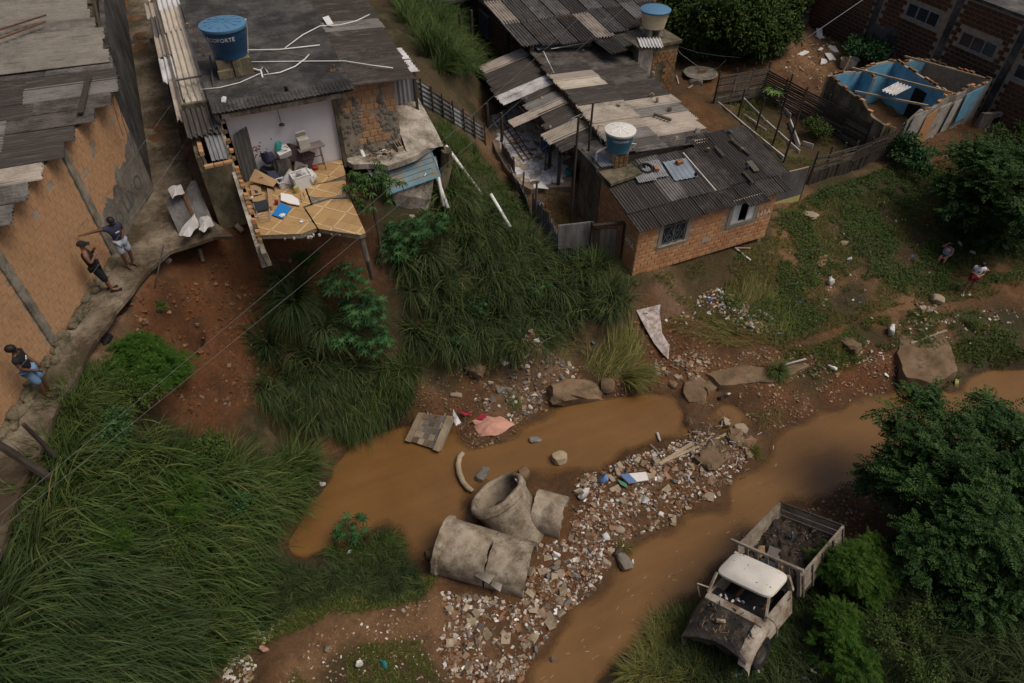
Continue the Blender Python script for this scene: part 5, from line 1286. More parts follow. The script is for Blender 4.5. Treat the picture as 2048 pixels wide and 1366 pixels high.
 # == GARDEN YARD
def slat_fence(name,a,b,za,zb,h,nslat,nposts,mat,label,vertical=False,lower=None,seed=1,jag=.03,gaps=.0):
 """posts and slats between ground points a and b"""
 rg=random.Random(seed);a,b=Vector((a[0],a[1],za)),Vector((b[0],b[1],zb))
 T_=empty(name,(a+b)/2,label,'fence');d=b-a;n=Vector((d.y,-d.x,0)).normalized()
 for i in range(nposts):
  t=i/(nposts-1);p=a.lerp(b,t)
  MB().tube([p+Vector((0,0,-.2)),p+Vector((rg.uniform(-.04,.04),0,h+rg.uniform(.05,.35)))],[.055,.045],6).build('post','wood_dark',T_)
 for s in range(nposts-1):
  p,q=a.lerp(b,s/(nposts-1)),a.lerp(b,(s+1)/(nposts-1))
  z0=0
  if lower:
   m_=int((q-p).length/.075)
   for i in range(m_):
    c=p.lerp(q,(i+.5)/m_);l=lower+rg.uniform(-.1,.06)
    if rg.random()<.04:continue
    MB().tube([c+n*.05,c+n*.05+Vector((rg.uniform(-.03,.03),0,l))],[.026,.02],5).build('bamboo',rg.choice(('wood_grey','wood_grey','wood_dark')),T_)
   z0=lower-.02
  for i in range(nslat):
   z=z0+(h-z0)*(i+.5)/nslat
   if rg.random()<gaps:continue
   w=(h-z0)/nslat*.72
   MB().bar(p+n*.07+Vector((0,0,z+rg.uniform(-jag,jag))),q+n*.07+Vector((0,0,z+rg.uniform(-jag,jag))),.018,w,up=(0,0,1)).build('slat',mat if rg.random()<.75 else('wood_grey' if mat=='wood_dark' else 'wood_dark'),T_)
 return T_
g0,g1,g2,g3=at(1427,207,3.0),at(1524,192,3.0),at(1600,226,2.95),at(1722,302,2.75)
slat_fence('board_fence',g0,g1,2.95,3.0,1.62,16,4,'wood_grey','grey slatted fence panel at the far left end of the vegetable garden',seed=3,jag=.02)
slat_fence('board_fence',g1,g3,3.0,2.75,1.5,13,6,'wood_dark','long dark slatted fence between the vegetable garden and the blue ruin',seed=4,jag=.02)
f0,f1,f2=gnd(1614,368),gnd(1692,346),gnd(1786,304)
slat_fence('board_fence',f0,f1,f0.z-.03,f1.z-.03,1.5,9,4,'wood_grey','weathered slat and bamboo fence in front of the vegetable garden',lower=.75,seed=5,jag=.04,gaps=.08)
slat_fence('board_fence',f1,f2,f1.z-.03,f2.z-.03,1.45,9,4,'wood_dark','dark slat and bamboo fence joining the corner of the blue ruin',lower=.7,seed=6,jag=.04,gaps=.06)
GM=empty('metal_gate',gnd(1575,404),'bluish grey metal gate panel with yellow paint at its foot right of the brick house','gate')
a,b=gnd(1548,408),gnd(1596,402);a.z=b.z=2.3;d=b-a
MB().sheet([a,b,b+Vector((.05,.1,1.7)),a+Vector((.05,.1,1.7))],(0,-1,0),.025).build('panel','zinc_dull',GM)
MB().sheet([a+Vector((0,-.03,.02)),b+Vector((0,-.03,.02)),b+Vector((0,-.01,.35)),a+Vector((0,-.01,.28))],(0,-1,0),.004).build('yellow_paint','cloth_yellow',GM)
MB().bar(a+Vector((.05,.1,1.72)),b+Vector((.05,.1,1.72)),.04,.04).build('rail','wood_pale',GM)
MB().bar(b+Vector((.04,0,-.2)),b+Vector((.09,.1,1.75)),.07,.07).build('post','wood_dark',GM)
GRP_P='tall poles standing in the vegetable garden'
for i,(u,v,vt)in enumerate(((1476,234,178),(1511,262,196),(1562,228,148),(1543,298,224),(1567,325,174),(1640,242,192),(1672,268,214))):
 post(u,v,vt,.05,'wood_dark',['leftmost dark pole in the vegetable garden','second dark pole from the left in the vegetable garden','dark pole beside the big leaved plant at the back of the garden','short dark pole in the middle of the garden beds','tall dark pole at the front of the garden above the metal gate','dark pole leaning by the long dark fence','dark pole right of the garden bush'][i],group=GRP_P)
GRP_E='white edging boards round the garden beds'
for i,(a,b,h)in enumerate((((1426,203),(1490,258),.26),((1490,258),(1566,320),.26),((1477,191),(1528,243),.2),((1530,245),(1598,306),.2),((1518,181),(1550,206),.28),((1550,206),(1580,236),.26),((1578,246),(1597,298),.3),((1436,199),(1456,193),.15),((1473,187),(1515,178),.22),((1487,233),(1512,250),.2),((1512,252),(1531,264),.18),((1604,290),(1625,296),.26))):
 p,q=gnd(*a),gnd(*b)
 loose('edging_board',MB().bar(p+Vector((0,0,h/2-.04)),q+Vector((0,0,h/2-.04)),.05,h,j=.012),'board_white',['front board of the outer garden bed near the yard','front board of the outer garden bed near the roof','thin board of the middle garden bed, far half','thin board of the middle garden bed, near half','white board of the far garden bed at the dark fence','white board of the far bed with flaking paint','short slanting white board across the bed','short pale board at the yard end of the beds','white board below the far left fence panel','broken white board lying in weeds','broken white board end lying in weeds','white board stub by the front fence'][i],'board',GRP_E)
loose('old_basin',MB().lathe([(.0,.02),(.75,0),(.92,.12),(.98,.14),(.9,.16),(.7,.06),(0,.05)],22,gnd(1400,150)),'plaster_grey','wide round grey basin lying in the shaded yard under the tree','basin',auto=40)
loose('cement_bag',MB().rock(gnd(1390,170,.1),(.5,.25,.12),3,sub=2),'stone_grey','grey sack lying by the round basin in the yard','sack')
loose('wood_pallet_board',MB().bar(gnd(1340,165,.05),gnd(1348,150,.05),.3,.06),'wood_dark','small dark wooden hatch on the ground beside the brick stair block','board')
for i,(a,b)in enumerate((((1352,150),(1357,170)),((1335,122),(1370,108)),((1376,178),(1416,152)))):
 loose('stick',MB().bar(gnd(*a,.04),gnd(*b,.06),.06,.05),'wood_pale',['short pale stick on the bare yard','pale pole lying at the foot of the stair block','thin pale stick leaning over the basin'][i],'stick')
GRP_W='white boards scattered on the dirt beyond the garden'
for i,(u,v,l,w,a)in enumerate(((1638,66,.9,.35,.9),(1665,98,1.1,.5,1.1),(1660,115,.9,.4,1.2),(1605,108,.7,.35,.3),(1640,75,.5,.35,1.6),(1706,30,.9,.6,-.3),(1648,125,.7,.4,.8),(1641,100,.3,.2,.4))):
 c=gnd(u,v,.05);d=Vector((math.cos(a),math.sin(a),.1))*l/2;e=Vector((-math.sin(a),math.cos(a),0))*w/2
 loose('white_board',MB().obox(c,d,e,(0,0,.02),.03),'white_paint',['white board pair at the far end of the litter trail','largest white board in the litter trail on the dirt','white board below the largest one in the litter trail','white board lying alone left of the litter trail','white scrap under the far board','white board at the foot of the dark brick building','pale board fragment nearest the buckets','small white scrap between the boards'][i],'board',GRP_W)
for i,(u,v,mt,lab)in enumerate(((1688,135,'tank_cream','cream bucket beside the corner of the blue ruin'),(1701,135,'white_plastic','white bucket beside the corner of the blue ruin'))):
 g=gnd(u,v);T_=empty('bucket',g,lab,'bucket')
 MB().lathe([(0,0),(.24,0),(.33,.5),(.36,.52),(.3,.5),(.22,.03),(0,.03)],16,g).build('body',mt,T_,auto=40)
for i,(u,v,mt,lab)in enumerate(((1593,17,'cloth_red','pinkish red cloth on the concrete yard at the top'),(1646,30,'cloth_red','dark red cloth at the edge of the concrete yard'))):
 loose('cloth',MB().rock(gnd(u,v,.08),(.45,.25,.1),i+5,sub=2,rough=.4),mt,lab,'cloth')
loose('concrete_yard',MB().prism([tuple(gnd(u,v)[:2])for u,v in((1560,60),(1650,38),(1720,20),(1730,-30),(1560,-40))][::1],3.2,3.62),'concrete_old','pale concrete yard slab behind the dark tree at the top','slab')
# == THE ROOFLESS BLUE RUIN
RU=empty('roofless_house',(32.5,22.4,3.1),'roofless ruin with bright blue inner walls and flaking white outside at the right','house')
RX0,RX1,RY0,RY1,RZ=28.95,36.1,20.35,24.55,2.8
def jag_wall(name,a,b,tops,t,mat,zb=RZ,inner=None,cap=True,off=0.0):
 """ruined wall from a to b (thickness t to the left), tops = heights along it; inner = material of the left face"""
 a,b=Vector((*a,0)),Vector((*b,0));d=(b-a).normalized();n=Vector((-d.y,d.x,0));L=(b-a).length
 mb=MB();k_=len(tops)
 for i in range(k_-1):
  p,q=a+d*L*i/(k_-1),a+d*L*(i+1)/(k_-1)
  z0,z1=tops[i],tops[i+1]
  mb.hexa([(p.x,p.y,zb),(q.x,q.y,zb),(q.x+n.x*t,q.y+n.y*t,zb),(p.x+n.x*t,p.y+n.y*t,zb),(p.x,p.y,z0),(q.x,q.y,z1),(q.x+n.x*t,q.y+n.y*t,z1),(p.x+n.x*t,p.y+n.y*t,z0)])
 w_=mb.build(name,mat,RU)
 if inner:
  mb=MB()
  for i in range(k_-1):
   p,q=a+d*L*i/(k_-1)+n*(t+.001),a+d*L*(i+1)/(k_-1)+n*(t+.001)
   mb.sheet([(p.x,p.y,zb+.3),(q.x,q.y,zb+.3),(q.x,q.y,tops[i+1]-.05),(p.x,p.y,tops[i]-.05)],n,.02)
  mb.build('blue_plaster' if inner=='plaster_blue' else 'plaster',inner,w_)
 if cap:
  m_=int(L/.3)
  for i in range(m_):
   s=(i+.5)/m_;z=float(np.interp(s,np.linspace(0,1,k_),tops));p=a+d*L*s+n*t/2
   if random.random()<.38:continue
   link('brick',brick_mesh(.26,t*.95,.09,'brick_moss' if random.random()<.6 else 'brick_house',i%3),w_,Vector((p.x,p.y,z+.045))+n*t*.48*-1+n*t*.95-wl(RU),(random.uniform(-.12,.12),random.uniform(-.15,.15),math.atan2(d.y,d.x)+random.uniform(-.12,.12)))
 return w_
jag_wall('back_wall',(RX1,RY1),(RX0,RY1),[4.7,5.1,5.0,5.3,5.3,5.1,5.25,5.2],.15,'brick_house' if False else 'mortar',inner='plaster_blue')
jag_wall('left_wall',(RX0,RY1-.15),(RX0,RY0),[5.2,5.1,5.0,4.9,4.5,4.45],.15,'plaster_mossy',inner='plaster_blue')
jag_wall('front_wall',(RX0+.15,RY0),(RX0+1.0,RY0),[4.4,4.25,4.1],.15,'plaster_mossy',inner='plaster_blue')
jag_wall('front_wall',(RX0+1.5,RY0-.05),(RX1,RY0+.3),[4.2,4.75,4.6,5.15,5.0,5.3,5.05,5.25],.15,'plaster_worn',inner='plaster_blue')
jag_wall('partition',(33.1,RY0+.4),(33.6,RY1-.2),[5.2,5.22,5.25,5.28],.13,'mortar',inner='plaster_blue')
jag_wall('right_wall',(RX1,RY0+.3),(RX1,RY1),[5.3,5.2,5.0,4.9],.15,'mortar')
jag_wall('far_partition',(31.0,23.3),(31.4,RY1-.2),[5.2,5.25,5.2],.12,'mortar',inner='plaster_blue')
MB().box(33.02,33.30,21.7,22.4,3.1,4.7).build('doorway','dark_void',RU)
mb=MB()
for x0,x1,mt_ in((30.6,31.5,0),(32.4,33.2,0),(33.5,34.0,0)):
 y=RY0-.05+(x0-RX0-1.5)*.063-.06
 mb.sheet([(x0,y,2.75),(x1,y+.04,2.75),(x1+.1,y+.04,4.75),(x0+.1,y,4.65)],(0,-1,0),.03)
mb.build('plaster_panel','board_white',RU)
mb=MB();y=RY0+.12;mb.sheet([(34.4,y,3.4),(35.4,y+.05,3.6),(35.5,y+.05,5.15),(34.3,y,4.95)],(0,-1,0),.03);mb.build('blue_plaster','plaster_blue',RU)
MB().sheet([(31.55,RY0-.12,2.75),(32.35,RY0-.08,2.75),(32.3,RY0-.08,4.7),(31.6,RY0-.12,4.4)],(0,-1,0),.025).build('bare_brick_panel','brick_house',RU)
for(a,b)in(((30.6,24.6,5.3),(33.0,20.4,5.28)),((29.3,22.9,5.0),(31.6,20.4,4.9)),((34.3,24.6,5.3),(36.2,20.8,5.2)),((30.0,24.6,5.0),(30.1,24.5,6.0))):
 MB().bar(a,b,.07,.09).build('beam','wood_pale',RU)
corrugated('roof_sheet',at(1790,191,5.36),(1,.25,0),(-.25,1,0),1.5,.75,'fibre_white',RU,pitch=.16,amp=.03)
LWl=empty('low_white_wall',(37,20.2,2.8),'low remains of a white plastered wall at the right end of the blue ruin','wall')
mb=MB();mb.hexa([(35.6,19.9,2.6),(38.6,19.9,2.6),(38.6,20.1,2.6),(35.6,20.1,2.6),(35.6,19.9,3.9),(38.6,19.9,3.4),(38.6,20.1,3.4),(35.6,20.1,3.9)])
mb.build('plaster_face','plaster_worn',LWl)
MB().box(36.6,37.1,19.87,19.895,3.05,3.45).build('opening','dark_void',LWl)
mb=MB()
for i in range(110):
 g=gnd(random.gauss(1900,35),random.gauss(296,14));s_=random.uniform(.02,.06)if i>8 else .13;mb.rock(g,(s_,s_*.8,s_*.5),i)
thing1(mb,'wall_rubble','shard_beige','pale plaster rubble strewn in front of the blue ruin','rubble',kind='stuff')
# == DARK BRICK BUILDING, top right
DB=empty('dark_brick_building',(37.4,28,2.6),'large dark brick building with concrete pillars and strip windows in the top right corner','building')
BX=37.2
wins=[(25.55,27.7,5.98,6.72),(21.8,23.95,5.70,6.42),(17.9,20.45,5.35,6.05)]
Ls=46-12
mb=MB();wall_box(mb,(BX,46,2.3),(0,-1),Ls,5.6,.2,[(46-w[1],46-w[0],w[2]-2.3,w[3]-2.3)for w in wins])
dw=mb.build('wall','mortar',DB)
brickwork(dw,(BX-.002,46,2.3),(0,-1),Ls,5.6,'brick_dark',bl=.36,bh=.22,gap=.03,most=0,skip=lambda s,z,w:any(46-q[1]-.25<s<46-q[0]+.25 and q[2]-2.5<z<q[3]-2.1 for q in wins)or any(abs(46-s-y)<.35 for y in(29.6,24.8,20.9,35)))
mb=MB()
for y in(29.6,24.8,20.9,35):mb.box(BX-.06,BX+.02,y-.19,y+.19,2.3,7.9,.02)
pl_=mb.build('concrete_pillars','slab_concrete',DB);pl_['kind']='stuff';pl_.name='pillar_row'
MB().box(BX-.08,BX+14,12,46.3,7.91,8.05).build('roof_slab','slab_concrete',DB)
MB().sheet([(BX-.03,26.6,2.5),(BX-.03,29.4,2.5),(BX-.03,29.4,5.0),(BX-.03,27.8,5.2)],(-1,0,0),.03).build('plaster_patch','slab_concrete',DB)
for w in wins:
 y0,y1,z0,z1=w
 mb=MB()
 for a,b,c,d in((y0,y0+.05,z0,z1),(y1-.05,y1,z0,z1),(y0+.05,y1-.05,z0,z0+.05),(y0+.05,y1-.05,z1-.05,z1),((2*y0+y1)/3-.025,(2*y0+y1)/3+.025,z0+.05,z1-.05),((y0+2*y1)/3-.025,(y0+2*y1)/3+.025,z0+.05,z1-.05)):
  mb.box(BX-.02,BX+.04,a,b,c,d)
 f_=mb.build('window','zinc',DB)
 for j in range(3):
  a=y0+(y1-y0)*j/3+.06;b=y0+(y1-y0)*(j+1)/3-.06
  MB().box(BX+.05,BX+.06,a,b,z0+.05,z1-.05).build('pane','glass_dark',f_)
pipe('overhead_cable',[at(1566,108,5.0),at(1640,58,6.3),at(1722,2,7.4),at(1770,-30,8)],.016,'wire','pale overhead cable running up to the dark brick building','cable',n=5)
pipe('overhead_cable',[at(1330,85,5.8),at(1395,105,5.0),at(1440,112,4.5),at(1480,115,4.4)],.014,'cable','dark cable sagging from the stair block under the tree','cable',n=5)
pipe('overhead_cable',[at(1336,72,6),at(1362,108,4.6),at(1396,133,3.6),at(1434,138,3.5),at(1450,122,4.5)],.012,'wire','grey cable hanging from the stair block to the round basin','cable',n=5)
# == BELONGINGS IN THE OPEN ROOM
def P8(u,v,z=8.0):
 p=Vector(at(u,v,z));return p if p.y<21.12 else Vector(atY(u,v,21.12))
def crumple(c,s,mat,label,cat,name,seed=0,rough=.35,sub=2,group=None,rot=None):
 return loose(name,MB().rock(c,s,seed,rough,sub,rot),mat,label,cat,group,auto=60)
loose('sack_heap',MB().rock((1.45,20.9,8.2),(.6,.34,.4),77,.35,3).mat(1).rock((1.05,20.75,8.15),(.35,.25,.28),78,.4,2).mat(2).rock((1.95,20.9,8.2),(.35,.25,.3),79,.4,2).mat(3).rock((1.6,20.6,8.15),(.25,.2,.25),80,.4,2),['black_scrap','cloth_navy','ply_grey','maroon'],'dark heap of bags and clothes under the belongings in the open room','heap',kind='stuff',auto=50)
T_=empty('folding_table',P8(628,318),'small dark table with thin black legs against the white wall','table')
tc=Vector((2.45,21.05,8.86))
MB().obox(tc,(.42,.06,0),(-.03,.2,0),(0,0,.02)).build('tabletop','ply_grey',T_)
for sx in(-1,1):
 for sy in(-1,1):
  a=tc+Vector((sx*.30,sy*.15+sx*.04,-.02));b=Vector((a.x+sx*.03,a.y+sy*.04,8.01))
  MB().tube([a,b],.014,6).build('leg','iron',T_)
for z in(8.25,8.55):
 MB().bar((2.13,20.87,z),(2.77,20.95,z),.02).build('stretcher','iron',T_)
T2=empty('white_cabinet',tc+Vector((-.2,0,.02)),'small dirty white box standing open on the dark table','box')
c=tc+Vector((-.18,.02,.02));ax,ay=Vector((.17,.03,0)),Vector((-.02,.13,.02))
mb=MB();mb.obox(c+Vector((0,0,.17)),ax,ay,(0,0,.15));mb.build('carcass','board_white',T2)
MB().obox(c+Vector((-.02,.1,.40)),ax*.9,(0,.02,.02),(0,-.05,.11)).build('lid','board_white',T2)
def open_box(name,c,ax,ay,h,mat,label,cat,flare=1.12,t=.012,inner='dark_void',fill=None):
 T_=empty(name,c,label,cat);ax,ay,c=Vector(ax),Vector(ay),Vector(c);up=Vector((0,0,h))
 mb=MB()
 mb.obox(c+up*.03,ax,ay,up*.03)
 for s,a,b in((1,ax,ay),(-1,ax,ay),(1,ay,ax),(-1,ay,ax)):
  k=.99 if a is ax else .93
  o0=c+a*s;o1=c+a*s*flare+up
  n=(a*s).normalized()*t
  P=[o0-b*k,o0+b*k,o1+b*k*flare,o1-b*k*flare]
  mb.sheet(P,n,t)
 mb.build('shell',mat,T_)
 mb=MB()
 R=[c+(ax*sx+ay*sy)*flare*1.03+up for sx,sy in((-1,-1),(1,-1),(1,1),(-1,1))]
 for i in range(4):mb.bar(R[i],R[(i+1)%4],.03,.025)
 mb.build('rim',mat,T_)
 if fill:MB().rock(c+up*.8,(ax.length*.8,ay.length*.8,h*.25),3,.3,2).build('contents',fill,T_)
 return T_
open_box('plastic_crate',P8(606,372),(.25,.04,0),(-.02,.18,0),.46,'white_plastic','tall white plastic tub with a dark handle among the heaped belongings','tub',fill='bag_grey')
open_box('plastic_crate',P8(571,372),(.19,.03,0),(-.02,.13,0),.24,'bag_white','low pale plastic tub left of the tall white tub','tub',fill='white_paint')
loose('tub_handle',MB().tube([P8(604,340,8.4)+Vector((.16*math.cos(t),.04,.1*math.sin(t)))for t in np.linspace(0,PI,9)],.012,6),'black_plastic','black curved handle lying over the tall white tub','handle')
crumple(P8(618,352,8.25),(.26,.24,.36),'bag_white','white translucent bag bulging behind the tall white tub','bag','plastic_bag',1)
crumple(P8(578,358,8.22),(.34,.22,.24),'bag_grey','grey translucent bag left of the tall white tub','bag','plastic_bag',2)
crumple(P8(553,345,8.2),(.3,.24,.2),'black_scrap','black bag slumped behind the grey bag','bag','plastic_bag',3)
crumple(P8(592,330,8.18),(.22,.2,.16),'black_scrap','dark bundle of clothes beside the maroon suitcase','clothes','clothes_bundle',4)
crumple(P8(536,316,8.3),(.24,.18,.26),'cloth_navy','navy and red bundle of clothes against the leaning sheet','clothes','clothes_bundle',5)
crumple(P8(541,312,8.5),(.12,.08,.07),'plastic_orange','orange patterned cloth on top of the navy bundle','cloth','cloth',6)
crumple(P8(556,292,8.62),(.2,.14,.08),'cloth_teal','teal and brown cap shaped cloth on top of the heap','cloth','cloth',7)
crumple(P8(566,330,8.12),(.14,.11,.1),'board_white','pale cloth crumpled in the middle of the heap','cloth','cloth',8)
crumple(P8(611,322,8.42),(.1,.08,.06),'cloth_red','magenta cloth poking out of the white bag','cloth','cloth',9)
crumple(P8(630,335,8.08),(.14,.1,.08),'plastic_red','bright red plastic lying below the table legs','plastic','plastic_piece',10)
S_=empty('suitcase',P8(598,318),'maroon suitcase standing tilted beside the dark table','suitcase')
c=P8(598,312,8.36);a1,a2,a3=Vector((.34,-.1,-.2)),Vector((-.05,.14,-.06)),Vector((.13,.05,.22))
MB().obox(c,a1,a2,a3).build('shell','maroon',S_);MB().obox(c-a2*.2-a3*.2,a1*1.01,a2*.2,a3*.9).build('band','cloth_pink' if False else 'ply_grey',S_)
MB().tube([c+a3+a1*.3,c+a3*1.2+a1*.3,c+a3*1.2-a1*.3,c+a3-a1*.3],.016,6).build('handle','black_plastic',S_)
V_=empty('tv_set',P8(566,306),'white appliance with a looped black cord on top of the heap','appliance')
c=P8(566,304,8.52);MB().obox(c,(.2,.04,.03),(-.05,.16,.05),(.0,-.04,.11)).build('casing','bag_white',V_)
MB().tube([c+Vector((.04+.13*math.cos(t),-.05+.1*math.sin(t),.13+.02*math.sin(2*t)))for t in np.linspace(0,5.5,14)],.011,5).build('cord','black_plastic',V_)
W_=empty('car_seat',P8(540,348),'black moulded seat with a pale rim lying on its side by the heap','seat')
c=P8(538,345,8.16)
MB().rock(c,(.34,.2,.17),12,.12,2,Euler((.2,.3,-.7))).build('shell','black_plastic',W_,auto=60)
MB().tube([c+Vector((-.33,.12,.1)),c+Vector((-.3,-.08,.02)),c+Vector((-.1,-.28,-.1)),c+Vector((.1,-.36,-.13))],.02,6).build('rim','zinc',W_)
crumple(P8(553,350,8.1),(.2,.2,.12),'tyre','black wheel shaped scrap beside the moulded seat','scrap','scrap',13)
for i,(q,z,lab)in enumerate((([(510,338),(556,362),(546,374),(498,362)],8.24,'large flattened cardboard sheet leaning by the dark corrugated sheet'),([(500,372),(520,368),(524,388),(504,392)],8.12,'torn cardboard flap near the broken left wall'),([(502,392),(526,386),(532,402),(506,404)],8.14,'crumpled brown cardboard above the dish rack'),([(534,376),(545,380),(546,412),(538,414)],8.2,'upright cardboard strip beside the dish rack'),([(545,372),(562,362),(566,378),(552,386)],8.05,'flat piece of cardboard left of the low pale tub'))):
 loose('cardboard',MB().sheet([P8(u,v,z+random.uniform(-.08,.08))for u,v in q],(0,-.2,1),.012),'card',lab,'cardboard','cardboard pieces in the open room')
for i,(u,v,s,mt,lab,nm,ct)in enumerate(((513,388,.14,'cloth_navy','dark blue cloth bag by the broken wall','cloth','cloth'),(502,396,.12,'bag_white','white cloth by the broken wall above the dish rack','cloth','cloth'),(529,366,.15,'black_plastic','black tangled scrap on the cardboard','scrap','scrap'),(538,370,.1,'glass_dark','dark shiny scrap beside the tangled black scrap','scrap','scrap'),(508,378,.1,'card','brown paper scrap against the broken wall','paper','paper'),(553,404,.1,'cloth_red','dark red cloth beside the blue board','cloth','cloth'),(523,358,.12,'cloth_red','red printed patch on the flattened cardboard','paper','paper'))):
 crumple(P8(u,v,8.1 if i!=6 else 8.3),(s,s*.8,s*.5 if i!=6 else .02),mt,lab,ct,nm,30+i)
D_=empty('dish_rack',P8(526,425),'metal dish rack with dark trays near the broken wall','rack')
for a,b in(((506,408),(536,400)),((536,400),(541,436)),((541,436),(520,440)),((520,440),(506,408)),((512,420),(539,414)),((516,430),(540,426))):
 MB().tube([P8(*a,8.13),P8(*b,8.13)],.014,6).build('wire','zinc',D_)
MB().sheet([P8(508,408,8.1),P8(534,401,8.1),P8(537,418,8.1),P8(512,424,8.1)],(0,0,1),.05).build('tray','glass_dark',D_)
B_=empty('blue_board',P8(564,424),'bright blue folder with a white flower print lying on the tiles','folder')
q=[P8(u,v,8.05)for u,v in((561,406),(583,416),(566,438),(544,430))]
MB().sheet(q,(0,0,1),.02).build('cover','blue_board',B_)
c=P8(565,430,8.075);mb=MB()
for i in range(6):
 a=i*PI/3;mb.lathe([(.045,0),(.045,.003),(0,.003)],8,(c.x+.055*math.cos(a),c.y+.055*math.sin(a),c.z))
mb.lathe([(.05,0),(.05,.004),(0,.004)],8,c);fl_=mb.build('flower_print','white_paint',B_);fl_['kind']='stuff'
loose('broken_board',MB().sheet([P8(u,v,8.06)for u,v in((562,387),(584,391),(597,400),(600,412),(578,408),(562,402))],(0,0,1),.03),'white_paint','broken white panel lying on the tiles above the blue folder','panel')
crumple(P8(594,381,8.07),(.2,.13,.07),'cloth_yellow','yellowish printed bag in front of the tall white tub','bag','plastic_bag',41)
loose('paper_disc',MB().lathe([(.055,0),(.055,.004),(0,.004)],14,P8(603,443,8.03)),'white_paint','small white disc lying on the tiles near the floor edge','disc')
loose('strap',MB().tube([P8(u,v,8.03)for u,v in((601,388),(602,398),(607,401),(610,394),(606,384))],.012,5),'card','brown strap lying on the tiles beside the white panel','strap')
loose('ceiling_lamp_cable',MB().tube([(1.75,21.35,10.2),(1.76,21.3,9.75)],.01,5).lathe([(.02,.06),(.1,0),(.09,-.02)],8,(1.77,21.28,9.66)),'wood_dark','bare lamp holder hanging on a cable before the white wall','lamp')
GRP_PV='white pipes fallen over the grassy slope'
for i,(a,b,la,lb)in enumerate((((722,330),(758,396),.9,.5),((740,372),(757,392),.75,.45),((893,316),(962,402),.5,.35),((868,370),(898,446),.8,.65),((872,355),(890,440),.85,.6),((982,436),(1020,496),1.1,1.0))):
 loose('pvc_pipe',MB().tube([gnd(*a,la),gnd(*b,lb)],.068 if i not in(1,)else .04,9),'pvc',['white pipe leaning out of the mango leaves','short white pipe stub beside the leaning pipe','long white pipe lying along the dirt slope','thick white pipe lying below the blue metal door','second white pipe crossing below the blue metal door','white pipe lying on the tall grass in mid slope'][i],'pipe',GRP_PV,smooth=True)
pipe('clay_pipe',[at(473,450,7.2),at(485,462,7.05)],.09,'stone_tan','short grey pipe stub sticking out below the broken wall',n=12)
pipe('clay_pipe',[gnd(402,505,.15),gnd(408,528,.1)],.06,'stone_tan','cream pipe stub sticking out of the red scarp',n=10)
loose('concrete_lump',MB().rock(gnd(337,524,.05),(.16,.1,.1),4,sub=2),'board_white','pale broken lump at the edge of the landslide','rubble')
pipe('steel_rod',[gnd(312,580,.1),at(327,490,7.9)],.02,'iron','thin iron rod standing at the alley edge','rod')
pipe('grey_pipe',[gnd(279,668,.02),at(272,615,6.6)],.05,'zinc','grey pipe sticking out of the red earth below the alley',n=8)
crumple(gnd(215,682,.03),(.22,.12,.1),'cloth_black','dark rag lying below the alley edge','rag','rag',51)
post(88,945,830,.085,'wood_dark','thick dark post leaning over the lower alley at the left edge',base=at(88,945,7.55),lean=-.55)
post(104,905,845,.05,'wood_dark','short thin stake at the lower alley edge',base=at(104,905,7.5),lean=-.1)
SC_=empty('scrap_screen',at(380,455,7.6),'ragged screen of grey canvas and boards closing the alley end above the landslide','screen')
q0,q1,q2,q3=at(330,405,8.15),at(392,362,8.6),at(425,440,7.72),at(360,472,7.62)
mb=MB();N_=9;vs=[]
for j in range(N_):
 for i in range(N_):
  s,t=i/(N_-1),j/(N_-1);p=lerp(lerp(q0,q1,s),lerp(q3,q2,s),t);vs.append((p[0],p[1],p[2]+.08*math.sin(s*9+t*4)+random.uniform(-.03,.03)))
mb.add(vs,[(j*N_+i,(j+1)*N_+i,(j+1)*N_+i+1,j*N_+i+1)for j in range(N_-1)for i in range(N_-1)])
mb.build('canvas','zinc_dull',SC_,smooth=True)
MB().bar(lerp(q0,q1,.55),Vector(lerp(q3,q2,.55))+Vector((0,0,.1)),.08,.05).build('upright','rust',SC_)
MB().bar(q3,q2,.1,.1).build('sill','plaster_mossy',SC_)
for q,z0_ in(([(336,378),(360,366),(368,384),(346,398)],8.55),([(358,470),(388,424),(398,448),(384,470),(364,474)],8.0),([(398,440),(414,428),(428,448),(412,462),(398,462)],7.95)):
 n_=len(q);P=[Vector(at(u,v,z0_+.12*math.sin(i_*2.1)))for i_,(u,v)in enumerate(q)];cc=sum(P,Vector())/n_+Vector((0,-.05,.1));mb=MB();vs=[]
 for r_ in(1,.75,.5,.25):
  for i_ in range(n_*4):
   p=cc.lerp(P[i_//4].lerp(P[(i_//4+1)%n_],i_%4/4),r_);vs.append((p.x+random.uniform(-.015,.015),p.y,p.z+.05*math.sin(i_*1.3)*r_))
 k_=n_*4;vs.append(tuple(cc))
 mb.add(vs,[(j_*k_+i_,j_*k_+(i_+1)%k_,(j_+1)*k_+(i_+1)%k_,(j_+1)*k_+i_)for j_ in range(3)for i_ in range(k_)]+[(3*k_+i_,3*k_+(i_+1)%k_,4*k_)for i_ in range(k_)])
 mb.build('canvas_fold','bag_grey',SC_,smooth=True)
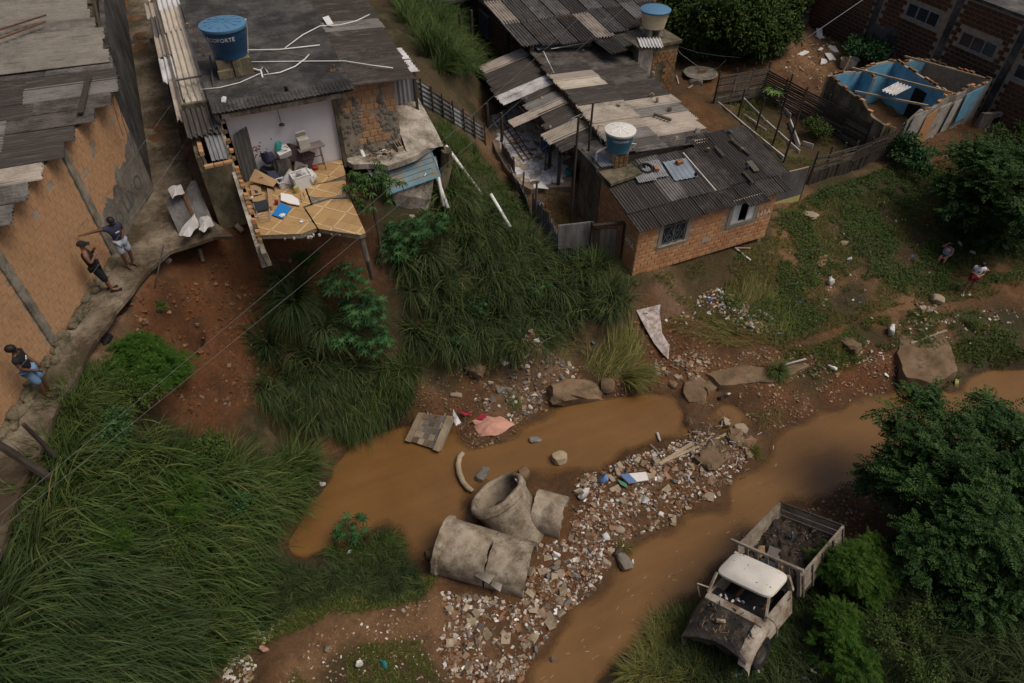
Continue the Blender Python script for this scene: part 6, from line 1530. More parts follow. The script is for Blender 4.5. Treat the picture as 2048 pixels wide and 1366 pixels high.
 # == OVERHEAD WIRES
for i,(a,b,sag)in enumerate((((-60,1078,10.2),(1260,-60,13.0),.25),((-60,1105,10.0),(1330,-60,12.6),.3),((300,845,9),(560,775,9),.02))):
 if i==2:continue
 A_,B_=Vector(at(*a)),Vector(at(*b))
 P=[A_.lerp(B_,t)-Vector((0,0,sag*4*t*(1-t)))for t in np.linspace(0,1,25)]
 loose('power_line',MB().tube(P,.0034,5),'steel_wire',['upper of the two grey power lines crossing over the grass and river bank','lower of the two grey power lines crossing over the grass and river bank'][i],'power line','power lines crossing over the slope')
for i,(pts_,lab)in enumerate(((((345,205,9.6),(270,310,9.2),(190,420,9.0),(60,560,9.6),(-40,700,9.6)),'upper pale wire from the sheet strip across the alley to the long brick wall'),(((378,275,9.3),(330,345,9.0),(260,440,8.7),(120,640,8.9),(-40,830,9.3)),'lower pale wire from the outhouse across the alley to the long brick wall'),(((200,130,11.2),(160,250,10.4),(60,350,10.0),(-40,470,10.2)),'thin wire drooping along the top of the long brick wall'),(((215,160,11),(175,330,9.9),(70,480,9.8),(-30,560,10)),'thin wire looping across the long brick wall'))):
 loose('overhead_wire',MB().tube([at(*p)for p in pts_],.0045,4),'steel_wire' if i<2 else 'cable',lab,'wire','wires strung by the alley')
 # == CONCRETE CULVERT PIPES IN THE STREAM
def ring_section(mb,p0,p1,r0,t,n=36,bell=None,rag=0.0,seed=1):
 """hollow pipe from p0 to p1"""
 rg=random.Random(seed);p0,p1=Vector(p0),Vector(p1);ax=(p1-p0);L=ax.length;ax=ax.normalized()
 u=Vector((0,0,1))if abs(ax.z)<.9 else Vector((1,0,0));a=ax.cross(u).normalized();b=ax.cross(a)
 prof=[(r0-t,0),(r0,0)]
 if bell:prof=[(r0-t*.6,0),(r0+bell[1],0),(r0+bell[1],bell[0]*.7),(r0+.01,bell[0])]
 prof+=[(r0,L*.35),(r0,L*.7),(r0,L),(r0-t,L),(r0-t,L*.5),(prof[0][0],0)]
 jag=[rg.uniform(-rag,rag)for _ in range(n)]
 vs=[]
 for r,z in prof:
  for k in range(n):
   th=2*PI*k/n;zz=z+(jag[k]if z>=L*.99 else 0)+(jag[(k*3)%n]*.5 if z<.01 else 0)
   rr=r+rg.uniform(-.003,.003)
   vs.append(p0+ax*zz+(a*math.cos(th)+b*math.sin(th))*rr)
 m_=len(prof)
 mb.add(vs,[(i*n+k,i*n+(k+1)%n,(i+1)*n+(k+1)%n,(i+1)*n+k)for i in range(m_-1)for k in range(n)])
 return mb
fwd=Vector(RC[:,2].tolist())
def depth(p):return(Vector(p)-Vector(CAM.tolist())).dot(fwd)
nrm=Vector((RC@np.array([-.52,.82,-.26])).tolist()).normalized()
c0=Vector(at(994,988,1.0));D_=121/FPX*depth(c0)
mb=MB();ring_section(mb,c0,c0-nrm*2.0,D_/2*.93,.16,bell=(.22,.09),seed=3,rag=.03)
PA=empty('culvert_pipe',c0-nrm*1.2,'large upright concrete pipe tilted in the pool with a thick broken lip','concrete pipe','broken culvert pipes in the stream')
mb.build('barrel','concrete_pipe',PA,auto=38)
mb=MB();u_=nrm.cross(Vector((0,0,1))).normalized();v_=nrm.cross(u_)
ringp=[c0+nrm*.01+(u_*math.cos(t)+v_*math.sin(t))*(D_/2*.93-.01)*(1+.02*math.sin(5*t))for t in np.linspace(0,2*PI,49)]
mb.tube(ringp,[.10+.012*math.sin(7*t)+random.uniform(-.006,.006)for t in np.linspace(0,2*PI,49)],9,cap=False)
mb.build('lip','concrete_pipe',PA,smooth=True)
mb=MB();wc=c0-nrm*.75
mb.add([wc+(u_*math.cos(t)+v_*math.sin(t))*(D_/2*.93-.15)for t in np.linspace(0,2*PI,25)[:-1]],[tuple(range(24))])
mb.build('mud_inside','boulder_mud',PA)
def lay_pipe(c_l,c_r,z,dpx,name,label,secs,bell=None,mat='concrete_pipe'):
 a,b=Vector(at(*c_l,z)),Vector(at(*c_r,z));R=dpx/FPX*depth((a+b)/2)/2
 T_=empty(name,((a+b)/2).xy.to_3d(),label,'concrete pipe','broken culvert pipes in the stream')
 for i,(s0,s1,dz,yaw)in enumerate(secs):
  p,q=a.lerp(b,s0),a.lerp(b,s1);d=(q-p);side=Vector((-d.y,d.x,0)).normalized()
  mb=MB();ring_section(mb,p+Vector((0,0,dz)),q+Vector((0,0,dz))+side*yaw,R*(1-.01*i),.12,bell=bell if i==0 else None,rag=.035,seed=10+i)
  mb.build('barrel' if i==0 else 'cracked_section',mat,T_,auto=38)
 return T_,R
lay_pipe((884,1090),(1060,1142),.42,113,'culvert_pipe','long concrete pipe lying cracked across the stream with a rusty stained bell end',((0,.565,0,0),(.58,1.0,-.03,.03)),bell=(.2,.08))
lay_pipe((1068,1020),(1128,1036),.42,86,'culvert_pipe','short pale concrete pipe lying on the rubble right of the upright pipe',((0,1,0,0),))
a_=Vector(at(998,1150,.62));sh=MB()
for(q,z)in(([(966,1132),(990,1148),(978,1166),(950,1150)],.85),([(992,1150),(1004,1168),(1000,1182),(980,1168)],.7)):
 sh=MB();sh.sheet([at(u,v,z-.002*(v-1140))for u,v in q],(-.2,-.6,.7),.09)
 loose('pipe_fragment',sh,'concrete_old','larger dark curved pipe fragment leaning on the front of the long cracked pipe' if z>.8 else 'smaller dark pipe fragment below the crack of the long pipe','concrete fragment','dark fragments leaning on the cracked pipe')
arc=[at(u,v,.12)for u,v in((926,906),(919,914),(916,930),(919,948),(926,964),(936,976),(946,982))]
loose('broken_pipe_ring',MB().tube([Vector(p)for p in arc],[.09,.1,.105,.11,.1,.1,.07],8),'rock_tan','broken curved rim of a concrete pipe lying in the muddy pool','concrete fragment',smooth=True)
loose('torn_rag',MB().sheet([Vector(at(u,v,1.32-.006*(v-960)))for u,v in((1030,958),(1040,961),(1052,975),(1050,985),(1042,978),(1036,968))],nrm,.02),'bag_white','white rag caught on the lip of the upright pipe','rag')
crumple(at(1060,1040,.5),(.16,.1,.12),'bag_white','white scrap wedged between the upright and the short pipe','scrap','scrap',71)
WC=empty('wall_fragment',at(860,860,0),'tilted chunk of block wall with two cement edges standing in the pool','wall fragment')
q0,q1,q2,q3=(Vector(at(*p))for p in((838,826,.75),(908,834,.95),(880,902,.12),(812,880,.1)))
nn=(q1-q0).cross(q3-q0).normalized();nn=nn if nn.z>0 else-nn
MB().sheet([q0,q1,q2,q3],-nn,.14).build('mortar_bed','mortar',WC)
QL=lambda s,t:lerp(lerp(q0,q1,s),lerp(q3,q2,s),t)
for j in range(5):
 for i in range(4):
  s0,s1=.17+.63*(i+(.5 if j%2 else 0))/4,.17+.63*(i+1+(.5 if j%2 else 0))/4
  s1=min(s1,.80);t0,t1=j/5+.01,(j+1)/5-.01
  if s1-s0<.05:continue
  MB().sheet([QL(s0+.005,t0),QL(s1-.005,t0),QL(s1-.005,t1),QL(s0+.005,t1)],nn,.018+.012*random.random()).build('block',random.choice(('stone_grey','stone_grey','boulder_mud','stone_tan')),WC)
for s0,s1 in((0,.16),(.82,1)):
 MB().sheet([QL(s0,-.02),QL(s1,-.02),QL(s1,1.02),QL(s0,1.02)],nn,.09).build('cement_edge','rock_tan',WC)
q=[(946,846),(968,828),(1000,832),(1030,848),(1012,862),(990,872),(962,872),(952,862)]
mb=MB();N_=11;vs=[];cc=Vector(at(985,852,.34))
for j in range(N_):
 for i in range(24):
  t=2*PI*i/24;r=j/(N_-1);k=i/24*len(q);a,b=q[int(k)%len(q)],q[(int(k)+1)%len(q)];f_=k-int(k)
  e=Vector(at(a[0]+(b[0]-a[0])*f_,a[1]+(b[1]-a[1])*f_,.2));p=cc.lerp(e,r)
  vs.append((p.x,p.y,p.z+.16*(1-r*r)+.035*math.sin(t*5+r*6)*r))
mb.add(vs,[(j*24+i,j*24+(i+1)%24,(j+1)*24+(i+1)%24,(j+1)*24+i)for j in range(N_-1)for i in range(24)])
loose('pink_cloth',mb,'cloth_pink','large salmon pink cloth spread half in the water beside the wall chunk','cloth',smooth=True)
for i,(q,z,mt,lab)in enumerate((([(906,818),(914,832),(922,846),(912,852),(906,840)],.6,'cloth_white','white cloth hanging from the corner of the wall chunk'),([(914,820),(932,824),(944,830),(930,832)],.35,'cloth_red','thin red cloth trailing from the wall chunk to the pink cloth'),([(952,838),(966,826),(978,832),(964,840)],.34,'cloth_red','dark red cloth at the upper edge of the pink cloth'),([(944,842),(958,836),(966,846),(950,850)],.28,'cloth_pink','pale striped cloth left of the pink cloth'))):
 loose('cloth',MB().sheet([at(u,v,z+random.uniform(-.05,.05))for u,v in q],(0,-.3,1),.03),mt,lab,'cloth')
crumple(at(966,858,.22),(.07,.06,.05),'blue_board','small blue plastic cap on the pink cloth','cap','blue_plastic_scrap',75)
GRP_R='boulders along the stream'
for i,(u,v,s,z,mt,lab)in enumerate(((1150,785,(1.35,.62,.5),.2,'boulder_mud','biggest mossy brown boulder at the pool edge'),(1215,770,(.4,.35,.35),.3,'boulder_mud','brown boulder at the right end of the biggest boulder'),(1119,916,(.36,.30,.26),.1,'rock_tan','tan boulder standing in the shallow pool'),(1071,880,(.3,.16,.12),.03,'stone_grey','flat grey stone breaking the water above the pipes'),(966,948,(.42,.22,.14),.02,'stone_grey','flat grey slab in the water behind the upright pipe'),(1046,950,(.24,.34,.3),.12,'boulder_mud','grey brown boulder behind the upright pipe lip'),(866,1108,(.24,.34,.22),.08,'boulder_mud','dark wet boulder beside the bell end of the long pipe'),(1248,1124,(.36,.26,.2),.08,'stone_grey','dark round boulder in the stream below the rubble bar'),(1235,1105,(.12,.24,.16),.12,'wood_dark','dark weathered stump beside the round boulder'),(1452,845,(.22,.18,.16),.15,'rock_tan','squared tan stone at the head of the rubble bar'),(1480,858,(.34,.24,.2),.15,'stone_tan','large tan slab at the tip of the rubble bar'),(1500,885,(.26,.22,.16),.12,'stone_red','reddish stone at the tip of the rubble bar'),(1390,785,(.55,.8,.35),.12,'boulder_mud','broad muddy rock slab forming the lip between the two pools'),(1420,775,(.35,.5,.33),.2,'boulder_mud','muddy rock slab cracked off beside the lip'),(1345,768,(.22,.18,.12),.2,'boulder_mud','low brown stone at the pool end beside the lip'),(1010,778,(.5,.28,.24),.5,'stone_grey','pale flat boulder under the tall grass bank'),(950,740,(.45,.3,.3),1.2,'boulder_mud','earthy block hanging under the tall grass'),(860,770,(.3,.2,.2),.8,'stone_tan','tan block fallen at the foot of the grass bank'),(912,790,(.12,.3,.1),.6,'stone_tan','narrow concrete block lying beside the cloth'),(1240,1060,(.2,.16,.1),.3,'stone_tan','tan concrete lump on the lower edge of the rubble bar'),(1620,430,(.42,.3,.12),2.3,'rock_tan','flat pale slab lying in the grass right of the brick house'),(1688,485,(.26,.18,.1),1.8,'rock_tan','small pale block in the grass of the right meadow'),(1875,598,(.32,.26,.2),1.0,'rock_tan','pale boulder on the footpath below the standing woman'),(1640,520,(.55,.35,.1),1.7,'stone_red','broken orange slab half buried in the meadow'),(1700,690,(.5,.3,.25),.8,'boulder_mud','earth coloured boulder beside the footpath'),(1948,640,(.2,.17,.14),.7,'stone_tan','round stone by the footpath at the right edge'),(1935,632,(.12,.12,.08),.7,'stone_tan','small stone next to the round stone by the footpath'),(1243,1060,(.16,.14,.1),.25,'stone_grey','grey block near the stump'))):
 z_=max(h1(*at(u,v,z)[:2]),0)if False else z
 loose('boulder' if s[0]>.2 else 'stone',MB().rock(at(u,v,z),s,100+i,.22,3 if s[0]>.4 else 2,Euler((random.uniform(-.3,.3),random.uniform(-.3,.3),random.uniform(0,6)))),mt,lab,'boulder' if s[0]>.2 else 'stone',GRP_R,auto=35)
for i,(q,z0,z1,mt,lab)in enumerate((([(1408,745),(1470,730),(1560,735),(1632,708),(1640,722),(1560,760),(1440,770)],.35,.62,'boulder_mud','long undercut slab of compacted earth along the far bank'),([(1800,668),(1880,655),(1905,690),(1920,740),(1870,768),(1812,755),(1795,700)],.2,.78,'boulder_mud','broad mossy block of earth broken off at the right shore'))):
 pq=[at(u,v,z1)for u,v in q];pl=[(p[0],p[1])for p in pq]
 cx_,cy_=sum(p[0]for p in pl)/len(pl),sum(p[1]for p in pl)/len(pl);mb=MB();vs=[];K_=72;R_=16
 for r_ in range(R_):
  f_=1-r_/R_ if r_>4 else 1.0
  for k_ in range(K_):
   s_=k_/K_*len(pl);p,q2=pl[int(s_)%len(pl)],pl[(int(s_)+1)%len(pl)];w_=s_-int(s_);w_=w_*w_*(3-2*w_)*.3+w_*.7
   x,y=p[0]+(q2[0]-p[0])*w_,p[1]+(q2[1]-p[1])*w_
   n_=float(_fbm(np.array([x*2.1]),np.array([y*2.1]),.8,5+i)[0])*.5+float(_fbm(np.array([x]),np.array([y]),.22,9)[0])*.2
   ff=(f_ if r_>4 else(.93+.02*r_ if r_<3 else 1.0-.03*(r_-3)))*(1+n_*(.22 if r_<=5 else .1))
   X_,Y_=cx_+(x-cx_)*ff,cy_+(y-cy_)*ff
   zt=z1+.10*float(_fbm(np.array([X_]),np.array([Y_]),.55,3)[0])+.07*float(_fbm(np.array([X_]),np.array([Y_]),.2,4)[0])
   vs.append((X_,Y_,-.4+(zt-.06+.4)*r_/4 if r_<4 else zt-(.05 if r_==4 else 0)))
 vs.append((cx_,cy_,z1))
 mb.add(vs,[(a_*K_+k_,a_*K_+(k_+1)%K_,(a_+1)*K_+(k_+1)%K_,(a_+1)*K_+k_)for a_ in range(R_-1)for k_ in range(K_)]+[((R_-1)*K_+k_,(R_-1)*K_+(k_+1)%K_,R_*K_)for k_ in range(K_)])
 loose('earth_block',mb,mt,lab,'earth block',auto=50)
for i in range(14):
 u,v=1850+random.gauss(0,18),622+random.gauss(0,9)
 loose('stone',MB().rock(gnd(u,v,.05),(random.uniform(.12,.24),random.uniform(.1,.18),.08),300+i,.25,1),random.choice(('stone_tan','rock_tan','stone_red')),'tan stone in the small heap on the footpath','stone','heap of stones on the footpath')
 # == RUBBLE
kinds=[('brick_fragment',['shard_brick','stone_red'],'brick','orange brick fragment lying on the rubble bar in the stream','orange brick fragments on the rubble bar'),('tile_fragment',['shard_white','white_paint'],'tile','white tile shard lying on the rubble bar in the stream','white tile shards on the rubble bar'),('concrete_fragment',['shard_beige','stone_tan','rock_tan'],'rubble','beige concrete fragment lying on the rubble bar in the stream','beige concrete fragments on the rubble bar'),('grey_stone',['stone_grey','stone_grey'],'stone','grey stone lying on the rubble bar in the stream','grey stones on the rubble bar')]
bar_px=[(1150,955),(1260,915),(1340,890),(1380,862),(1480,870),(1520,905),(1470,945),(1440,990),(1380,1015),(1330,1055),(1250,1080),(1215,1140),(1190,1185),(1130,1225),(1075,1300),(1040,1366),(900,1366),(880,1300),(890,1230),(880,1180),(1040,1205),(1080,1090),(1140,1075),(1140,990)]
_frag={}
def frag_mesh(kind,mat,i):
 key=(kind,mat,i)
 if key not in _frag:
  rg=random.Random(zlib.crc32(repr(key).encode()));mb=MB()
  if kind==0:
   l,w,h=rg.uniform(.6,1.1),rg.uniform(.45,.6),rg.uniform(.3,.45);mb.box(-l,l,-w,w,-h,h,.16)
  elif kind==1:
   n=rg.choice((3,4,4,5));P=[(math.cos(2*PI*k/n+rg.uniform(-.4,.4)),.8*math.sin(2*PI*k/n+rg.uniform(-.4,.4)))for k in range(n)]
   mb.prism(P,-.06,.06)
  elif kind==2:mb.box(-1,.9,-.7,.7,-.35,.35,.3)
  else:mb.rock((0,0,0),(1,.75,.55),rg.randrange(999),.3,1)
  _frag[key]=mb.mesh(kinds[kind][0],mat)
 return _frag[key]
def rubble_spot(poly):
 while True:
  u,v=random.uniform(min(p[0]for p in poly),max(p[0]for p in poly)),random.uniform(min(p[1]for p in poly),max(p[1]for p in poly))
  if pip(u,v,poly):return u,v
big=0
spots=[]
for i in range(290):
 u,v=rubble_spot(bar_px);g=gnd(u,v)
 if g.z<.01 and random.random()<.8:continue
 k=random.choices((0,1,2,3),(.22,.26,.34,.18))[0]
 s=random.uniform(.055,.15)*(1.15 if k in(2,3)else 1)*(.8 if k==1 else 1)
 o_=link(kinds[k][0],frag_mesh(k,random.choice(kinds[k][1]),i%5),None,g+Vector((0,0,s*.22)),(random.uniform(-.5,.5),random.uniform(-.5,.5),random.uniform(0,6.3)))
 o_.scale=(s,s*random.uniform(.7,1.1),s*random.uniform(.7,1.2))
 tag(o_,kinds[k][3],kinds[k][2],kinds[k][4]);spots.append(g)
def rubble_stuff(name,poly,n,smin,smax,mats,label,cat,lift=.02,mask=True):
 V=[];F=[];MI=[];rg=rng
 base=np.array([(-1,-1,-1),(1,-1,-1),(1,1,-1),(-1,1,-1),(-1,-1,1),(1,-1,1),(1,1,1),(-1,1,1)],float)
 fs=np.array([(0,3,2,1),(4,5,6,7),(0,1,5,4),(1,2,6,5),(2,3,7,6),(3,0,4,7)])
 W=[gnd(u,v)for u,v in poly];pw=[(p.x,p.y)for p in W]
 xs=[p[0]for p in pw];ys=[p[1]for p in pw];k=0;tries=0
 while k<n and tries<n*9:
  tries+=1
  x,y=random.uniform(min(xs),max(xs)),random.uniform(min(ys),max(ys))
  if not pip(x,y,pw):continue
  z=h1(x,y)
  if z<-.04 or(mask and float(_fbm(np.array([x]),np.array([y]),.8,15)[0])+.6*float(_fbm(np.array([x]),np.array([y]),.3,16)[0])<random.uniform(-.45,.12)):continue
  s=smin+(smax-smin)*random.random()**2.2
  b=base*(s,s*random.uniform(.4,.9),s*random.uniform(.12,.5))*rg.uniform(.65,1.25,(8,3))
  m_=np.array(Euler((random.uniform(-.6,.6),random.uniform(-.6,.6),random.uniform(0,6.3))).to_matrix())
  V.append(b@m_.T+(x,y,max(z,0)+lift*random.uniform(0,1.2)));F.append(fs+8*k);MI+=[random.randrange(len(mats))]*6;k+=1
 o_=link(name,np_mesh(name,np.concatenate(V),np.concatenate(F),mats,mi=MI))
 return tag(o_,label,cat,kind='stuff')
mt_all=['shard_white','bag_white','shard_white','shard_white','shard_brick','shard_brick','shard_beige','shard_white','stone_grey','stone_tan','stone_red','shard_beige','scarp_earth','boulder_mud','stone_red','scarp_earth','shard_brick','wood_dark']
rubble_stuff('small_rubble',bar_px,6000,.010,.075,mt_all,'small brick, tile and stone rubble covering the bar in the stream','rubble')
rubble_stuff('bank_rubble',[(440,1366),(470,1290),(520,1240),(560,1250),(530,1300),(500,1366)],260,.02,.07,['shard_white','bag_white','shard_beige','cloth_yellow'],'white household litter along the grass edge at the bottom','litter')
rubble_stuff('path_pebbles',[(560,1366),(640,1260),(780,1220),(880,1190),(900,1366)],420,.01,.04,['shard_beige','shard_white','stone_red','stone_tan'],'pebbles and chips on the dirt path at the bottom','pebbles')
rubble_stuff('bank_stones',[(950,790),(1000,730),(1100,700),(1160,740),(1110,790),(1060,830),(1000,860),(960,850)],420,.02,.12,['stone_grey','stone_tan','shard_beige','stone_red','stone_grey','shard_white'],'stones and litter washed up below the grass bank','stones')
rubble_stuff('bar_head_stones',[(1290,730),(1380,700),(1420,720),(1400,760),(1340,760)],120,.03,.12,['stone_grey','stone_tan','stone_red'],'stones at the head of the upper pool','stones')
rubble_stuff('flood_litter',[(1330,640),(1380,590),(1440,575),(1560,640),(1580,670),(1520,670),(1430,625),(1360,660)],520,.02,.09,['bag_white','cloth_pink','straw','shard_beige','bag_grey','straw','wood_dark','cloth_white'],'tangled flood litter caught in the grass below the brick house','litter')
rubble_stuff('meadow_litter',[(1560,560),(1700,440),(1850,360),(1960,330),(2000,400),(1880,520),(1780,640),(1640,700)],150,.02,.07,['bag_white','shard_white','bag_white','shard_beige','bag_blue','cloth_pink'],'scattered litter in the meadow at the right','litter')
rubble_stuff('far_bank_litter',[(1560,760),(1760,720),(2000,680),(2048,620),(1800,640),(1620,740)],260,.02,.07,['shard_beige','bag_white','stone_tan','stone_red','shard_white'],'chips and litter along the footpath at the far bank','litter')
rubble_stuff('yard_litter',[(1560,140),(1600,90),(1700,60),(1760,130),(1680,190),(1620,170)],260,.03,.11,['shard_white','shard_beige','stone_red','shard_beige'],'litter scattered on the dirt beyond the garden','litter')
rubble_stuff('stream_stones',[(1240,1130),(1420,1120),(1400,1200),(1300,1290),(1180,1330),(1180,1230)],0 or 40,.03,.09,['stone_grey','boulder_mud'],'wet stones breaking the surface of the lower stream','stones')
mudk=['boulder_mud','stone_red','scarp_earth','stone_grey','boulder_mud','scarp_earth','stone_red','shard_beige','straw']
rubble_stuff('shore_gravel',[(1370,740),(1500,700),(1700,690),(1800,720),(1780,790),(1600,850),(1540,860),(1490,840),(1400,800)],1500,.01,.06,mudk,'gravel and clods along the far shore','gravel')
rubble_stuff('bank_gravel',[(780,800),(900,740),(1060,690),(1260,700),(1380,690),(1390,760),(1280,790),(1100,820),(950,880),(900,850),(800,860)],1600,.01,.06,mudk,'gravel, clods and twigs on the near bank above the pool','gravel')
rubble_stuff('mud_gravel',[(1280,600),(1420,640),(1440,720),(1340,740),(1260,660)],600,.01,.05,mudk,'clods on the bare red earth beside the woven sheet','gravel')
rubble_stuff('meadow_gravel',[(1560,430),(1700,440),(1800,560),(1900,600),(2048,590),(2048,640),(1820,660),(1640,700),(1480,740),(1500,600)],1500,.008,.04,mudk,'small stones on the worn ground and footpath of the meadow','gravel')
rubble_stuff('truck_shore_gravel',[(1600,1000),(1760,950),(1800,1040),(1700,1120),(1620,1060)],500,.01,.06,mudk,'gravel on the dark shore behind the truck bed','gravel')
rubble_stuff('pool_mud_gravel',[(900,850),(1060,830),(1040,880),(940,900)],300,.01,.05,mudk,'silt and twigs around the pink cloth','gravel')
mb=MB()
for i in range(110):
 u=random.uniform(1080,1560);v=1366-(u-1080)*.78+random.gauss(0,26);p=at(u,v,.006)
 if h1(p[0],p[1])>-.05:continue
 a_=.24+random.gauss(0,.35);l_=random.uniform(.015,.08);d_=Vector((math.cos(a_),math.sin(a_),0))*l_;e_=Vector((-math.sin(a_),math.cos(a_),0))*l_*random.uniform(.08,.25)
 mb.mat(random.randrange(3)).obox(p,d_,e_,(0,0,.004),.004)
thing1(mb,'foam_flecks',['boulder_mud','straw','bark'],'scum and twigs drifting on the lower stream','scum',kind='stuff')
mb=MB()
for i in range(26):
 x,z=random.gauss(.9,.18),random.gauss(8.95,.12);mb.rock((x,21.418,z),(random.uniform(.02,.07),.006,random.uniform(.015,.04)),i,.4,1,Euler((0,random.uniform(0,3),0)))
ch_=mb.build('paint_chips','shard_brick',RH);ch_['kind']='stuff'
for i,(u,v,s,mt,lab,nm,ct)in enumerate(((1168,990,.3,'bag_white','big white plastic sack at the upper end of the rubble bar','plastic_sack','sack'),(1288,1002,.22,'bag_white','round white plastic bag in the middle of the rubble bar','plastic_bag','bag'),(1205,962,.3,'bag_blue','bluish grey sheet of plastic at the water edge of the rubble bar','plastic_sheet','plastic'),(1375,958,.12,'cloth_lilac','small lilac rag near the tip of the rubble bar','rag','rag'),(1212,1075,.17,'bag_white','torn white bag on the lower rubble bar','plastic_bag','bag'),(1352,1008,.12,'plastic_orange','orange plastic piece at the right edge of the rubble bar','plastic_piece','plastic'),(1112,1112,.16,'bag_white','white torn scrap right of the long cracked pipe','plastic_bag','bag'),(1322,1030,.14,'bag_white','white scrap at the lower right of the rubble bar','plastic_bag','bag'),(1000,1110,.1,'bag_white','small white scrap on the cracked pipe gravel','scrap','scrap'),(1265,1125,.1,'bag_white','white scrap by the round boulder','scrap','scrap'),(1372,648,.1,'bag_white','white lump on the red earth right of the woven sack','scrap','scrap'),(1500,655,.2,'bag_grey','greenish grey bag at the end of the flood litter','plastic_bag','bag'),(1008,725,.22,'white_paint','white broken plastic sheet below the tall grass bank','plastic_sheet','plastic'),(1078,752,.12,'bag_white','small white and red wrapper among the bank stones','wrapper','wrapper'),(1186,687,.12,'bag_blue','pale blue pack lying on the flattened grass','wrapper','wrapper'),(1420,600,.12,'bag_blue','blue scrap in the flood litter','scrap','scrap'),(1660,568,.28,'bag_white','white heap of plastic in the meadow','plastic_heap','plastic'),(1698,520,.14,'bag_white','white bag on the orange slab in the meadow','plastic_bag','bag'),(1780,666,.32,'bag_white','white and pink bag at the corner of the broad earth block','plastic_bag','bag'),(1664,738,.22,'bag_white','torn white bag above the reddish shore','plastic_bag','bag'),(1772,752,.12,'white_paint','square white scrap on the reddish shore','scrap','scrap'),(1912,770,.2,'cloth_yellow','yellow bag snagged below the broad earth block','plastic_bag','bag'),(1440,798,.18,'black_scrap','black plastic hanging from the undercut bank','plastic_sheet','plastic'),(1455,790,.15,'bag_white','pale rag hanging from the undercut bank','rag','rag'),(683,665,.14,'bag_white','white bag caught on the castor plants','plastic_bag','bag'),(645,970,.14,'bag_white','white scrap in the reeds at the left pool edge','scrap','scrap'),(530,1300,.2,'cloth_pink','flat round pinkish slab near the white litter at the bottom','slab','slab'),(655,1298,.14,'stone_tan','flat tan stone on the dirt path at the bottom','stone','stone'),(720,1330,.2,'bag_white','white torn plastic strip in the grass at the bottom','plastic_sheet','plastic'),(768,1330,.16,'cloth_teal','teal plastic strip in the grass at the bottom','plastic_sheet','plastic'),(980,1340,.15,'stone_grey','grey block at the lower edge of the rubble bar','stone','stone'),(1106,1320,.12,'stone_grey','dark stone in the lower stream','stone','stone'),(700,1105,.12,'bag_white','white scrap at the lower pool edge','scrap','scrap'),(618,812,.1,'cloth_yellow','small yellow scrap on the flattened grass','scrap','scrap'))):
 crumple(gnd(u,v,s*.35),(s,s*.75,s*.45),mt,lab,ct,nm,500+i,.4)
for i,(a,b,w,mt,lab)in enumerate((((1320,930),(1452,872),.10,'wood_pale','longest pale plank lying across the rubble bar'),((1318,932),(1385,890),.13,'wood_pale','pale split plank at the upper edge of the rubble bar'),((1300,892),(1320,912),.04,'wood_pale','short stick in the shallow water above the bar'),((1500,500),(1468,500),.05,'wood_pale','short stick in the grass by the brick house'),((1470,500),(1500,525),.07,'board_white','white weathered stick in the grass in front of the brick house'),((1060,700),(1140,660),.04,'bark','bare branch among the roots of the grass bank'),((940,755),(965,735),.14,'rock_tan','broken concrete beam sticking out under the tall grass'),((1560,735),(1610,722),.07,'board_white','pale board on the undercut slab of the far bank'),((1820,690),(1890,665),.08,'wood_pale','pale pole lying on the broad earth block'))):
 loose('plank' if w>.06 else 'stick',MB().bar(gnd(*a,.10),gnd(*b,.12),w,w*.5),mt,lab,'plank' if w>.06 else 'stick')
loose('earth_mound',MB().rock(gnd(1425,915,.02),(.75,.55,.3),61,.3,3,Euler((.1,.05,.3))).rock(gnd(1470,880,.05),(.5,.35,.22),62,.3,3,Euler((0,0,1))),'boulder_mud','muddy mound of silt and driftwood at the head of the rubble bar','mound',kind='stuff',auto=50)
mb=MB()
for i in range(170):
 g=gnd(random.gauss(1440,38),random.gauss(888,28),random.uniform(.05,.3));a_=random.gauss(.3,.7);l_=random.uniform(.08,.35)
 mb.mat(random.randrange(4)).bar(g,g+Vector((math.cos(a_)*l_,math.sin(a_)*l_,random.uniform(-.1,.1))),random.uniform(.008,.025))
thing1(mb,'driftwood',['straw','wood_grey','bark','bag_grey'],'tangle of driftwood and rags on the mound at the head of the bar','driftwood',kind='stuff')
mb=MB()
for i in range(150):
 g=gnd(random.uniform(930,1170),random.uniform(655,790),random.uniform(.03,.2));a_=random.uniform(0,6.3);l_=random.uniform(.1,.5)
 mb.mat(random.randrange(3)).tube([g,g+Vector((math.cos(a_)*l_*.5,math.sin(a_)*l_*.5,.06)),g+Vector((math.cos(a_)*l_,math.sin(a_)*l_,-.05))],random.uniform(.004,.012),4)
thing1(mb,'roots',['bark','straw','wood_grey'],'bare roots and branches on the eroded bank under the tall grass','roots',kind='stuff')
PKG=empty('printed_sack',gnd(1265,960),'blue and white printed feed sack on the rubble bar','sack')
q=[Vector(gnd(u,v,.14))for u,v in((1238,955),(1290,950),(1296,966),(1256,972))]
MB().sheet(q,(0,0,1),.05).build('sack_cloth','white_paint',PKG);MB().sheet([q[0]+Vector((0,0,.052)),q[0].lerp(q[1],.35)+Vector((0,0,.052)),q[3].lerp(q[2],.4)+Vector((0,0,.052)),q[3]+Vector((0,0,.052))],(0,0,1),.004).build('blue_print','bag_blue',PKG)
loose('green_sheet',MB().sheet([gnd(u,v,.08)for u,v in((1234,962),(1252,970),(1255,980),(1240,972))],(0,0,1),.03),'bag_green','green plastic strip below the printed feed sack','plastic')
q=[(1272,624),(1318,614),(1316,640),(1324,670),(1338,700),(1340,722),(1322,716),(1306,690),(1284,660)]
mb=MB();pts3=[gnd(u,v,.16)for u,v in q];cc=sum(pts3,Vector())/len(pts3)+Vector((0,0,.1));vs=[]
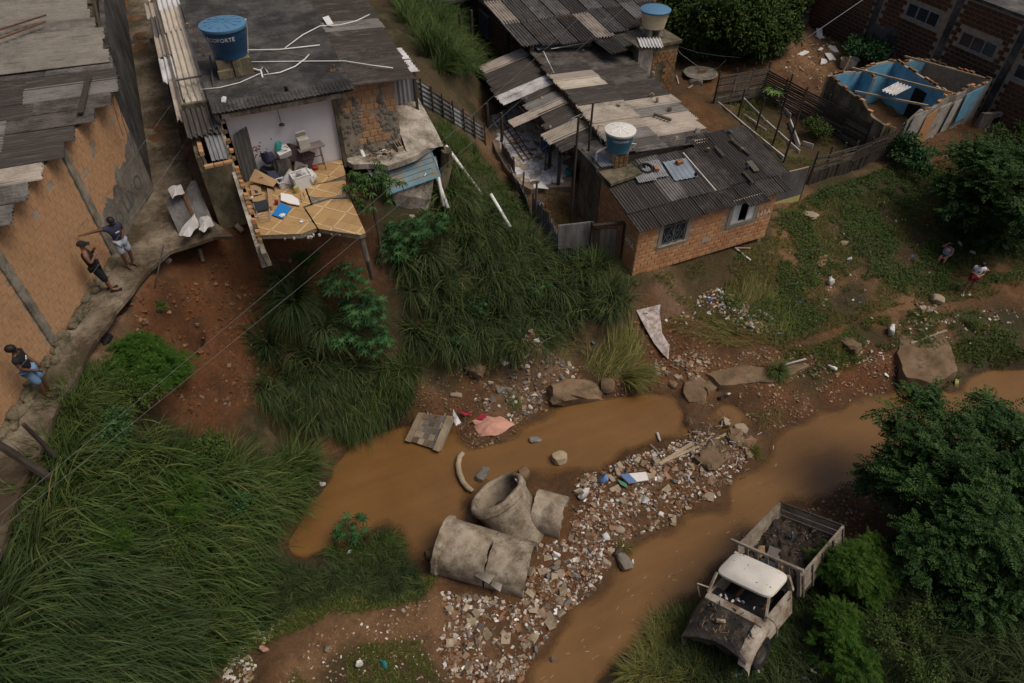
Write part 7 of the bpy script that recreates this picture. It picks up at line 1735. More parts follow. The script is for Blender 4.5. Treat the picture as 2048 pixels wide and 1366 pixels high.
for r in(1.0,.7,.4):
 for i,p in enumerate(pts3):
  w=cc.lerp(p,r);vs.append((w.x+random.uniform(-.09,.09),w.y+random.uniform(-.07,.07),w.z+random.uniform(-.09,.09)))
vs.append(tuple(cc));n9=len(q)
mb.add(vs,[(j*n9+i,j*n9+(i+1)%n9,(j+1)*n9+(i+1)%n9,(j+1)*n9+i)for j in range(2)for i in range(n9)]+[(2*n9+i,2*n9+(i+1)%n9,3*n9)for i in range(n9)])
loose('woven_sack',mb,'woven','long pale woven sheet draped over the bank beside the leaning reeds','sheet',smooth=True)
B1=MB().tube([gnd(1314,868,.06),gnd(1318,880,.06),gnd(1320,884,.06)],[.05,.05,.02],8);loose('plastic_bottle',B1,'bag_grey','plastic bottle floating in the shallow upper pool','bottle')
# == WRECKED TRUCK
TR=empty('wrecked_truck',(12.857,5.506,.251),'wrecked white cab truck with a wooden load bed tilted in the stream bank','truck')
TR.rotation_euler=Euler((.399,-.142,3.458),'XYZ')
def tpart(mb,name,mats,parent=TR,**kw):return mb.build(name,mats,parent,world=False,**kw)
Wb,Lb,hb=1.973,2.556,1.695
zf_=hb-.62
tpart(MB().box(0,Lb,-Wb/2,Wb/2,zf_-.1,zf_,.0),'bed_floor','wood_dark')
for sy in(-1,1):
 for j in range(3):
  y=sy*(Wb/2-.02)
  tpart(MB().box(.0,Lb,y-.018,y+.018,zf_+.02+j*.205,zf_+.02+j*.205+.160,.006),'side_plank','truck_wood')
 for x in(.08,.7,1.35,1.95,Lb-.06):
  y=sy*(Wb/2+.022)
  tpart(MB().box(x-.035,x+.035,y-.02,y+.02,zf_-.12,hb+.01),'stake','wood_grey')
 tpart(MB().box(-.02,Lb,sy*(Wb/2-.02)-.03,sy*(Wb/2-.02)+.03,hb+.012,hb+.042),'top_rail','truck_wood')
for j in range(3):tpart(MB().box(-.04,-.004,-Wb/2,Wb/2,zf_+.02+j*.205,zf_+.180+j*.205,.006),'tail_plank','truck_wood')
tpart(MB().box(-.06,.0,-Wb/2-.02,Wb/2+.02,hb+.012,hb+.045),'tail_rail','wood_dark')
for k in range(7):
 y=-Wb/2+.06+k*(Wb-.12)/6
 tpart(MB().box(Lb+.005,Lb+.05,y-.05,y+.05,zf_-.05,hb+.22),'headboard_slat','truck_wood')
tpart(MB().box(Lb+.0,Lb+.07,-Wb/2-.12,Wb/2+.06,hb+.225,hb+.30,.01),'headboard_rail','truck_wood')
mb=MB();G_=16;vs=[]
for j in range(G_):
 for i in range(G_):vs.append((.03+(Lb-.06)*i/(G_-1),-Wb/2+.05+(Wb-.1)*j/(G_-1),zf_+.14+random.uniform(-.05,.07)+.1*math.sin(i*.5)*math.cos(j*.4)))
mb.add(vs,[(j*G_+i,j*G_+i+1,(j+1)*G_+i+1,(j+1)*G_+i)for j in range(G_-1)for i in range(G_-1)])
tpart(mb,'mud_load','bed_soil')
lit=MB()
for i in range(160):
 x,y=random.uniform(.1,Lb-.1),random.uniform(-Wb/2+.1,Wb/2-.1);s=random.uniform(.015,.05)
 lit.mat(random.randrange(4)).rock((x,y,zf_+.2),(s*random.uniform(1,3),s,s*.5),i,.3,1)
l_=tpart(lit,'load_litter',['boulder_mud','black_plastic','wood_dark','wood_grey']);l_['kind']='stuff'
tpart(MB().rock((.75,-.2,zf_+.22),(.15,.09,.03),5,.4,2),'blue_rag','lid_blue')
tpart(MB().rock((1.9,-.55,zf_+.26),(.22,.17,.08),6,.4,2),'cardboard_scrap','card')
tpart(MB().rock((2.05,-.5,zf_+.35),(.1,.05,.04),8,.4,2),'white_rag','bag_white')
tpart(MB().sheet([(1.5,-.5,zf_+.22),(2.0,-.35,zf_+.24),(1.95,.0,zf_+.22),(1.5,-.1,zf_+.2)],(0,0,1),.02),'metal_scrap','ply_grey')
tpart(MB().sheet([(2.1,-.35,zf_+.24),(2.45,-.3,zf_+.25),(2.4,.1,zf_+.22),(2.1,.05,zf_+.22)],(0,0,1),.02),'metal_scrap','glass_dark')
for sy in(-.4,.4):tpart(MB().box(.1,5.2,sy-.05,sy+.05,zf_-.26,zf_-.11),'chassis_rail','rust')
def wheel(x,y):
 R_=.46;mt=Matrix.Rotation(PI/2,4,'X')
 w_=tpart(MB().lathe([(R_-.17,-.11),(R_-.03,-.12),(R_,-.08),(R_,.08),(R_-.03,.12),(R_-.17,.11),(R_-.17,-.11)],28,(x,y,.42),mt),'wheel','tyre',auto=40)
 r_=MB().lathe([(R_-.17,-.10),(R_-.2,-.04),(.16,.0),(.14,-.07),(0,-.08)],24,(x,y,.42),mt)
 r_.lathe([(R_-.17,.10),(R_-.2,.04),(.16,.0),(.14,.09),(0,.1)],24,(x,y,.42),mt)
 ro=r_.build('rim','iron',w_,world=False,auto=40)
for y in(-.86,.86):wheel(.95,y)
for y in(-.76,.76):wheel(4.45,y)
x0,x1=Lb+.26,Lb+.26+1.08;hr=1.97;wr=1.62
G1,G2=13,11;vs=[]
for j in range(G2):
 for i in range(G1):
  a,b=-1+2*i/(G1-1),-1+2*j/(G2-1)
  e=max(abs(a),abs(b));k=(abs(a)**6+abs(b)**6)**(1/6);f=e/k if k>0 else 1
  xx,yy=a*(f if e>0 else 1),b*(f if e>0 else 1)
  z=hr-.10*max(0,(e-.55)/.45)**2.4-.012*(a*a+b*b)+random.uniform(-.004,.004)
  z-=.05*math.exp(-((a+.1)**2+(b+.3)**2)*9)+.035*math.exp(-((a-.5)**2+(b-.4)**2)*14)
  vs.append((x0+(x1-x0)*(xx+1)/2,yy*wr/2,z))
top=vs;n_=len(vs);fs=[(j*G1+i,j*G1+i+1,(j+1)*G1+i+1,(j+1)*G1+i)for j in range(G2-1)for i in range(G1-1)]
ring=[i for i in range(G1)]+[j*G1+G1-1 for j in range(1,G2)]+[(G2-1)*G1+i for i in range(G1-2,-1,-1)]+[j*G1 for j in range(G2-2,0,-1)]
vs=vs+[(vs[i][0],vs[i][1],vs[i][2]-.07)for i in ring]
m_=len(ring);fs+=[(ring[(k+1)%m_],ring[k],n_+k,n_+(k+1)%m_)for k in range(m_)]
tpart(MB().add(vs,fs),'cab_roof','truck_white',auto=50)
zc=1.36
xc=x1+.32
for sy in(-1,1):
 y=sy*(wr/2-.04);yb=sy*(wr/2+.04)
 tpart(MB().bar((x1-.03,y,hr-.13),(xc,yb,zc),.06,.06),'windscreen_pillar','truck_panel')
 tpart(MB().bar((x0+.05,y,hr-.13),(x0+.0,yb,zc),.10,.08),'rear_pillar','truck_panel')
 dr=tpart(MB().add([(x0,yb,.55),(xc,yb,.55),(xc+.02,yb,zc),(x0,yb,zc),(x0,yb-sy*.06,.55),(xc,yb-sy*.06,.55),(xc+.02,yb-sy*.06,zc),(x0,yb-sy*.06,zc)],[(0,1,2,3),(7,6,5,4),(0,4,5,1),(2,6,7,3),(1,5,6,2),(3,7,4,0)]),'door','truck_panel')
 tpart(MB().box(x0+.12,x0+.26,yb+sy*.001-.01,yb+sy*.001+.02,zc-.2,zc-.16),'handle','iron',dr)
 tpart(MB().tube([(xc-.05,yb,zc+.12),(xc+.08,yb+sy*.28,zc+.2),(xc+.02,yb+sy*.33,zc+.02),(xc-.02,yb+sy*.3,zc-.35)],.022,6),'mirror_arm','truck_panel')
tpart(MB().box(x0-.02,x0+.03,-wr/2,wr/2,.55,zc),'rear_panel','truck_panel')
tpart(MB().box(x0+.04,xc-.05,-wr/2+.05,wr/2-.05,.5,.95),'seat','black_plastic')
tpart(MB().box(x0+.04,x0+.22,-wr/2+.06,wr/2-.06,.95,1.42),'seat_back','black_plastic')
tpart(MB().hexa([(xc-.35,-wr/2,zc-.14),(xc-.03,-wr/2,zc-.16),(xc-.03,wr/2,zc-.16),(xc-.35,wr/2,zc-.14),(xc-.35,-wr/2,zc-.06),(xc-.03,-wr/2,zc-.03),(xc-.03,wr/2,zc-.03),(xc-.35,wr/2,zc-.06)]),'dashboard','black_plastic')
tpart(MB().tube([(xc-.42+.19*math.sin(t)*.3,.38+.19*math.cos(t),zc+.02+.18*math.sin(t)*.8)for t in np.linspace(0,2*PI,19)],.014,6,cap=False),'steering_wheel','black_plastic')
mb=MB();mb.hexa([(xc,-.88,zc-.12),(xc+.2,-.86,zc-.16),(xc+.2,.86,zc-.16),(xc,.88,zc-.12),(xc-.02,-.86,zc),(xc+.19,-.84,zc-.04),(xc+.19,.84,zc-.04),(xc-.02,.86,zc)])
tpart(mb,'cowl','truck_panel')
mb=MB();G1,G2=12,14;vs=[]
for j in range(G2):
 for i in range(G1):
  a,b=i/(G1-1),-1+2*j/(G2-1)
  L_=.85+.28*max(0,-b)
  z=zc-.08-.14*a-.18*abs(b)**3-.16*a**4+random.uniform(-.03,.03)-.12*math.exp(-((a-.5)**2*10+(b-.1)**2*6))
  vs.append((xc+.2+L_*a,b*.86,z))
mb.add(vs,[(j*G1+i,j*G1+i+1,(j+1)*G1+i+1,(j+1)*G1+i)for j in range(G2-1)for i in range(G1-1)])
front=[vs[j*G1+G1-1]for j in range(G2)]
mb.add(front+[(p[0]+.05*random.random()-.12,p[1],.62+.1*random.random())for p in front],[(j,G2+j,G2+j+1,j+1)for j in range(G2-1)])
for e in(0,G2-1):
 side=[vs[e*G1+i]for i in range(G1)];mb.add(side+[(p[0],p[1],.45)for p in side],[(i,i+1,G1+i+1,G1+i)for i in range(G1-1)])
tpart(mb,'hood','black_scrap',auto=30)
for sy in(-1,1):
 mb=MB();ca=[(xc-.02,zc-.06),(xc+.3,zc-.12),(xc+.65,zc-.22),(xc+.95,zc-.42),(xc+1.08,zc-.72)];vs=[]
 for x,z in ca:vs+=[(x,sy*.66,z+.02),(x,sy*.84,z),(x,sy*.95,z-.08),(x,sy*.96,z-.24)]
 mb.add(vs,[(i*4+j,i*4+j+1,i*4+j+5,i*4+j+4)for i in range(4)for j in range(3)])
 tpart(mb,'fender','truck_panel' if sy>0 else 'black_scrap',smooth=True)
dbm=MB()
for i in range(120):
 a,b=random.random()**.8,random.uniform(-.95,.95);x=xc+.1+1.0*a
 dbm.mat(random.randrange(3)).rock((x,b*.85,zc+.0-.16*a-.16*abs(b)**3),(random.uniform(.03,.16)*random.uniform(.5,1.4),random.uniform(.006,.03),.012),i,.3,1,Euler((0,0,random.gauss(.9,.7))))
l_=tpart(dbm,'hood_debris',['wood_dark','bed_soil','boulder_mud']);l_['kind']='stuff'
tpart(MB().rock((xc+.6,-.1,zc-.12),(.22,.16,.08),12,.3,2),'rust_patch','stone_tan')
dbm=MB()
for i in range(9):dbm.rock((xc-.15+random.uniform(-.1,.06),random.uniform(-.6,.5),zc-.01),(.07,.05,.015),30+i,.4,1)
l_=tpart(dbm,'cowl_litter','bag_white');l_['kind']='stuff'
mb=MB()
for i in range(30):mb.rock((random.uniform(x0+.1,x1-.1),random.uniform(-.7,.7),hr-.03),(random.uniform(.01,.045),.012,.006),i,.3,1)
l_=tpart(mb,'roof_debris','wood_dark');l_['kind']='stuff'
# == PEOPLE
def skin_mesh(verts,edges,radii,mat,sub=1,root=0):
 me=bpy.data.meshes.new('tmp');me.from_pydata([tuple(v)for v in verts],edges,[])
 ob=bpy.data.objects.new('tmp',me);COL.objects.link(ob)
 md=ob.modifiers.new('s','SKIN');md.use_smooth_shade=True;md.branch_smoothing=.4
 for i,r in enumerate(radii):
  s=me.skin_vertices[0].data[i];s.radius=r if isinstance(r,tuple)else(r,r);s.use_root=(i==root)
 if sub:sb=ob.modifiers.new('u','SUBSURF');sb.levels=sub;sb.render_levels=sub
 dg=bpy.context.evaluated_depsgraph_get();out=bpy.data.meshes.new_from_object(ob.evaluated_get(dg))
 bpy.data.objects.remove(ob);bpy.data.meshes.remove(me)
 out.materials.clear();out.materials.append(M(mat));return out
BASE=dict(pelvis=(0,0,.88),spine=(0,.0,1.04),chest=(0,.0,1.22),neck=(0,0,1.37),chin=(0,.015,1.44),crown=(0,.01,1.575),lsh=(-.165,0,1.31),lel=(-.22,-.02,1.05),lwr=(-.22,.06,.84),rsh=(.165,0,1.31),rel=(.22,-.02,1.05),rwr=(.22,.06,.84),lhip=(-.085,0,.84),lkn=(-.1,.03,.46),lan=(-.1,0,.07),lto=(-.11,.15,.025),rhip=(.085,0,.84),rkn=(.1,.03,.46),ran=(.1,0,.07),rto=(.11,.15,.025))
def person(label,loc,yaw,J=None,lean=0.0,skin='skin_brown',top='cloth_black',sleeve=.5,shorts='denim',short_len=.75,shoes='cloth_black',hair=True,cap=None,female=False,extra=None,logo=None,scale=1.06):
 j={k:Vector(v)for k,v in BASE.items()}
 for k,v in(J or{}).items():j[k]=Vector(v)
 Ml=Matrix.Rotation(lean,4,'X')
 for k in j:j[k]=Ml@j[k]
 T_=empty('person',loc,label,'person');T_.rotation_euler=(0,0,yaw);T_.scale=(scale,)*3
 V=[];E=[];R=[]
 def add(p,r,par=None):
  V.append(Vector(p));R.append(r)
  if par is not None:E.append((par,len(V)-1))
  return len(V)-1
 pe=add(j['pelvis'],(.135,.11));sp=add(j['spine'],(.125,.10),pe);ch=add(j['chest'],(.145,.11),sp);nk=add(j['neck'],.052,ch);cn=add(j['chin'],(.066,.078),nk)
 cm=add(j['chin'].lerp(j['crown'],.5),(.078,.09),cn);cr=add(j['crown'],(.06,.07),cm)
 fwdv=(Ml.to_3x3()@Vector((0,1,0)));hd=(j['crown']-j['chin']).normalized();fv=(fwdv-hd*fwdv.dot(hd)).normalized()
 add(j['chin'].lerp(j['crown'],.38)+fv*.098,.013,cm)
 for s in 'lr':
  a=add(j[s+'sh'],.062,ch);e=add(j[s+'el'],.043,a);w=add(j[s+'wr'],.030,e)
  d=(j[s+'wr']-j[s+'el']).normalized();side=Vector((0,1,0))-d*d.y
  side=side.normalized()if side.length>.1 else Vector((1,0,0));nrm_=d.cross(side)
  pm=add(j[s+'wr']+d*.055,(.036,.02),w)
  for f in range(4):
   o_=side*(.027-.018*f);L_=(.036,.042,.039,.03)[f]
   k1=add(j[s+'wr']+d*(.075+L_)+o_,.0085,pm);add(j[s+'wr']+d*(.075+L_*1.8)+o_*1.05+nrm_*.015,.007,k1)
  t1=add(j[s+'wr']+d*.05+side*.045,.0095,pm);add(j[s+'wr']+d*.085+side*.055+nrm_*.01,.008,t1)
  h=add(j[s+'hip'],.095,pe);k=add(j[s+'kn'],.058,h);cf=add(j[s+'kn'].lerp(j[s+'an'],.35),.054,k);a2=add(j[s+'an'],.036,cf);add(j[s+'to'],(.038,.024),a2)
 link('body',skin_mesh(V,E,R,skin),T_)
 g=1.16;V2=[j['pelvis'].lerp(j['spine'],-.25),j['spine'],j['chest'],j['neck'].lerp(j['chest'],.25)];E2=[(0,1),(1,2),(2,3)];R2=[(.158,.134),(.152,.125),(.172,.134),.08]if sleeve>0 else[(.165,.14),(.165,.138),(.198,.155),.085]
 for s in 'lr':
  if sleeve>0:
   i=len(V2);V2+=[j[s+'sh'],j[s+'sh'].lerp(j[s+'el'],sleeve)];E2+=[(2,i),(i,i+1)];R2+=[.086,.08]
 link('shirt',skin_mesh(V2,E2,R2,top),T_)
 V3=[j['pelvis']];E3=[];R3=[(.138,.118)]
 for s in 'lr':
  i=len(V3);V3+=[j[s+'hip'],j[s+'hip'].lerp(j[s+'kn'],min(short_len,1)*.55)];E3+=[(0,i),(i,i+1)];R3+=[.116,.108]
  last=j[s+'hip'].lerp(j[s+'kn'],short_len)if short_len<=1 else j[s+'kn'].lerp(j[s+'an'],short_len-1)
  V3.append(last);E3.append((i+1,i+2));R3.append(.1 if short_len<=1 else .09)
 link('shorts',skin_mesh(V3,E3,R3,shorts),T_)
 c=j['chin'].lerp(j['crown'],.66);
 def dome(name,mat,rx,ry,rz_,off,z0):
  mb=MB();q=Matrix(((-fv.cross(hd).x,fv.x,hd.x),(-fv.cross(hd).y,fv.y,hd.y),(-fv.cross(hd).z,fv.z,hd.z)))
  vs=[];n,m=14,6
  for a in range(m+1):
   ph=PI/2*(1-a/m)+z0*(a/m)
   for b in range(n):th=2*PI*b/n;vs.append(c+q@Vector((rx*math.cos(ph)*math.cos(th),ry*math.cos(ph)*math.sin(th)+off,rz_*math.sin(ph))))
  mb.add(vs,[(a*n+b,a*n+(b+1)%n,(a+1)*n+(b+1)%n,(a+1)*n+b)for a in range(m)for b in range(n)])
  if name=='cap':mb.add([c+q@Vector((x,y,.02-.015*(y>.12)))for x,y in((-.075,.07),(.075,.07),(.07,.17),(-.07,.17))]+[c+q@Vector((x,y,.008-.015*(y>.12)))for x,y in((-.075,.07),(.075,.07),(.07,.17),(-.07,.17))],[(0,1,2,3),(7,6,5,4),(0,4,5,1),(1,5,6,2),(2,6,7,3),(3,7,4,0)])
  mb.build(name,mat,T_,world=False,smooth=True)
 if cap:dome('cap',cap,.096,.112,.1,-.004,-.05)
 elif hair:dome('hair','hair_black',.093,.108,.095,-.022,-.12 if not female else-.8)
 for s in(-1,1):
  ec=j['chin'].lerp(j['crown'],.46)+fv*.083+fv.cross(hd)*.03*s
  MB().rock(ec,(.011,.011,.007),1,.0,1).build('eye','black_plastic',T_,world=False)
 if shoes:
  for s in 'lr':
   a,b=j[s+'an'],j[s+'to'];z=min(a.z,b.z)-.03;d=Vector((b.x-a.x,b.y-a.y,0)).normalized();sd=Vector((-d.y,d.x,0))
   MB().obox(Vector((a.x,a.y,0)).lerp(Vector((b.x,b.y,0)),.5)+Vector((0,0,max(.005,b.z-.03))),d*.135,sd*.05,(0,0,.018)).build('shoe',shoes,T_,world=False)
 if logo:
  ct=j['chest']+fv*.13+Vector((0,0,-.02));MB().obox(ct,fv.cross(hd)*logo[0],hd*logo[1],fv*.006).build('print',logo[2],T_,world=False)
 if extra:extra(T_,j)
 return T_
wall_yaw=math.atan2(-.388,.922)-PI/2
def fp(u,v,z=ALZ):return Vector(at(u,v,z))
person('man in black t-shirt and blue denim shorts leaning on the long brick wall',fp(98,790),wall_yaw+.25,dict(lel=(-.2,.02,1.06),lwr=(-.12,.16,.86),rel=(.2,.0,1.06),rwr=(.12,.18,.88),lto=(-.12,.16,.025),lkn=(-.1,.06,.46),rkn=(.1,.06,.46),crown=(.05,.03,1.575)),.05,'skin_dark','cloth_black',.55,'denim',1.05,'maroon',logo=(.05,.02,'bag_white'))
person('man in black cap, black vest and long black shorts leaning on the long brick wall',fp(220,582),wall_yaw+.45,dict(lel=(-.2,.08,1.08),lwr=(-.02,.2,1.28),rel=(.21,.02,1.07),rwr=(.1,.2,1.2),crown=(0,.04,1.57),lkn=(-.09,.05,.46),rkn=(.08,.08,.46),ran=(.06,.08,.07),rto=(.07,.24,.025)),.07,'skin_brown','cloth_black',0,'cloth_black',1.25,'cloth_black',cap='cloth_black')
person('man in navy shirt and pale denim shorts with one hand on the wall',fp(264,532),-PI+.42+.1,dict(rsh=(.17,.0,1.33),rel=(.42,-.10,1.34),rwr=(.66,-.16,1.36),lel=(-.22,-.04,1.08),lwr=(-.1,.12,1.05),chin=(0,.05,1.42),crown=(.0,.08,1.55),lan=(-.06,.0,.07),lto=(-.09,.15,.025)),.0,'skin_dark','cloth_navy',.5,'denim_pale',1.0,None,logo=(.055,.02,'bag_white'))
fx=gnd(1930,585)
def held(T_,j):MB().obox((.33,.08,.92),(.22,.02,0),(0,.012,0),(0,0,.06)).build('board','wood_pale',T_,world=False)if False else None
person('woman in white printed t-shirt and dark red shorts standing on the footpath',fx,PI-.75,dict(lel=(-.21,.06,1.06),lwr=(-.06,.2,1.03),rel=(.21,.06,1.06),rwr=(.05,.22,1.05),chin=(0,.05,1.41),crown=(0,.10,1.54),lan=(-.12,-.05,.07),lto=(-.15,.1,.025),ran=(.1,.08,.07),rto=(.12,.23,.025)),.0,'skin_tan','cloth_white',.6,'cloth_red',.6,'bag_white',female=True,logo=(.05,.06,'lid_blue'))
loose('wood_plank',MB().bar(gnd(1949,551,.35),gnd(1968,553,.4),.2,.03),'wood_pale','pale board propped just behind the standing woman','board')
sx_=gnd(1884,528);sx_.z=h1(sx_.x,sx_.y)-.36
person('woman in lilac top sitting at the edge of the bushes with one arm raised',sx_+Vector((.35,.25,0)),2.0,dict(pelvis=(0,0,.52),spine=(0,-.02,.68),chest=(0,.02,.86),neck=(0,.05,1.0),chin=(0,.09,1.06),crown=(0,.12,1.19),lsh=(-.165,.03,.94),rsh=(.165,.03,.94),lel=(-.2,.2,.74),lwr=(-.05,.42,.68),rel=(.25,.2,.98),rwr=(.12,.2,1.16),lhip=(-.085,.04,.5),rhip=(.085,.04,.5),lkn=(-.1,.42,.62),rkn=(.1,.44,.62),lan=(-.1,.5,.33),ran=(.1,.62,.30),lto=(-.11,.65,.28),rto=(.11,.78,.25)),.0,'skin_tan','cloth_lilac',0,'cloth_black',.55,None,female=True)
crumple(gnd(1916,492,.1),(.2,.16,.1),'bag_grey','greenish grey bag on the bushes behind the sitting woman','bag','plastic_bag',88)
crumple(gnd(1944,508,.08),(.22,.12,.08),'bag_white','pale scrap lying behind the standing woman','scrap','scrap',89)
# == VEGETATION
CR=Vector((RC[0,0],RC[1,0],0)).normalized();CR=np.array([CR.x,CR.y])
CU=np.array([-CR[1],CR[0]])
def dirpx(dx,dy):
 v=CR*dx+CU*dy;n=np.linalg.norm(v);return v/n if n>0 else v
def blades(B,az,L,W,th0,curl,seg=5,tint=None):
 """curved tapering blades: B bases, az horizontal heading, th0 start lean, curl how far the tip bends over"""
 n=len(B);t=np.linspace(0,1,seg+1);dt=1/seg
 th=th0[:,None]+curl[:,None]*(t[:-1]+dt/2)[None]**1.2
 h=np.concatenate([np.zeros((n,1)),np.cumsum(np.sin(th)*dt,1)],1)*L[:,None]
 v=np.concatenate([np.zeros((n,1)),np.cumsum(np.cos(th)*dt,1)],1)*L[:,None]
 dx,dy=np.cos(az),np.sin(az)
 P=np.stack([B[:,0,None]+dx[:,None]*h,B[:,1,None]+dy[:,None]*h,B[:,2,None]+v],-1)
 tw=rng.uniform(-.5,.5,n);sx,sy=-np.sin(az+tw),np.cos(az+tw)
 w=(W[:,None]*np.minimum(1,.55+1.6*t)[None]*(1-t[None]**2.2)+.0015)/2
 S=np.stack([sx[:,None]*w,sy[:,None]*w,w*rng.uniform(-.35,.35,n)[:,None]],-1)
 V=np.stack([P-S,P+S],2).reshape(n,(seg+1)*2,3)
 i=np.arange(seg)[:,None]*2+np.array([0,1,3,2])[None]
 F=(np.arange(n)[:,None,None]*(seg+1)*2+i[None]).reshape(-1,4)
 if tint is None:tint=rng.random(n)
 T=np.repeat(tint,(seg+1)*2)
 return V.reshape(-1,3),F,T
def region_xy(poly,n,lift=0.0,zmin=-.02):
 """n places scattered over the patch of ground outlined by sight lines"""
 W=[gnd(u,v)for u,v in poly];pw=[(p.x,p.y)for p in W];xs=[p[0]for p in pw];ys=[p[1]for p in pw];out=[]
 tr=0
 while len(out)<n and tr<n*12:
  tr+=1;x,y=random.uniform(min(xs),max(xs)),random.uniform(min(ys),max(ys))
  if pip(x,y,pw):out.append((x,y))
 a=np.array(out);z=hz(a[:,0],a[:,1]);k=z>zmin
 return np.column_stack([a[k],z[k]+lift])
def clumps(C,per,rad,L,W,lean,leanamt,curl=(1.0,1.9),th=(.05,.55),seg=5,spread=1.0):
 """tussocks: every clump sends blades outwards, bent over towards 'lean'"""
 n=len(C);per_=per;N=n*per_
 c=np.repeat(C,per_,0);a0=rng.uniform(0,2*PI,N);r=np.abs(rng.normal(0,rad,N))
 B=c+np.column_stack([np.cos(a0)*r,np.sin(a0)*r,np.zeros(N)]);B[:,2]=np.maximum(hz(B[:,0],B[:,1]),c[:,2]-.5)-.03
 sw=_fbm(c[:,0],c[:,1],1.6,77)*2.0;cs,sn=np.cos(sw),np.sin(sw);lx,ly=lean[0]*cs-lean[1]*sn,lean[0]*sn+lean[1]*cs
 la=leanamt*(1+1.0*_fbm(c[:,0],c[:,1],.9,78))
 out=np.column_stack([np.cos(a0),np.sin(a0)])*spread+np.column_stack([lx*la,ly*la])+rng.normal(0,.22,(N,2))
 az=np.arctan2(out[:,1],out[:,0]);mag=np.clip(np.linalg.norm(out,axis=1),.3,2)
 ctint=np.repeat(rng.random(n),per_)*.5+rng.random(N)*.5
 return blades(B,az,rng.uniform(*L,N),rng.uniform(*W,N),rng.uniform(*th,N)*mag,rng.uniform(*curl,N)*np.clip(mag,.6,1.3),seg,ctint)
def grass_obj(name,parts,mat,label,cat='grass',kind='stuff',group=None):
 V=[];F=[];T=[];o_=0
 for v,f,t in parts:V.append(v);F.append(f+o_);T.append(t);o_+=len(v)
 ob=link(name,np_mesh(name,np.concatenate(V),np.concatenate(F),mat,tint=np.concatenate(T)))
 ob=tag(ob,label,cat,group,kind)
 return single(ob)if kind is None else ob
bl=[(120,930),(180,880),(235,880),(340,900),(440,935),(540,950),(600,925),(640,930),(610,970),(575,1020),(545,1070),(525,1110),(510,1190),(480,1270),(430,1366),(200,1420),(-60,1420),(-60,1290),(40,1180),(85,1060)]
C=region_xy(bl,200)
grass_obj('tall_grass',[clumps(C,62,.12,(.4,1.65),(.022,.055),dirpx(1,.12),.75,seg=6)],'grass_tall','dense tall elephant grass covering the bank below the alley at the left')
C=region_xy([(50,1180),(110,1080),(200,1120),(300,1200),(360,1300),(330,1400),(-60,1420),(-60,1310)],90)
grass_obj('tall_grass',[clumps(C,60,.18,(.7,1.9),(.02,.046),dirpx(1,.3),.9,seg=6)],'grass_blue','tall bluish grass leaning right in the bottom left corner')
mid=[(790,520),(850,440),(900,380),(960,420),(1060,480),(1110,520),(1200,560),(1260,590),(1230,640),(1120,650),(1060,680),(980,700),(900,740),(860,700),(800,660),(820,590)]
C=region_xy(mid,125)
grass_obj('tall_grass',[clumps(C,95,.10,(.5,1.6),(.018,.044),dirpx(-.15,-1),.6,spread=1.15,curl=(1.2,2.2),th=(.1,.7))],'grass_blue','tall dark grass hanging over the middle of the slope below the houses')
low=[(500,760),(570,710),(660,720),(720,740),(830,740),(820,800),(740,850),(640,850),(560,820),(500,770)]
C=region_xy(low,80)
grass_obj('tall_grass',[clumps(C,90,.10,(.6,1.2),(.012,.026),dirpx(.1,-1),.9,curl=(1.2,2.1),th=(.15,.7))],'grass_blue','matted grass at the foot of the red scarp above the pool')
C=region_xy([(690,790),(760,740),(840,745),(830,800),(760,850),(690,850)],45)
grass_obj('tall_grass',[clumps(C,60,.12,(.7,1.3),(.014,.028),dirpx(-.6,-.6),.9)],'grass_tall','lighter green grass fan leaning left above the pool')
top_=[(770,-60),(800,40),(850,110),(880,150),(950,170),(960,150),(930,60),(910,-60)]
C=region_xy(top_,300)
grass_obj('tall_grass',[clumps(C,60,.15,(.8,1.7),(.016,.032),dirpx(.6,.6),.8)],'grass_tall','tall pale green grass between the annex and the upper house at the top')
C=region_xy([(850,260),(880,240),(950,300),(985,340),(1030,410),(1080,470),(1040,480),(1000,420),(950,350),(900,300)],130)
grass_obj('tall_grass',[clumps(C,50,.12,(.25,.6),(.012,.024),dirpx(0,-1),.6)],'grass_tall','rough grass beside the patio scrap fence')
C=region_xy([(880,330),(930,340),(1000,430),(1050,500),(990,520),(900,450),(870,390)],70)
grass_obj('tall_grass',[clumps(C,45,.12,(.6,1.1),(.014,.026),dirpx(-.3,-1),.8)],'grass_tall','grass around the fallen white pipes on the slope')
C=region_xy([(510,1130),(580,1130),(660,1150),(740,1125),(800,1120),(840,1160),(865,1180),(800,1195),(700,1195),(600,1215),(520,1250)],150)
grass_obj('tall_grass',[clumps(C,50,.12,(.25,.6),(.010,.02),dirpx(.5,-.6),.8)],'grass_blue','dark flattened grass on the spit below the pool')
C=region_xy([(1560,1200),(1640,1180),(1720,1250),(1760,1366),(1560,1400),(1400,1390),(1330,1340),(1420,1290),(1500,1300)],150)
grass_obj('tall_grass',[clumps(C,50,.14,(.5,1.1),(.012,.024),dirpx(.3,.6),.7)],'grass_blue','tall grass around the nose of the wrecked truck')
C=region_xy([(1700,1180),(1800,1120),(2048,1150),(2100,1400),(1700,1400)],170)
grass_obj('tall_grass',[clumps(C,50,.16,(.5,1.2),(.012,.024),dirpx(-.3,.4),.7)],'grass_blue','dark grass and reeds in the bottom right corner')
C=region_xy([(1310,1260),(1360,1230),(1450,1290),(1420,1366),(1240,1366)],70)
grass_obj('dry_grass',[clumps(C,40,.14,(.4,.9),(.008,.016),dirpx(-1,.1),.9)],'grass_dry','yellowish flattened reeds left of the wrecked truck')
C=region_xy([(1345,1240),(1400,1230),(1470,1290),(1560,1290),(1600,1250),(1610,1300),(1500,1330),(1400,1310)],75)
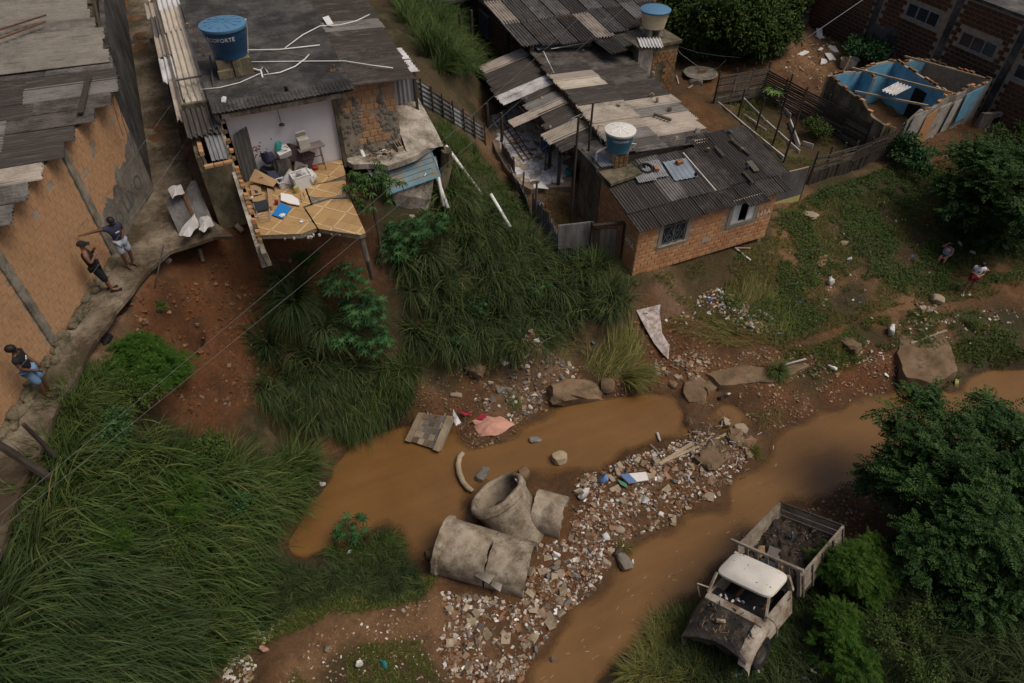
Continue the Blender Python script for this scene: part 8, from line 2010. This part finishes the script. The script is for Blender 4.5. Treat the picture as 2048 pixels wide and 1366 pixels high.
grass_obj('tall_grass',[clumps(C,50,.12,(.5,1.0),(.012,.026),dirpx(.2,.8),.5)],'grass_tall','grass growing up over the hood of the wrecked truck')
rubble_stuff('earth_clods',[(300,560),(420,500),(640,510),(680,580),(560,700),(520,820),(400,860),(320,760),(250,680)],1100,.012,.085,['scarp_earth','scarp_earth','scarp_earth','boulder_mud'],'clods of red earth on the landslide','earth')
P=[]
for poly,n,d in((bl,900,(1,.1)),(mid,600,(-.1,-1)),(low,300,(0,-1)),(top_,400,(.5,.5))):
 B=region_xy(poly,n);m_=len(B);d=dirpx(*d);az=math.atan2(d[1],d[0])+rng.normal(0,.9,m_);B[:,2]+=.15
 P.append(blades(B,az,rng.uniform(.5,1.5,m_),rng.uniform(.007,.018,m_),rng.uniform(.1,1.0,m_),rng.uniform(.3,1.6,m_),5))
grass_obj('dead_stalks',P,'grass_dry','dead straw coloured stalks standing among the tall grass','grass')
C=region_xy([(640,1105),(720,1080),(785,1068),(808,1115),(700,1135)],45)
grass_obj('tall_grass',[clumps(C,45,.10,(.2,.5),(.010,.02),dirpx(.5,-.4),.7)],'grass_tall','low grass round the lone castor plant at the pool edge')
GT_='tussocks of drooping grass on the slope'
for i,(u,v,per,L,mt,lean,lab)in enumerate(((590,610,900,(.8,1.75),'grass_blue',(0,-1),'large drooping grass tussock on the red scarp left of the castor plants'),(560,560,90,(.4,.8),'grass_blue',(-.2,-1),'small grass tussock hanging from the red scarp above the large one'),(1190,545,520,(.8,1.5),'grass_tall',(.1,-1),'bright arching grass tussock in front of the yard door'),(985,640,600,(.7,1.35),'grass_blue',(0,-1),'broad grass tussock radiating in the middle of the slope'),(1555,745,260,(.4,.8),'grass_tall',(-.2,-1),'grass tussock hanging over the far bank beside the undercut slab'),(1030,805,160,(.25,.5),'grass_short',(0,-1),'small grass tuft among the stones left of the big boulder'),(1940,650,170,(.35,.65),'grass_tall',(.2,.5),'green tuft beside the footpath near the right edge'),(205,30,70,(.5,.9),'grass_tall',(.4,.5),'lone grass tuft on the wall top beside the alley at the top left'),(1245,1095,90,(.2,.4),'grass_short',(.6,-.5),'small green tuft on the stump in the stream'),(1510,905,120,(.2,.45),'grass_short',(.8,-.2),'green weeds trailing from the tip of the rubble bar'))):
 g=gnd(u,v)
 if i==7:g=Vector(at(205,38,8.2))
 V,F,T=clumps(np.array([[g.x,g.y,g.z]]),per,.2 if per>300 else .1,L,(.014,.028)if L[1]>.7 else(.008,.016),dirpx(*lean),.55,curl=(1.3,2.3),th=(.05,.6),seg=6)
 grass_obj('grass_tussock',[(V,F,T)],mt,lab,'grass tussock',None,GT_)
for(u,v,per,L,lab)in((650,660,520,(.6,1.4),'drooping grass tussock below the castor plants'),(535,690,380,(.5,1.2),'grass tussock at the lower edge of the landslide'),(620,740,480,(.5,1.3),'dark grass tussock above the matted grass')):
 g=gnd(u,v);V,F,T=clumps(np.array([[g.x,g.y,g.z]]),per,.18,L,(.014,.03),dirpx(0,-1),.55,curl=(1.3,2.3),th=(.05,.6),seg=6)
 grass_obj('grass_tussock',[(V,F,T)],'grass_blue',lab,'grass tussock',None,GT_)
C=region_xy([(140,830),(175,775),(215,740),(245,830),(235,900),(150,940),(115,920)],60)
grass_obj('tall_grass',[clumps(C,50,.12,(.4,1.0),(.014,.032),dirpx(.7,.4),.6)],'grass_tall','lower grass growing up to the broken edge of the alley')
P=[]
for(poly,n,d,L,th)in(([(1165,740),(1220,700),(1250,730),(1260,765),(1200,765)],260,(.55,.8),(.8,1.6),(.5,1.1)),([(1235,745),(1275,740),(1285,765),(1250,775)],170,(1,-.15),(.6,1.2),(.6,1.2)),([(1200,720),(1260,690),(1290,730)],120,(.1,1),(.7,1.4),(.4,1.0)),([(1240,760),(1270,755),(1265,775)],110,(.8,-.8),(.5,1.0),(.7,1.2))):
 B=region_xy(poly,n*2);m_=len(B);d=dirpx(*d);az=math.atan2(d[1],d[0])+rng.normal(0,.28,m_)
 P.append(blades(B,az,rng.uniform(*L,m_),rng.uniform(.012,.024,m_),rng.uniform(*th,m_),rng.uniform(.2,.9,m_),5))
grass_obj('reeds',P,'grass_dry','flattened yellow green reeds on the bank between boulder and woven sheet','reeds')
P=[]
for(poly,n,d)in(([(1320,640),(1400,680),(1500,700),(1560,680),(1500,650),(1400,640)],700,(-1,-.3)),([(1440,590),(1500,560),(1580,620),(1600,680),(1540,700),(1480,640)],900,(.3,.8)),([(1060,660),(1160,640),(1180,690),(1100,720)],350,(.2,-.7)),([(940,690),(1060,670),(1080,720),(960,740)],350,(-.2,-.8)),([(1500,820),(1560,800),(1560,850),(1520,850)],90,(-.2,-1))):
 B=region_xy(poly,n);m_=len(B);d=dirpx(*d);az=math.atan2(d[1],d[0])+rng.normal(0,.5,m_)
 P.append(blades(B,az,rng.uniform(.3,.8,m_),rng.uniform(.006,.013,m_),rng.uniform(.5,1.2,m_),rng.uniform(.2,.9,m_),4))
grass_obj('dry_grass',P,'grass_dry','dry flattened grass combed by the flood along the bank','grass')
def short_grass(name,poly,n,L,label,mat='grass_short',thr=-.05,scale=.9,seed=21):
 B=region_xy(poly,n,zmin=.02);f=_fbm(B[:,0],B[:,1],scale,seed)+.5*_fbm(B[:,0],B[:,1],scale*.35,seed+1);B=B[f>thr];m_=len(B)
 inside=[(X0-.1,X1+.1,YF-.1,21.2),(28.8,36.3,20.2,24.7)]
 for a,b,c,d in inside:B=B[~((B[:,0]>a)&(B[:,0]<b)&(B[:,1]>c)&(B[:,1]<d))]
 m_=len(B);B[:,2]-=.02
 return grass_obj(name,[blades(B,rng.uniform(0,2*PI,m_),rng.uniform(*L,m_),rng.uniform(.008,.02,m_),rng.uniform(.1,.9,m_),rng.uniform(.3,1.3,m_),3)],mat,label)
short_grass('meadow_grass',[(1545,420),(1620,390),(1780,330),(1880,320),(2070,330),(2070,560),(1960,600),(1800,610),(1660,660),(1560,700),(1440,660),(1330,590),(1290,560),(1420,515),(1540,470)],95000,(.06,.26),'patchy short grass of the meadow right of the brick house',thr=-.12)
short_grass('bank_grass',[(1560,700),(1640,690),(1720,640),(1830,620),(2070,640),(2070,720),(1930,760),(1800,670),(1700,740),(1600,770)],30000,(.06,.22),'short grass along the far bank and footpath',thr=0,seed=31)
short_grass('path_grass',[(600,1330),(700,1290),(840,1280),(880,1366),(880,1400),(560,1400)],6500,(.06,.2),'short grass beside the dirt path at the bottom',thr=-.1,seed=41)
short_grass('spit_grass',[(420,1330),(500,1220),(600,1190),(760,1180),(880,1150),(840,1200),(640,1240),(520,1290)],9000,(.06,.25),'short grass at the edge of the dirt path below the pool',thr=-.1,seed=51)
short_grass('garden_weeds',[(1430,205),(1520,185),(1610,250),(1700,310),(1600,335),(1560,320)],9000,(.08,.3),'weeds growing in the vegetable garden beds',thr=.0,seed=61)
short_grass('yard_weeds',[(1060,390),(1140,390),(1160,470),(1110,510),(1070,440)],2500,(.06,.25),'weeds on the strip below the patio',thr=-.05,seed=71)
short_grass('dirt_weeds',[(1580,130),(1680,60),(1760,130),(1680,200),(1640,190)],4000,(.08,.25),'sparse weeds on the dirt beyond the garden',thr=.1,seed=81)
# ---- leaves
def leaflets(C,D,L,W,up=None,tint=None,droop=.15):
 """rhombic leaves: C bases, D directions"""
 n=len(C);D=D/np.linalg.norm(D,axis=1)[:,None]
 r=rng.normal(0,1,(n,3))if up is None else up+rng.normal(0,.35,(n,3))
 S=np.cross(D,r);S/=np.linalg.norm(S,axis=1)[:,None]+1e-9
 N=np.cross(S,D)
 l,w=L[:,None],W[:,None]
 V=np.stack([C,C+D*l*.45+S*w*.5+N*l*.05,C+D*l-N*l*droop,C+D*l*.45-S*w*.5+N*l*.05],1).reshape(-1,3)
 F=np.arange(n*4).reshape(n,4)
 return V,F,np.repeat(rng.random(n)if tint is None else tint,4)
def fronds(C,D,L,npair,ll,lw,tint=None):
 """pinnate leaves: rachis from C along D, drooping, with npair pairs of leaflets"""
 n=len(C);D=D/np.linalg.norm(D,axis=1)[:,None]
 S=np.cross(D,np.array([0,0,1.0])+rng.normal(0,.25,(n,3)));S/=np.linalg.norm(S,axis=1)[:,None]+1e-9
 t=(np.arange(npair)+.6)/npair
 R=C[:,None]+D[:,None]*(t[None,:,None]*L[:,None,None]);R[:,:,2]-=(t**2)[None]*L[:,None]*.3
 out=[]
 tn=rng.random(n)if tint is None else tint
 for s in(-1,1):
  d=(S[:,None]*s+D[:,None]*.55)+rng.normal(0,.12,(n,npair,3));d[:,:,2]-=.2
  k=n*npair;w=np.repeat((np.sin(PI*(.15+.85*t))*.6+.4)[None],n,0).ravel()
  out.append(leaflets(R.reshape(-1,3),d.reshape(-1,3),w*ll*rng.uniform(.8,1.2,k),np.full(k,lw),up=np.array([0,0,1.0])[None],tint=np.repeat(tn,npair)*.75+rng.random(k)*.25))
 return out
def cat_(parts):
 V=[];F=[];T=[];o_=0
 for v,f,t in parts:V.append(v);F.append(f+o_);T.append(t);o_+=len(v)
 return np.concatenate(V),np.concatenate(F),np.concatenate(T)
def shell(n,c,r,inner=.45,up=.0):
 P,d=shell0(n,c,r,inner);f=_fbm(P[:,0]+P[:,2]*.7,P[:,1]-P[:,2]*.6,.42,63)+.5*_fbm(P[:,0]-P[:,2],P[:,1]+P[:,2],.17,64)
 P=P+d*(rng.random(n)**5*.45)[:,None]*np.asarray(r).mean()
 k=f>-.07
 if k.sum()<4:k[:]=True
 i=np.nonzero(k)[0];i=i[rng.integers(0,len(i),n)]
 return P[i]+rng.normal(0,.03,(n,3)),d[i]
def shell0(n,c,r,inner=.45,up=.0):
 d=rng.normal(0,1,(n,3));d/=np.linalg.norm(d,axis=1)[:,None];d[:,2]=np.where(d[:,2]<-.45,-d[:,2]*.6,d[:,2])
 q=inner+(1-inner)*rng.random(n)**.5
 return np.asarray(c)+d*q[:,None]*np.asarray(r),d
def tree(name,base,clump_list,label,cat,leafmat,dens,lsize,barkr=.12,group=None):
 style={'leaf_dark':'pinnate','leaf_acacia':'feather'}.get(leafmat,'broad')
 """base point; clump_list = [(centre, radii)]; style broad / pinnate / feather"""
 T_=empty(name,base,label,cat,group);b=Vector(base)
 mb=MB();ctr=sum((Vector(c)for c,_ in clump_list),Vector())/len(clump_list)
 fork=b.lerp(Vector((ctr.x,ctr.y,ctr.z)),.4);mb.tube([b-Vector((0,0,.3)),b.lerp(fork,.5)+Vector((.05,.03,0)),fork],[barkr*1.25,barkr,barkr*.85],8)
 mb.build('trunk','bark',T_,smooth=True)
 for c,r in clump_list:
  c=Vector(c);m_=fork.lerp(c,.55)+Vector((random.uniform(-.2,.2),random.uniform(-.2,.2),.12*c.z*0+.1))
  MB().tube([fork,m_,c],[barkr*.5,barkr*.3,barkr*.1],6).build('limb','bark',T_,smooth=True)
 parts=[]
 for c,r in clump_list:
  n=max(30,int(dens*(r[0]*r[1]+r[1]*r[2]+r[0]*r[2])))
  if style=='broad':
   P,d=shell(n,c,r);k=3
   for _ in range(k):
    dd=d+rng.normal(0,.8,d.shape);dd[:,2]-=.25
    parts.append(leaflets(P+rng.normal(0,lsize*.5,P.shape),dd,rng.uniform(.6,1.2,n)*lsize,rng.uniform(.35,.5,n)*lsize,up=np.array([0,0,1.0])[None]))
  elif style=='pinnate':
   P,d=shell(n,c,r,.35);P=P+rng.normal(0,.1,P.shape)
   dd=d*1.0+rng.normal(0,.55,d.shape);dd[:,2]=dd[:,2]*.5+.05
   parts+=fronds(P,dd,rng.uniform(.7,1.25,n)*lsize*3.2,7,lsize,lsize*.42)
  else:
   P,d=shell(n,c,r,.3);dd=d+rng.normal(0,.6,d.shape);dd[:,2]=dd[:,2]*.45+.1
   parts+=fronds(P,dd,rng.uniform(.7,1.3,n)*lsize*3,9,lsize*.8,lsize*.22)
 V,F,T=cat_(parts);V=V-np.array(b)
 cr_=link('crown',np_mesh('crown',V,F,leafmat,tint=T),T_)
 return T_
def blobs(c,R,n,r,seed,squash=.7):
 rg=random.Random(seed);out=[]
 for i in range(n):
  a=rg.uniform(0,2*PI);q=math.sqrt(rg.random());z=rg.uniform(-.6,1)
  k=rg.uniform(.7,1.2)
  out.append(((c[0]+R[0]*q*math.cos(a),c[1]+R[1]*q*math.sin(a),c[2]+R[2]*z*(1-.55*q)),(r*k,r*k,r*k*squash)))
 return out
def ctr(u,v,z):return at(u,v,z)
def above(u,v,h):
 r=ray(u,v);r=r/np.linalg.norm(r);t=np.arange(9,80,.04);P=CAM+t[:,None]*r
 return P[int(np.argmax(P[:,2]-np.maximum(hz(P[:,0],P[:,1]),0)<h))]
c=ctr(1452,28,5.2);tree('broadleaf_tree',(c[0],c[1],h1(c[0],c[1])),blobs(c,(3.4,3.0,1.4),22,1.2,5)+[(tuple(ctr(u,v,z)),(.95,.95,.7))for u in range(1350,1575,36)for v,z in((-15,5.6),(22,5.2),(58,4.6),(88,4.0))if not(v>70 and(u>1530 or u<1380))],'large dark broadleaf tree behind the yard at the top of the picture','tree','leaf_tree',420,.26,.2)
c=ctr(1555,-15,5.2);tree('broadleaf_tree',(c[0],c[1],h1(c[0],c[1])),blobs(c,(1.9,1.6,1.2),9,.9,6),'smaller dark tree by the concrete yard at the top edge','tree','leaf_tree',420,.24,.14)
c=ctr(2040,370,4.0);tree('spreading_tree',(c[0],c[1],h1(c[0],c[1])),blobs(c,(3.2,2.5,1.7),30,.75,7),'dense green tree overhanging the meadow at the right edge','tree','leaf_dark',120,.15,.16)
c=ctr(1990,455,2.3);tree('bushy_tree',(c[0],c[1],h1(c[0],c[1])),blobs(c,(1.7,1.2,.8),10,.7,8),'dark bush behind the two women at the right','bush','leaf_dark',200,.13,.06)
c=ctr(2010,285,3.6);tree('shrub',(c[0],c[1],h1(c[0],c[1])),blobs(c,(1.4,1.1,.6),8,.6,9),'leafy shrub at the end of the low white wall','shrub','leaf_olive',200,.14,.06)
c=ctr(1812,298,3.2);tree('shrub',(c[0],c[1],h1(c[0],c[1])),blobs(c,(.5,.45,.7),6,.36,10),'green leafy shrub in front of the blue ruin','shrub','leaf_castor',330,.2,.05)
c=ctr(1850,318,3.0);tree('shrub',(c[0],c[1],h1(c[0],c[1])),blobs(c,(.7,.5,.4),4,.45,11),'low green shrub right of the leafy shrub before the blue ruin','shrub','leaf_castor',300,.18,.05)
c=ctr(1738,100,3.9);tree('shrub',(c[0],c[1],h1(c[0],c[1])),blobs(c,(1.2,1.2,.6),7,.6,12),'dark shrub between the dirt yard and the dark brick building','shrub','leaf_castor',240,.22,.06)
c=ctr(1640,262,3.3);tree('shrub',(c[0],c[1],h1(c[0],c[1])),blobs(c,(.6,.6,.4),5,.4,13),'feathery bush inside the vegetable garden','shrub','grass_tall',300,.12,.04)
for i,(u,v,R_,lab)in enumerate(((215,865,.45,'leafy weed shrub in the grass near the alley edge'),(330,1085,.5,'broad leaved shrub sunk in the middle of the tall grass'),(125,1160,.5,'broad leaved shrub by the lower alley edge'),(265,1210,.45,'dark leafy shrub low in the tall grass'),(450,1010,.4,'leafy shrub near the pool side of the tall grass'),(410,900,.4,'leafy shrub at the foot of the landslide in the grass'),(60,1290,.5,'leafy shrub in the bottom left grass'))):
 c=above(u,v,.75);tree('shrub',(c[0],c[1],h1(c[0],c[1])),blobs(c,(R_,R_,.25),5,.32,200+i),lab,'shrub','leaf_olive' if i%2 else 'leaf_castor',420,.13,.02,'shrubs sunk in the tall grass')
c=ctr(1985,965,3.1);tree('spreading_tree',(c[0]+.6,c[1]-.8,h1(c[0],c[1])),blobs(c,(2.4,1.9,1.4),36,.6,15)+[(tuple(ctr(u,v,z)),(.5,.5,.35))for u,v,z in((1800,835,3.2),(1815,885,3.1),(1835,815,3.4),(1800,935,2.6),(1760,965,1.8),(1880,812,3.6),(1990,825,3.6),(1810,985,2.2),(1850,1010,2.2))],'spreading tree with drooping compound leaves over the stream at the lower right','tree','leaf_dark',125,.155,.14)
c=ctr(1980,1110,2.9);tree('bushy_tree',(c[0],c[1],h1(c[0],c[1])),blobs(c,(2.2,1.5,.9),16,.7,16),'dark leafy bush below the spreading tree at the lower right','bush','leaf_dark',200,.12,.1)
c=above(1720,1130,1.2);tree('feathery_shrub',(c[0]+.2,c[1],h1(c[0],c[1])),blobs(c,(.75,.75,.6),9,.45,17)+[(tuple(ctr(u,v,z)),(.3,.3,.25))for u,v,z in((1770,1085,2.2),(1790,1120,2.2),(1755,1100,2.3),(1680,1150,1.9),(1730,1190,1.8))],'bright feathery acacia shrub beside the truck bed','shrub','leaf_acacia',700,.085,.03)
c=above(1690,1285,.9);tree('feathery_shrub',(c[0],c[1],h1(c[0],c[1])),blobs(c,(.75,.6,.45),8,.42,18),'darker feathery shrub right of the truck nose','shrub','leaf_acacia',700,.08,.03)
c=above(1830,1290,.7);tree('feathery_shrub',(c[0],c[1],h1(c[0],c[1])),blobs(c,(1.0,.8,.5),8,.45,19),'low green shrub among the reeds in the bottom right corner','shrub','leaf_olive',230,.09,.05)
c=above(275,745,.6);tree('feathery_shrub',(c[0]+.1,c[1]-.1,h1(c[0],c[1])),blobs(c,(.85,.8,.4),16,.4,20)+[(tuple(above(u,v,z)),(.35,.35,.25))for u,v,z in((350,745,.6),(362,725,.6),(285,690,.5),(320,720,.7),(300,765,.6))],'bright feathery acacia shrub at the foot of the red landslide','shrub','leaf_acacia',900,.07,.022)
c=above(340,1000,1.1);tree('feathery_shrub',(c[0],c[1],h1(c[0],c[1])),blobs(c,(.7,.55,.3),8,.38,21),'green feathery shrub in the middle of the tall grass bank','shrub','leaf_acacia',800,.065,.02)
c=above(190,1070,1.1);tree('feathery_shrub',(c[0],c[1],h1(c[0],c[1])),blobs(c,(.7,.6,.3),8,.36,22),'dark feathery shrub in the tall grass left of the middle','shrub','leaf_acacia',800,.065,.02)
c=above(250,790,.6);tree('feathery_shrub',(c[0],c[1],h1(c[0],c[1])),blobs(c,(.8,.6,.3),7,.34,23),'darker shrub between the alley edge and the acacia shrub','shrub','leaf_olive',700,.08,.02)
c=above(312,622,.15);tree('small_shrub',(c[0],c[1],h1(c[0],c[1])),blobs(c,(.12,.12,.12),3,.16,24),'tiny fern like shrub on the red earth below the alley','shrub','leaf_acacia',500,.05,.02)
c=above(615,520,.25);tree('small_shrub',(c[0],c[1],h1(c[0],c[1])),blobs(c,(.3,.25,.25),5,.22,25),'small green shrub under the hanging floor','shrub','leaf_acacia',420,.06,.03)
c=ctr(738,372,8.25);T_=empty('mango_sapling',(c[0],c[1],h1(c[0],c[1])),'dark glossy mango sapling between the hanging floor and the blue door','sapling')
b=wl(T_);parts=[];stems=MB()
tk=Vector((c[0],c[1],c[2]-.55));stems.tube([b-Vector((0,0,.1)),b.lerp(tk,.5)+Vector((.06,0,0)),tk],[.06,.05,.04],7)
for i in range(64):
 p,d=shell(1,(c[0],c[1],c[2]-.1),(.78,.7,.7),.5);p=p[0];k=9
 stems.tube([tk,(tk+Vector(p.tolist()))/2+Vector((0,0,.1)),p],[.018,.012,.006],5)
 a=np.linspace(0,2*PI,k+1)[:-1]+rng.random();D=np.column_stack([np.cos(a),np.sin(a),rng.uniform(-.75,-.1,k)])
 parts.append(leaflets(np.repeat(p[None],k,0),D,rng.uniform(.2,.32,k),rng.uniform(.05,.07,k),up=np.array([0,0,1.0])[None],droop=.3))
st=stems.build('stems','bark',T_);st['kind']='stuff'
V,F,T=cat_(parts);fo=link('leaves',np_mesh('leaves',V-np.array(b),F,'leaf_mango',tint=T),T_);fo['kind']='stuff'
def palmate(i):
 rg=random.Random(i);V=[(0,0,0)];n=8
 for k in range(n):
  a=-2.5+5.0*k/(n-1);l=(1-.32*abs(a)/2.5)*rg.uniform(.9,1.05)
  for da,r,z in((-.17,.45,.02),(-.13,.72,.03),(0,1.0,-.12),(.13,.72,.03),(.17,.45,.02)):
   V.append((math.sin(a+da)*l*r,math.cos(a+da)*l*r,z-.10*r*abs(a)/2.5))
  if k<n-1:a2=a+2.5/(n-1);V.append((math.sin(a2)*.32,math.cos(a2)*.32,0))
 F=[(0,j,j+1)for j in range(1,len(V)-1)]
 me=bpy.data.meshes.new('leaf');me.from_pydata(V,[],[(0,q,p)for _,p,q in F]);me.materials.append(M('leaf_castor'))
 at_=me.attributes.new('tint','FLOAT','POINT');at_.data.foreach_set('value',np.full(len(V),rg.random(),'f'));me.update();return me
PAL=[palmate(i)for i in range(6)]
def castor(u,v,h,n,spread,size,label,lean=(0,-.5)):
 g=gnd(u,v);T_=empty('castor_plant',g,label,'plant','castor plants on the slope')
 ld=dirpx(*lean)
 top=g+Vector((ld[0]*.35*h,ld[1]*.35*h,h))
 MB().tube([g-Vector((0,0,.1)),g.lerp(top,.5)+Vector((.03,.03,.02)),top],[.035,.028,.016],6).build('stem','leaf_castor' if False else 'bark',T_,smooth=True)
 pet=MB()
 for i in range(n):
  t=.35+.65*(i+.5)/n;p=g.lerp(top,t);a=i*2.4+random.uniform(-.4,.4);r=spread*random.uniform(.45,1.0)*(1.15-.4*t)
  q=p+Vector((math.cos(a)*r,math.sin(a)*r,random.uniform(.0,.3)))
  pet.tube([p,(p+q)/2+Vector((0,0,.06)),q],.007,4)
  s=size*random.uniform(.7,1.15)
  o_=link('leaf',PAL[i%6],T_,q-g,(random.uniform(-.55,-.05),random.uniform(-.25,.25),a-PI/2));o_.scale=(s,s,s)
 pt_=pet.build('petioles','leaf_castor',T_);pt_['kind']='stuff'
for args in((700,590,1.0,26,.75,.26,'leafy castor plant beside the timber post below the hanging floor',(-.3,-.6)),(735,640,1.0,30,.8,.27,'tall castor plant with broad starry leaves in the middle of the slope',(0,-.8)),(745,700,.9,26,.75,.26,'castor plant in the lower part of the grass slope',(.1,-.8)),(690,690,.7,18,.6,.24,'small castor plant at the right of the drooping tussock',(-.2,-.7)),(815,490,.9,28,.8,.25,'castor plant below the slumped wall slab',(.2,-.6)),(860,470,.8,22,.7,.22,'castor plant right of the slumped wall slab',(.4,-.5)),(790,520,.8,18,.6,.24,'castor plant in front of the slumped wall slab',(0,-.8)),(1075,590,.6,20,.6,.16,'small leaved castor plant in the upper grass near the yard gate',(0,-.5)),(920,690,.5,14,.45,.2,'young castor plant low in the hanging grass',(0,-.5)),(705,1085,.7,14,.5,.24,'lone castor plant standing in the pool edge',(-.1,.6)),(955,620,.5,10,.4,.16,'little castor plant inside the radiating tussock',(0,-.3))):
 castor(*(args[:3]+(int(args[3]*1.6),args[4]*1.1,args[5]*1.12)+args[6:]))
g=gnd(1540,208);T_=empty('papaya_plant',g,'bright pale green big leaved plant at the back of the vegetable garden','plant')
zt_=z_at_v(g.x,g.y,182);MB().tube([g,(g.x+.1,g.y,zt_)],[.04,.03],6).build('stem','bark',T_)
pm=[]
for i in range(7):
 a=i*.9;me=PAL[i%6].copy();me.materials.clear();me.materials.append(M('leaf_bright'))
 o_=link('leaf',me,T_,Vector((.1+.35*math.cos(a),.35*math.sin(a),zt_-g.z+.1)),(-.3,0,a-PI/2));o_.scale=(.46,.46,.46)
def weeds(name,poly,n,size,mat,label,thr,scale,seed):
 B=region_xy(poly,n,.05,.05);f=_fbm(B[:,0],B[:,1],scale,seed)+.4*_fbm(B[:,0],B[:,1],scale*.3,seed+1);B=B[f>thr]
 for a,b,c,d in[(X0-.1,X1+.1,YF-.1,21.2),(28.8,36.3,20.2,24.7)]:B=B[~((B[:,0]>a)&(B[:,0]<b)&(B[:,1]>c)&(B[:,1]<d))]
 m_=len(B);B[:,2]+=rng.uniform(0,.14,m_)
 D=rng.normal(0,1,(m_,3));D[:,2]*=.35
 V,F,T=leaflets(B,D,rng.uniform(.6,1.3,m_)*size,rng.uniform(.4,.6,m_)*size,up=np.array([0,0,1.0])[None])
 return tag(link(name,np_mesh(name,V,F,mat,tint=T)),label,'weeds',kind='stuff')
weeds('meadow_weeds',[(1560,430),(1640,380),(1780,330),(2070,340),(2070,560),(1960,570),(1800,600),(1660,640),(1560,690),(1460,660),(1400,560),(1540,480)],45000,.10,'leaf_olive','low leafy weeds in the meadow right of the brick house',.02,1.3,91)
weeds('slope_weeds',[(1060,560),(1260,560),(1340,590),(1300,640),(1100,640)],3500,.1,'leaf_olive','low weeds between the tall grass and the brick house',.0,.9,93)
weeds('bank_weeds',[(1580,760),(1640,690),(1800,630),(2070,620),(2070,720),(1900,770),(1820,690)],9000,.09,'leaf_olive','low weeds on the far bank',.12,.8,95)
weeds('bank_vines',bl,6000,.11,'leaf_olive','leafy vines mixed into the tall grass bank',.12,1.0,97)
weeds('corner_weeds',[(1640,1150),(1760,1080),(2070,1060),(2070,1400),(1650,1400)],16000,.12,'leaf_dark','dark leafy undergrowth in the bottom right corner',-.05,.8,99)
P=[]
B=region_xy([(1300,1290),(1420,1280),(1620,1270),(1640,1366),(1300,1366)],900);m_=len(B);B[:,2]+=.12
P.append(blades(B,rng.uniform(0,2*PI,m_),rng.uniform(.25,.7,m_),rng.uniform(.006,.014,m_),rng.uniform(.9,1.5,m_),rng.uniform(0,.5,m_),3))
grass_obj('dry_grass',P,'grass_dry','dry stalks matted in front of the wrecked truck','grass')
rubble_stuff('truck_litter',[(1440,1290),(1560,1270),(1640,1280),(1620,1366),(1460,1366)],160,.02,.09,['bag_white','cloth_pink','bag_grey','lid_blue','card'],'litter caught in the grass before the wrecked truck','litter',lift=.35)
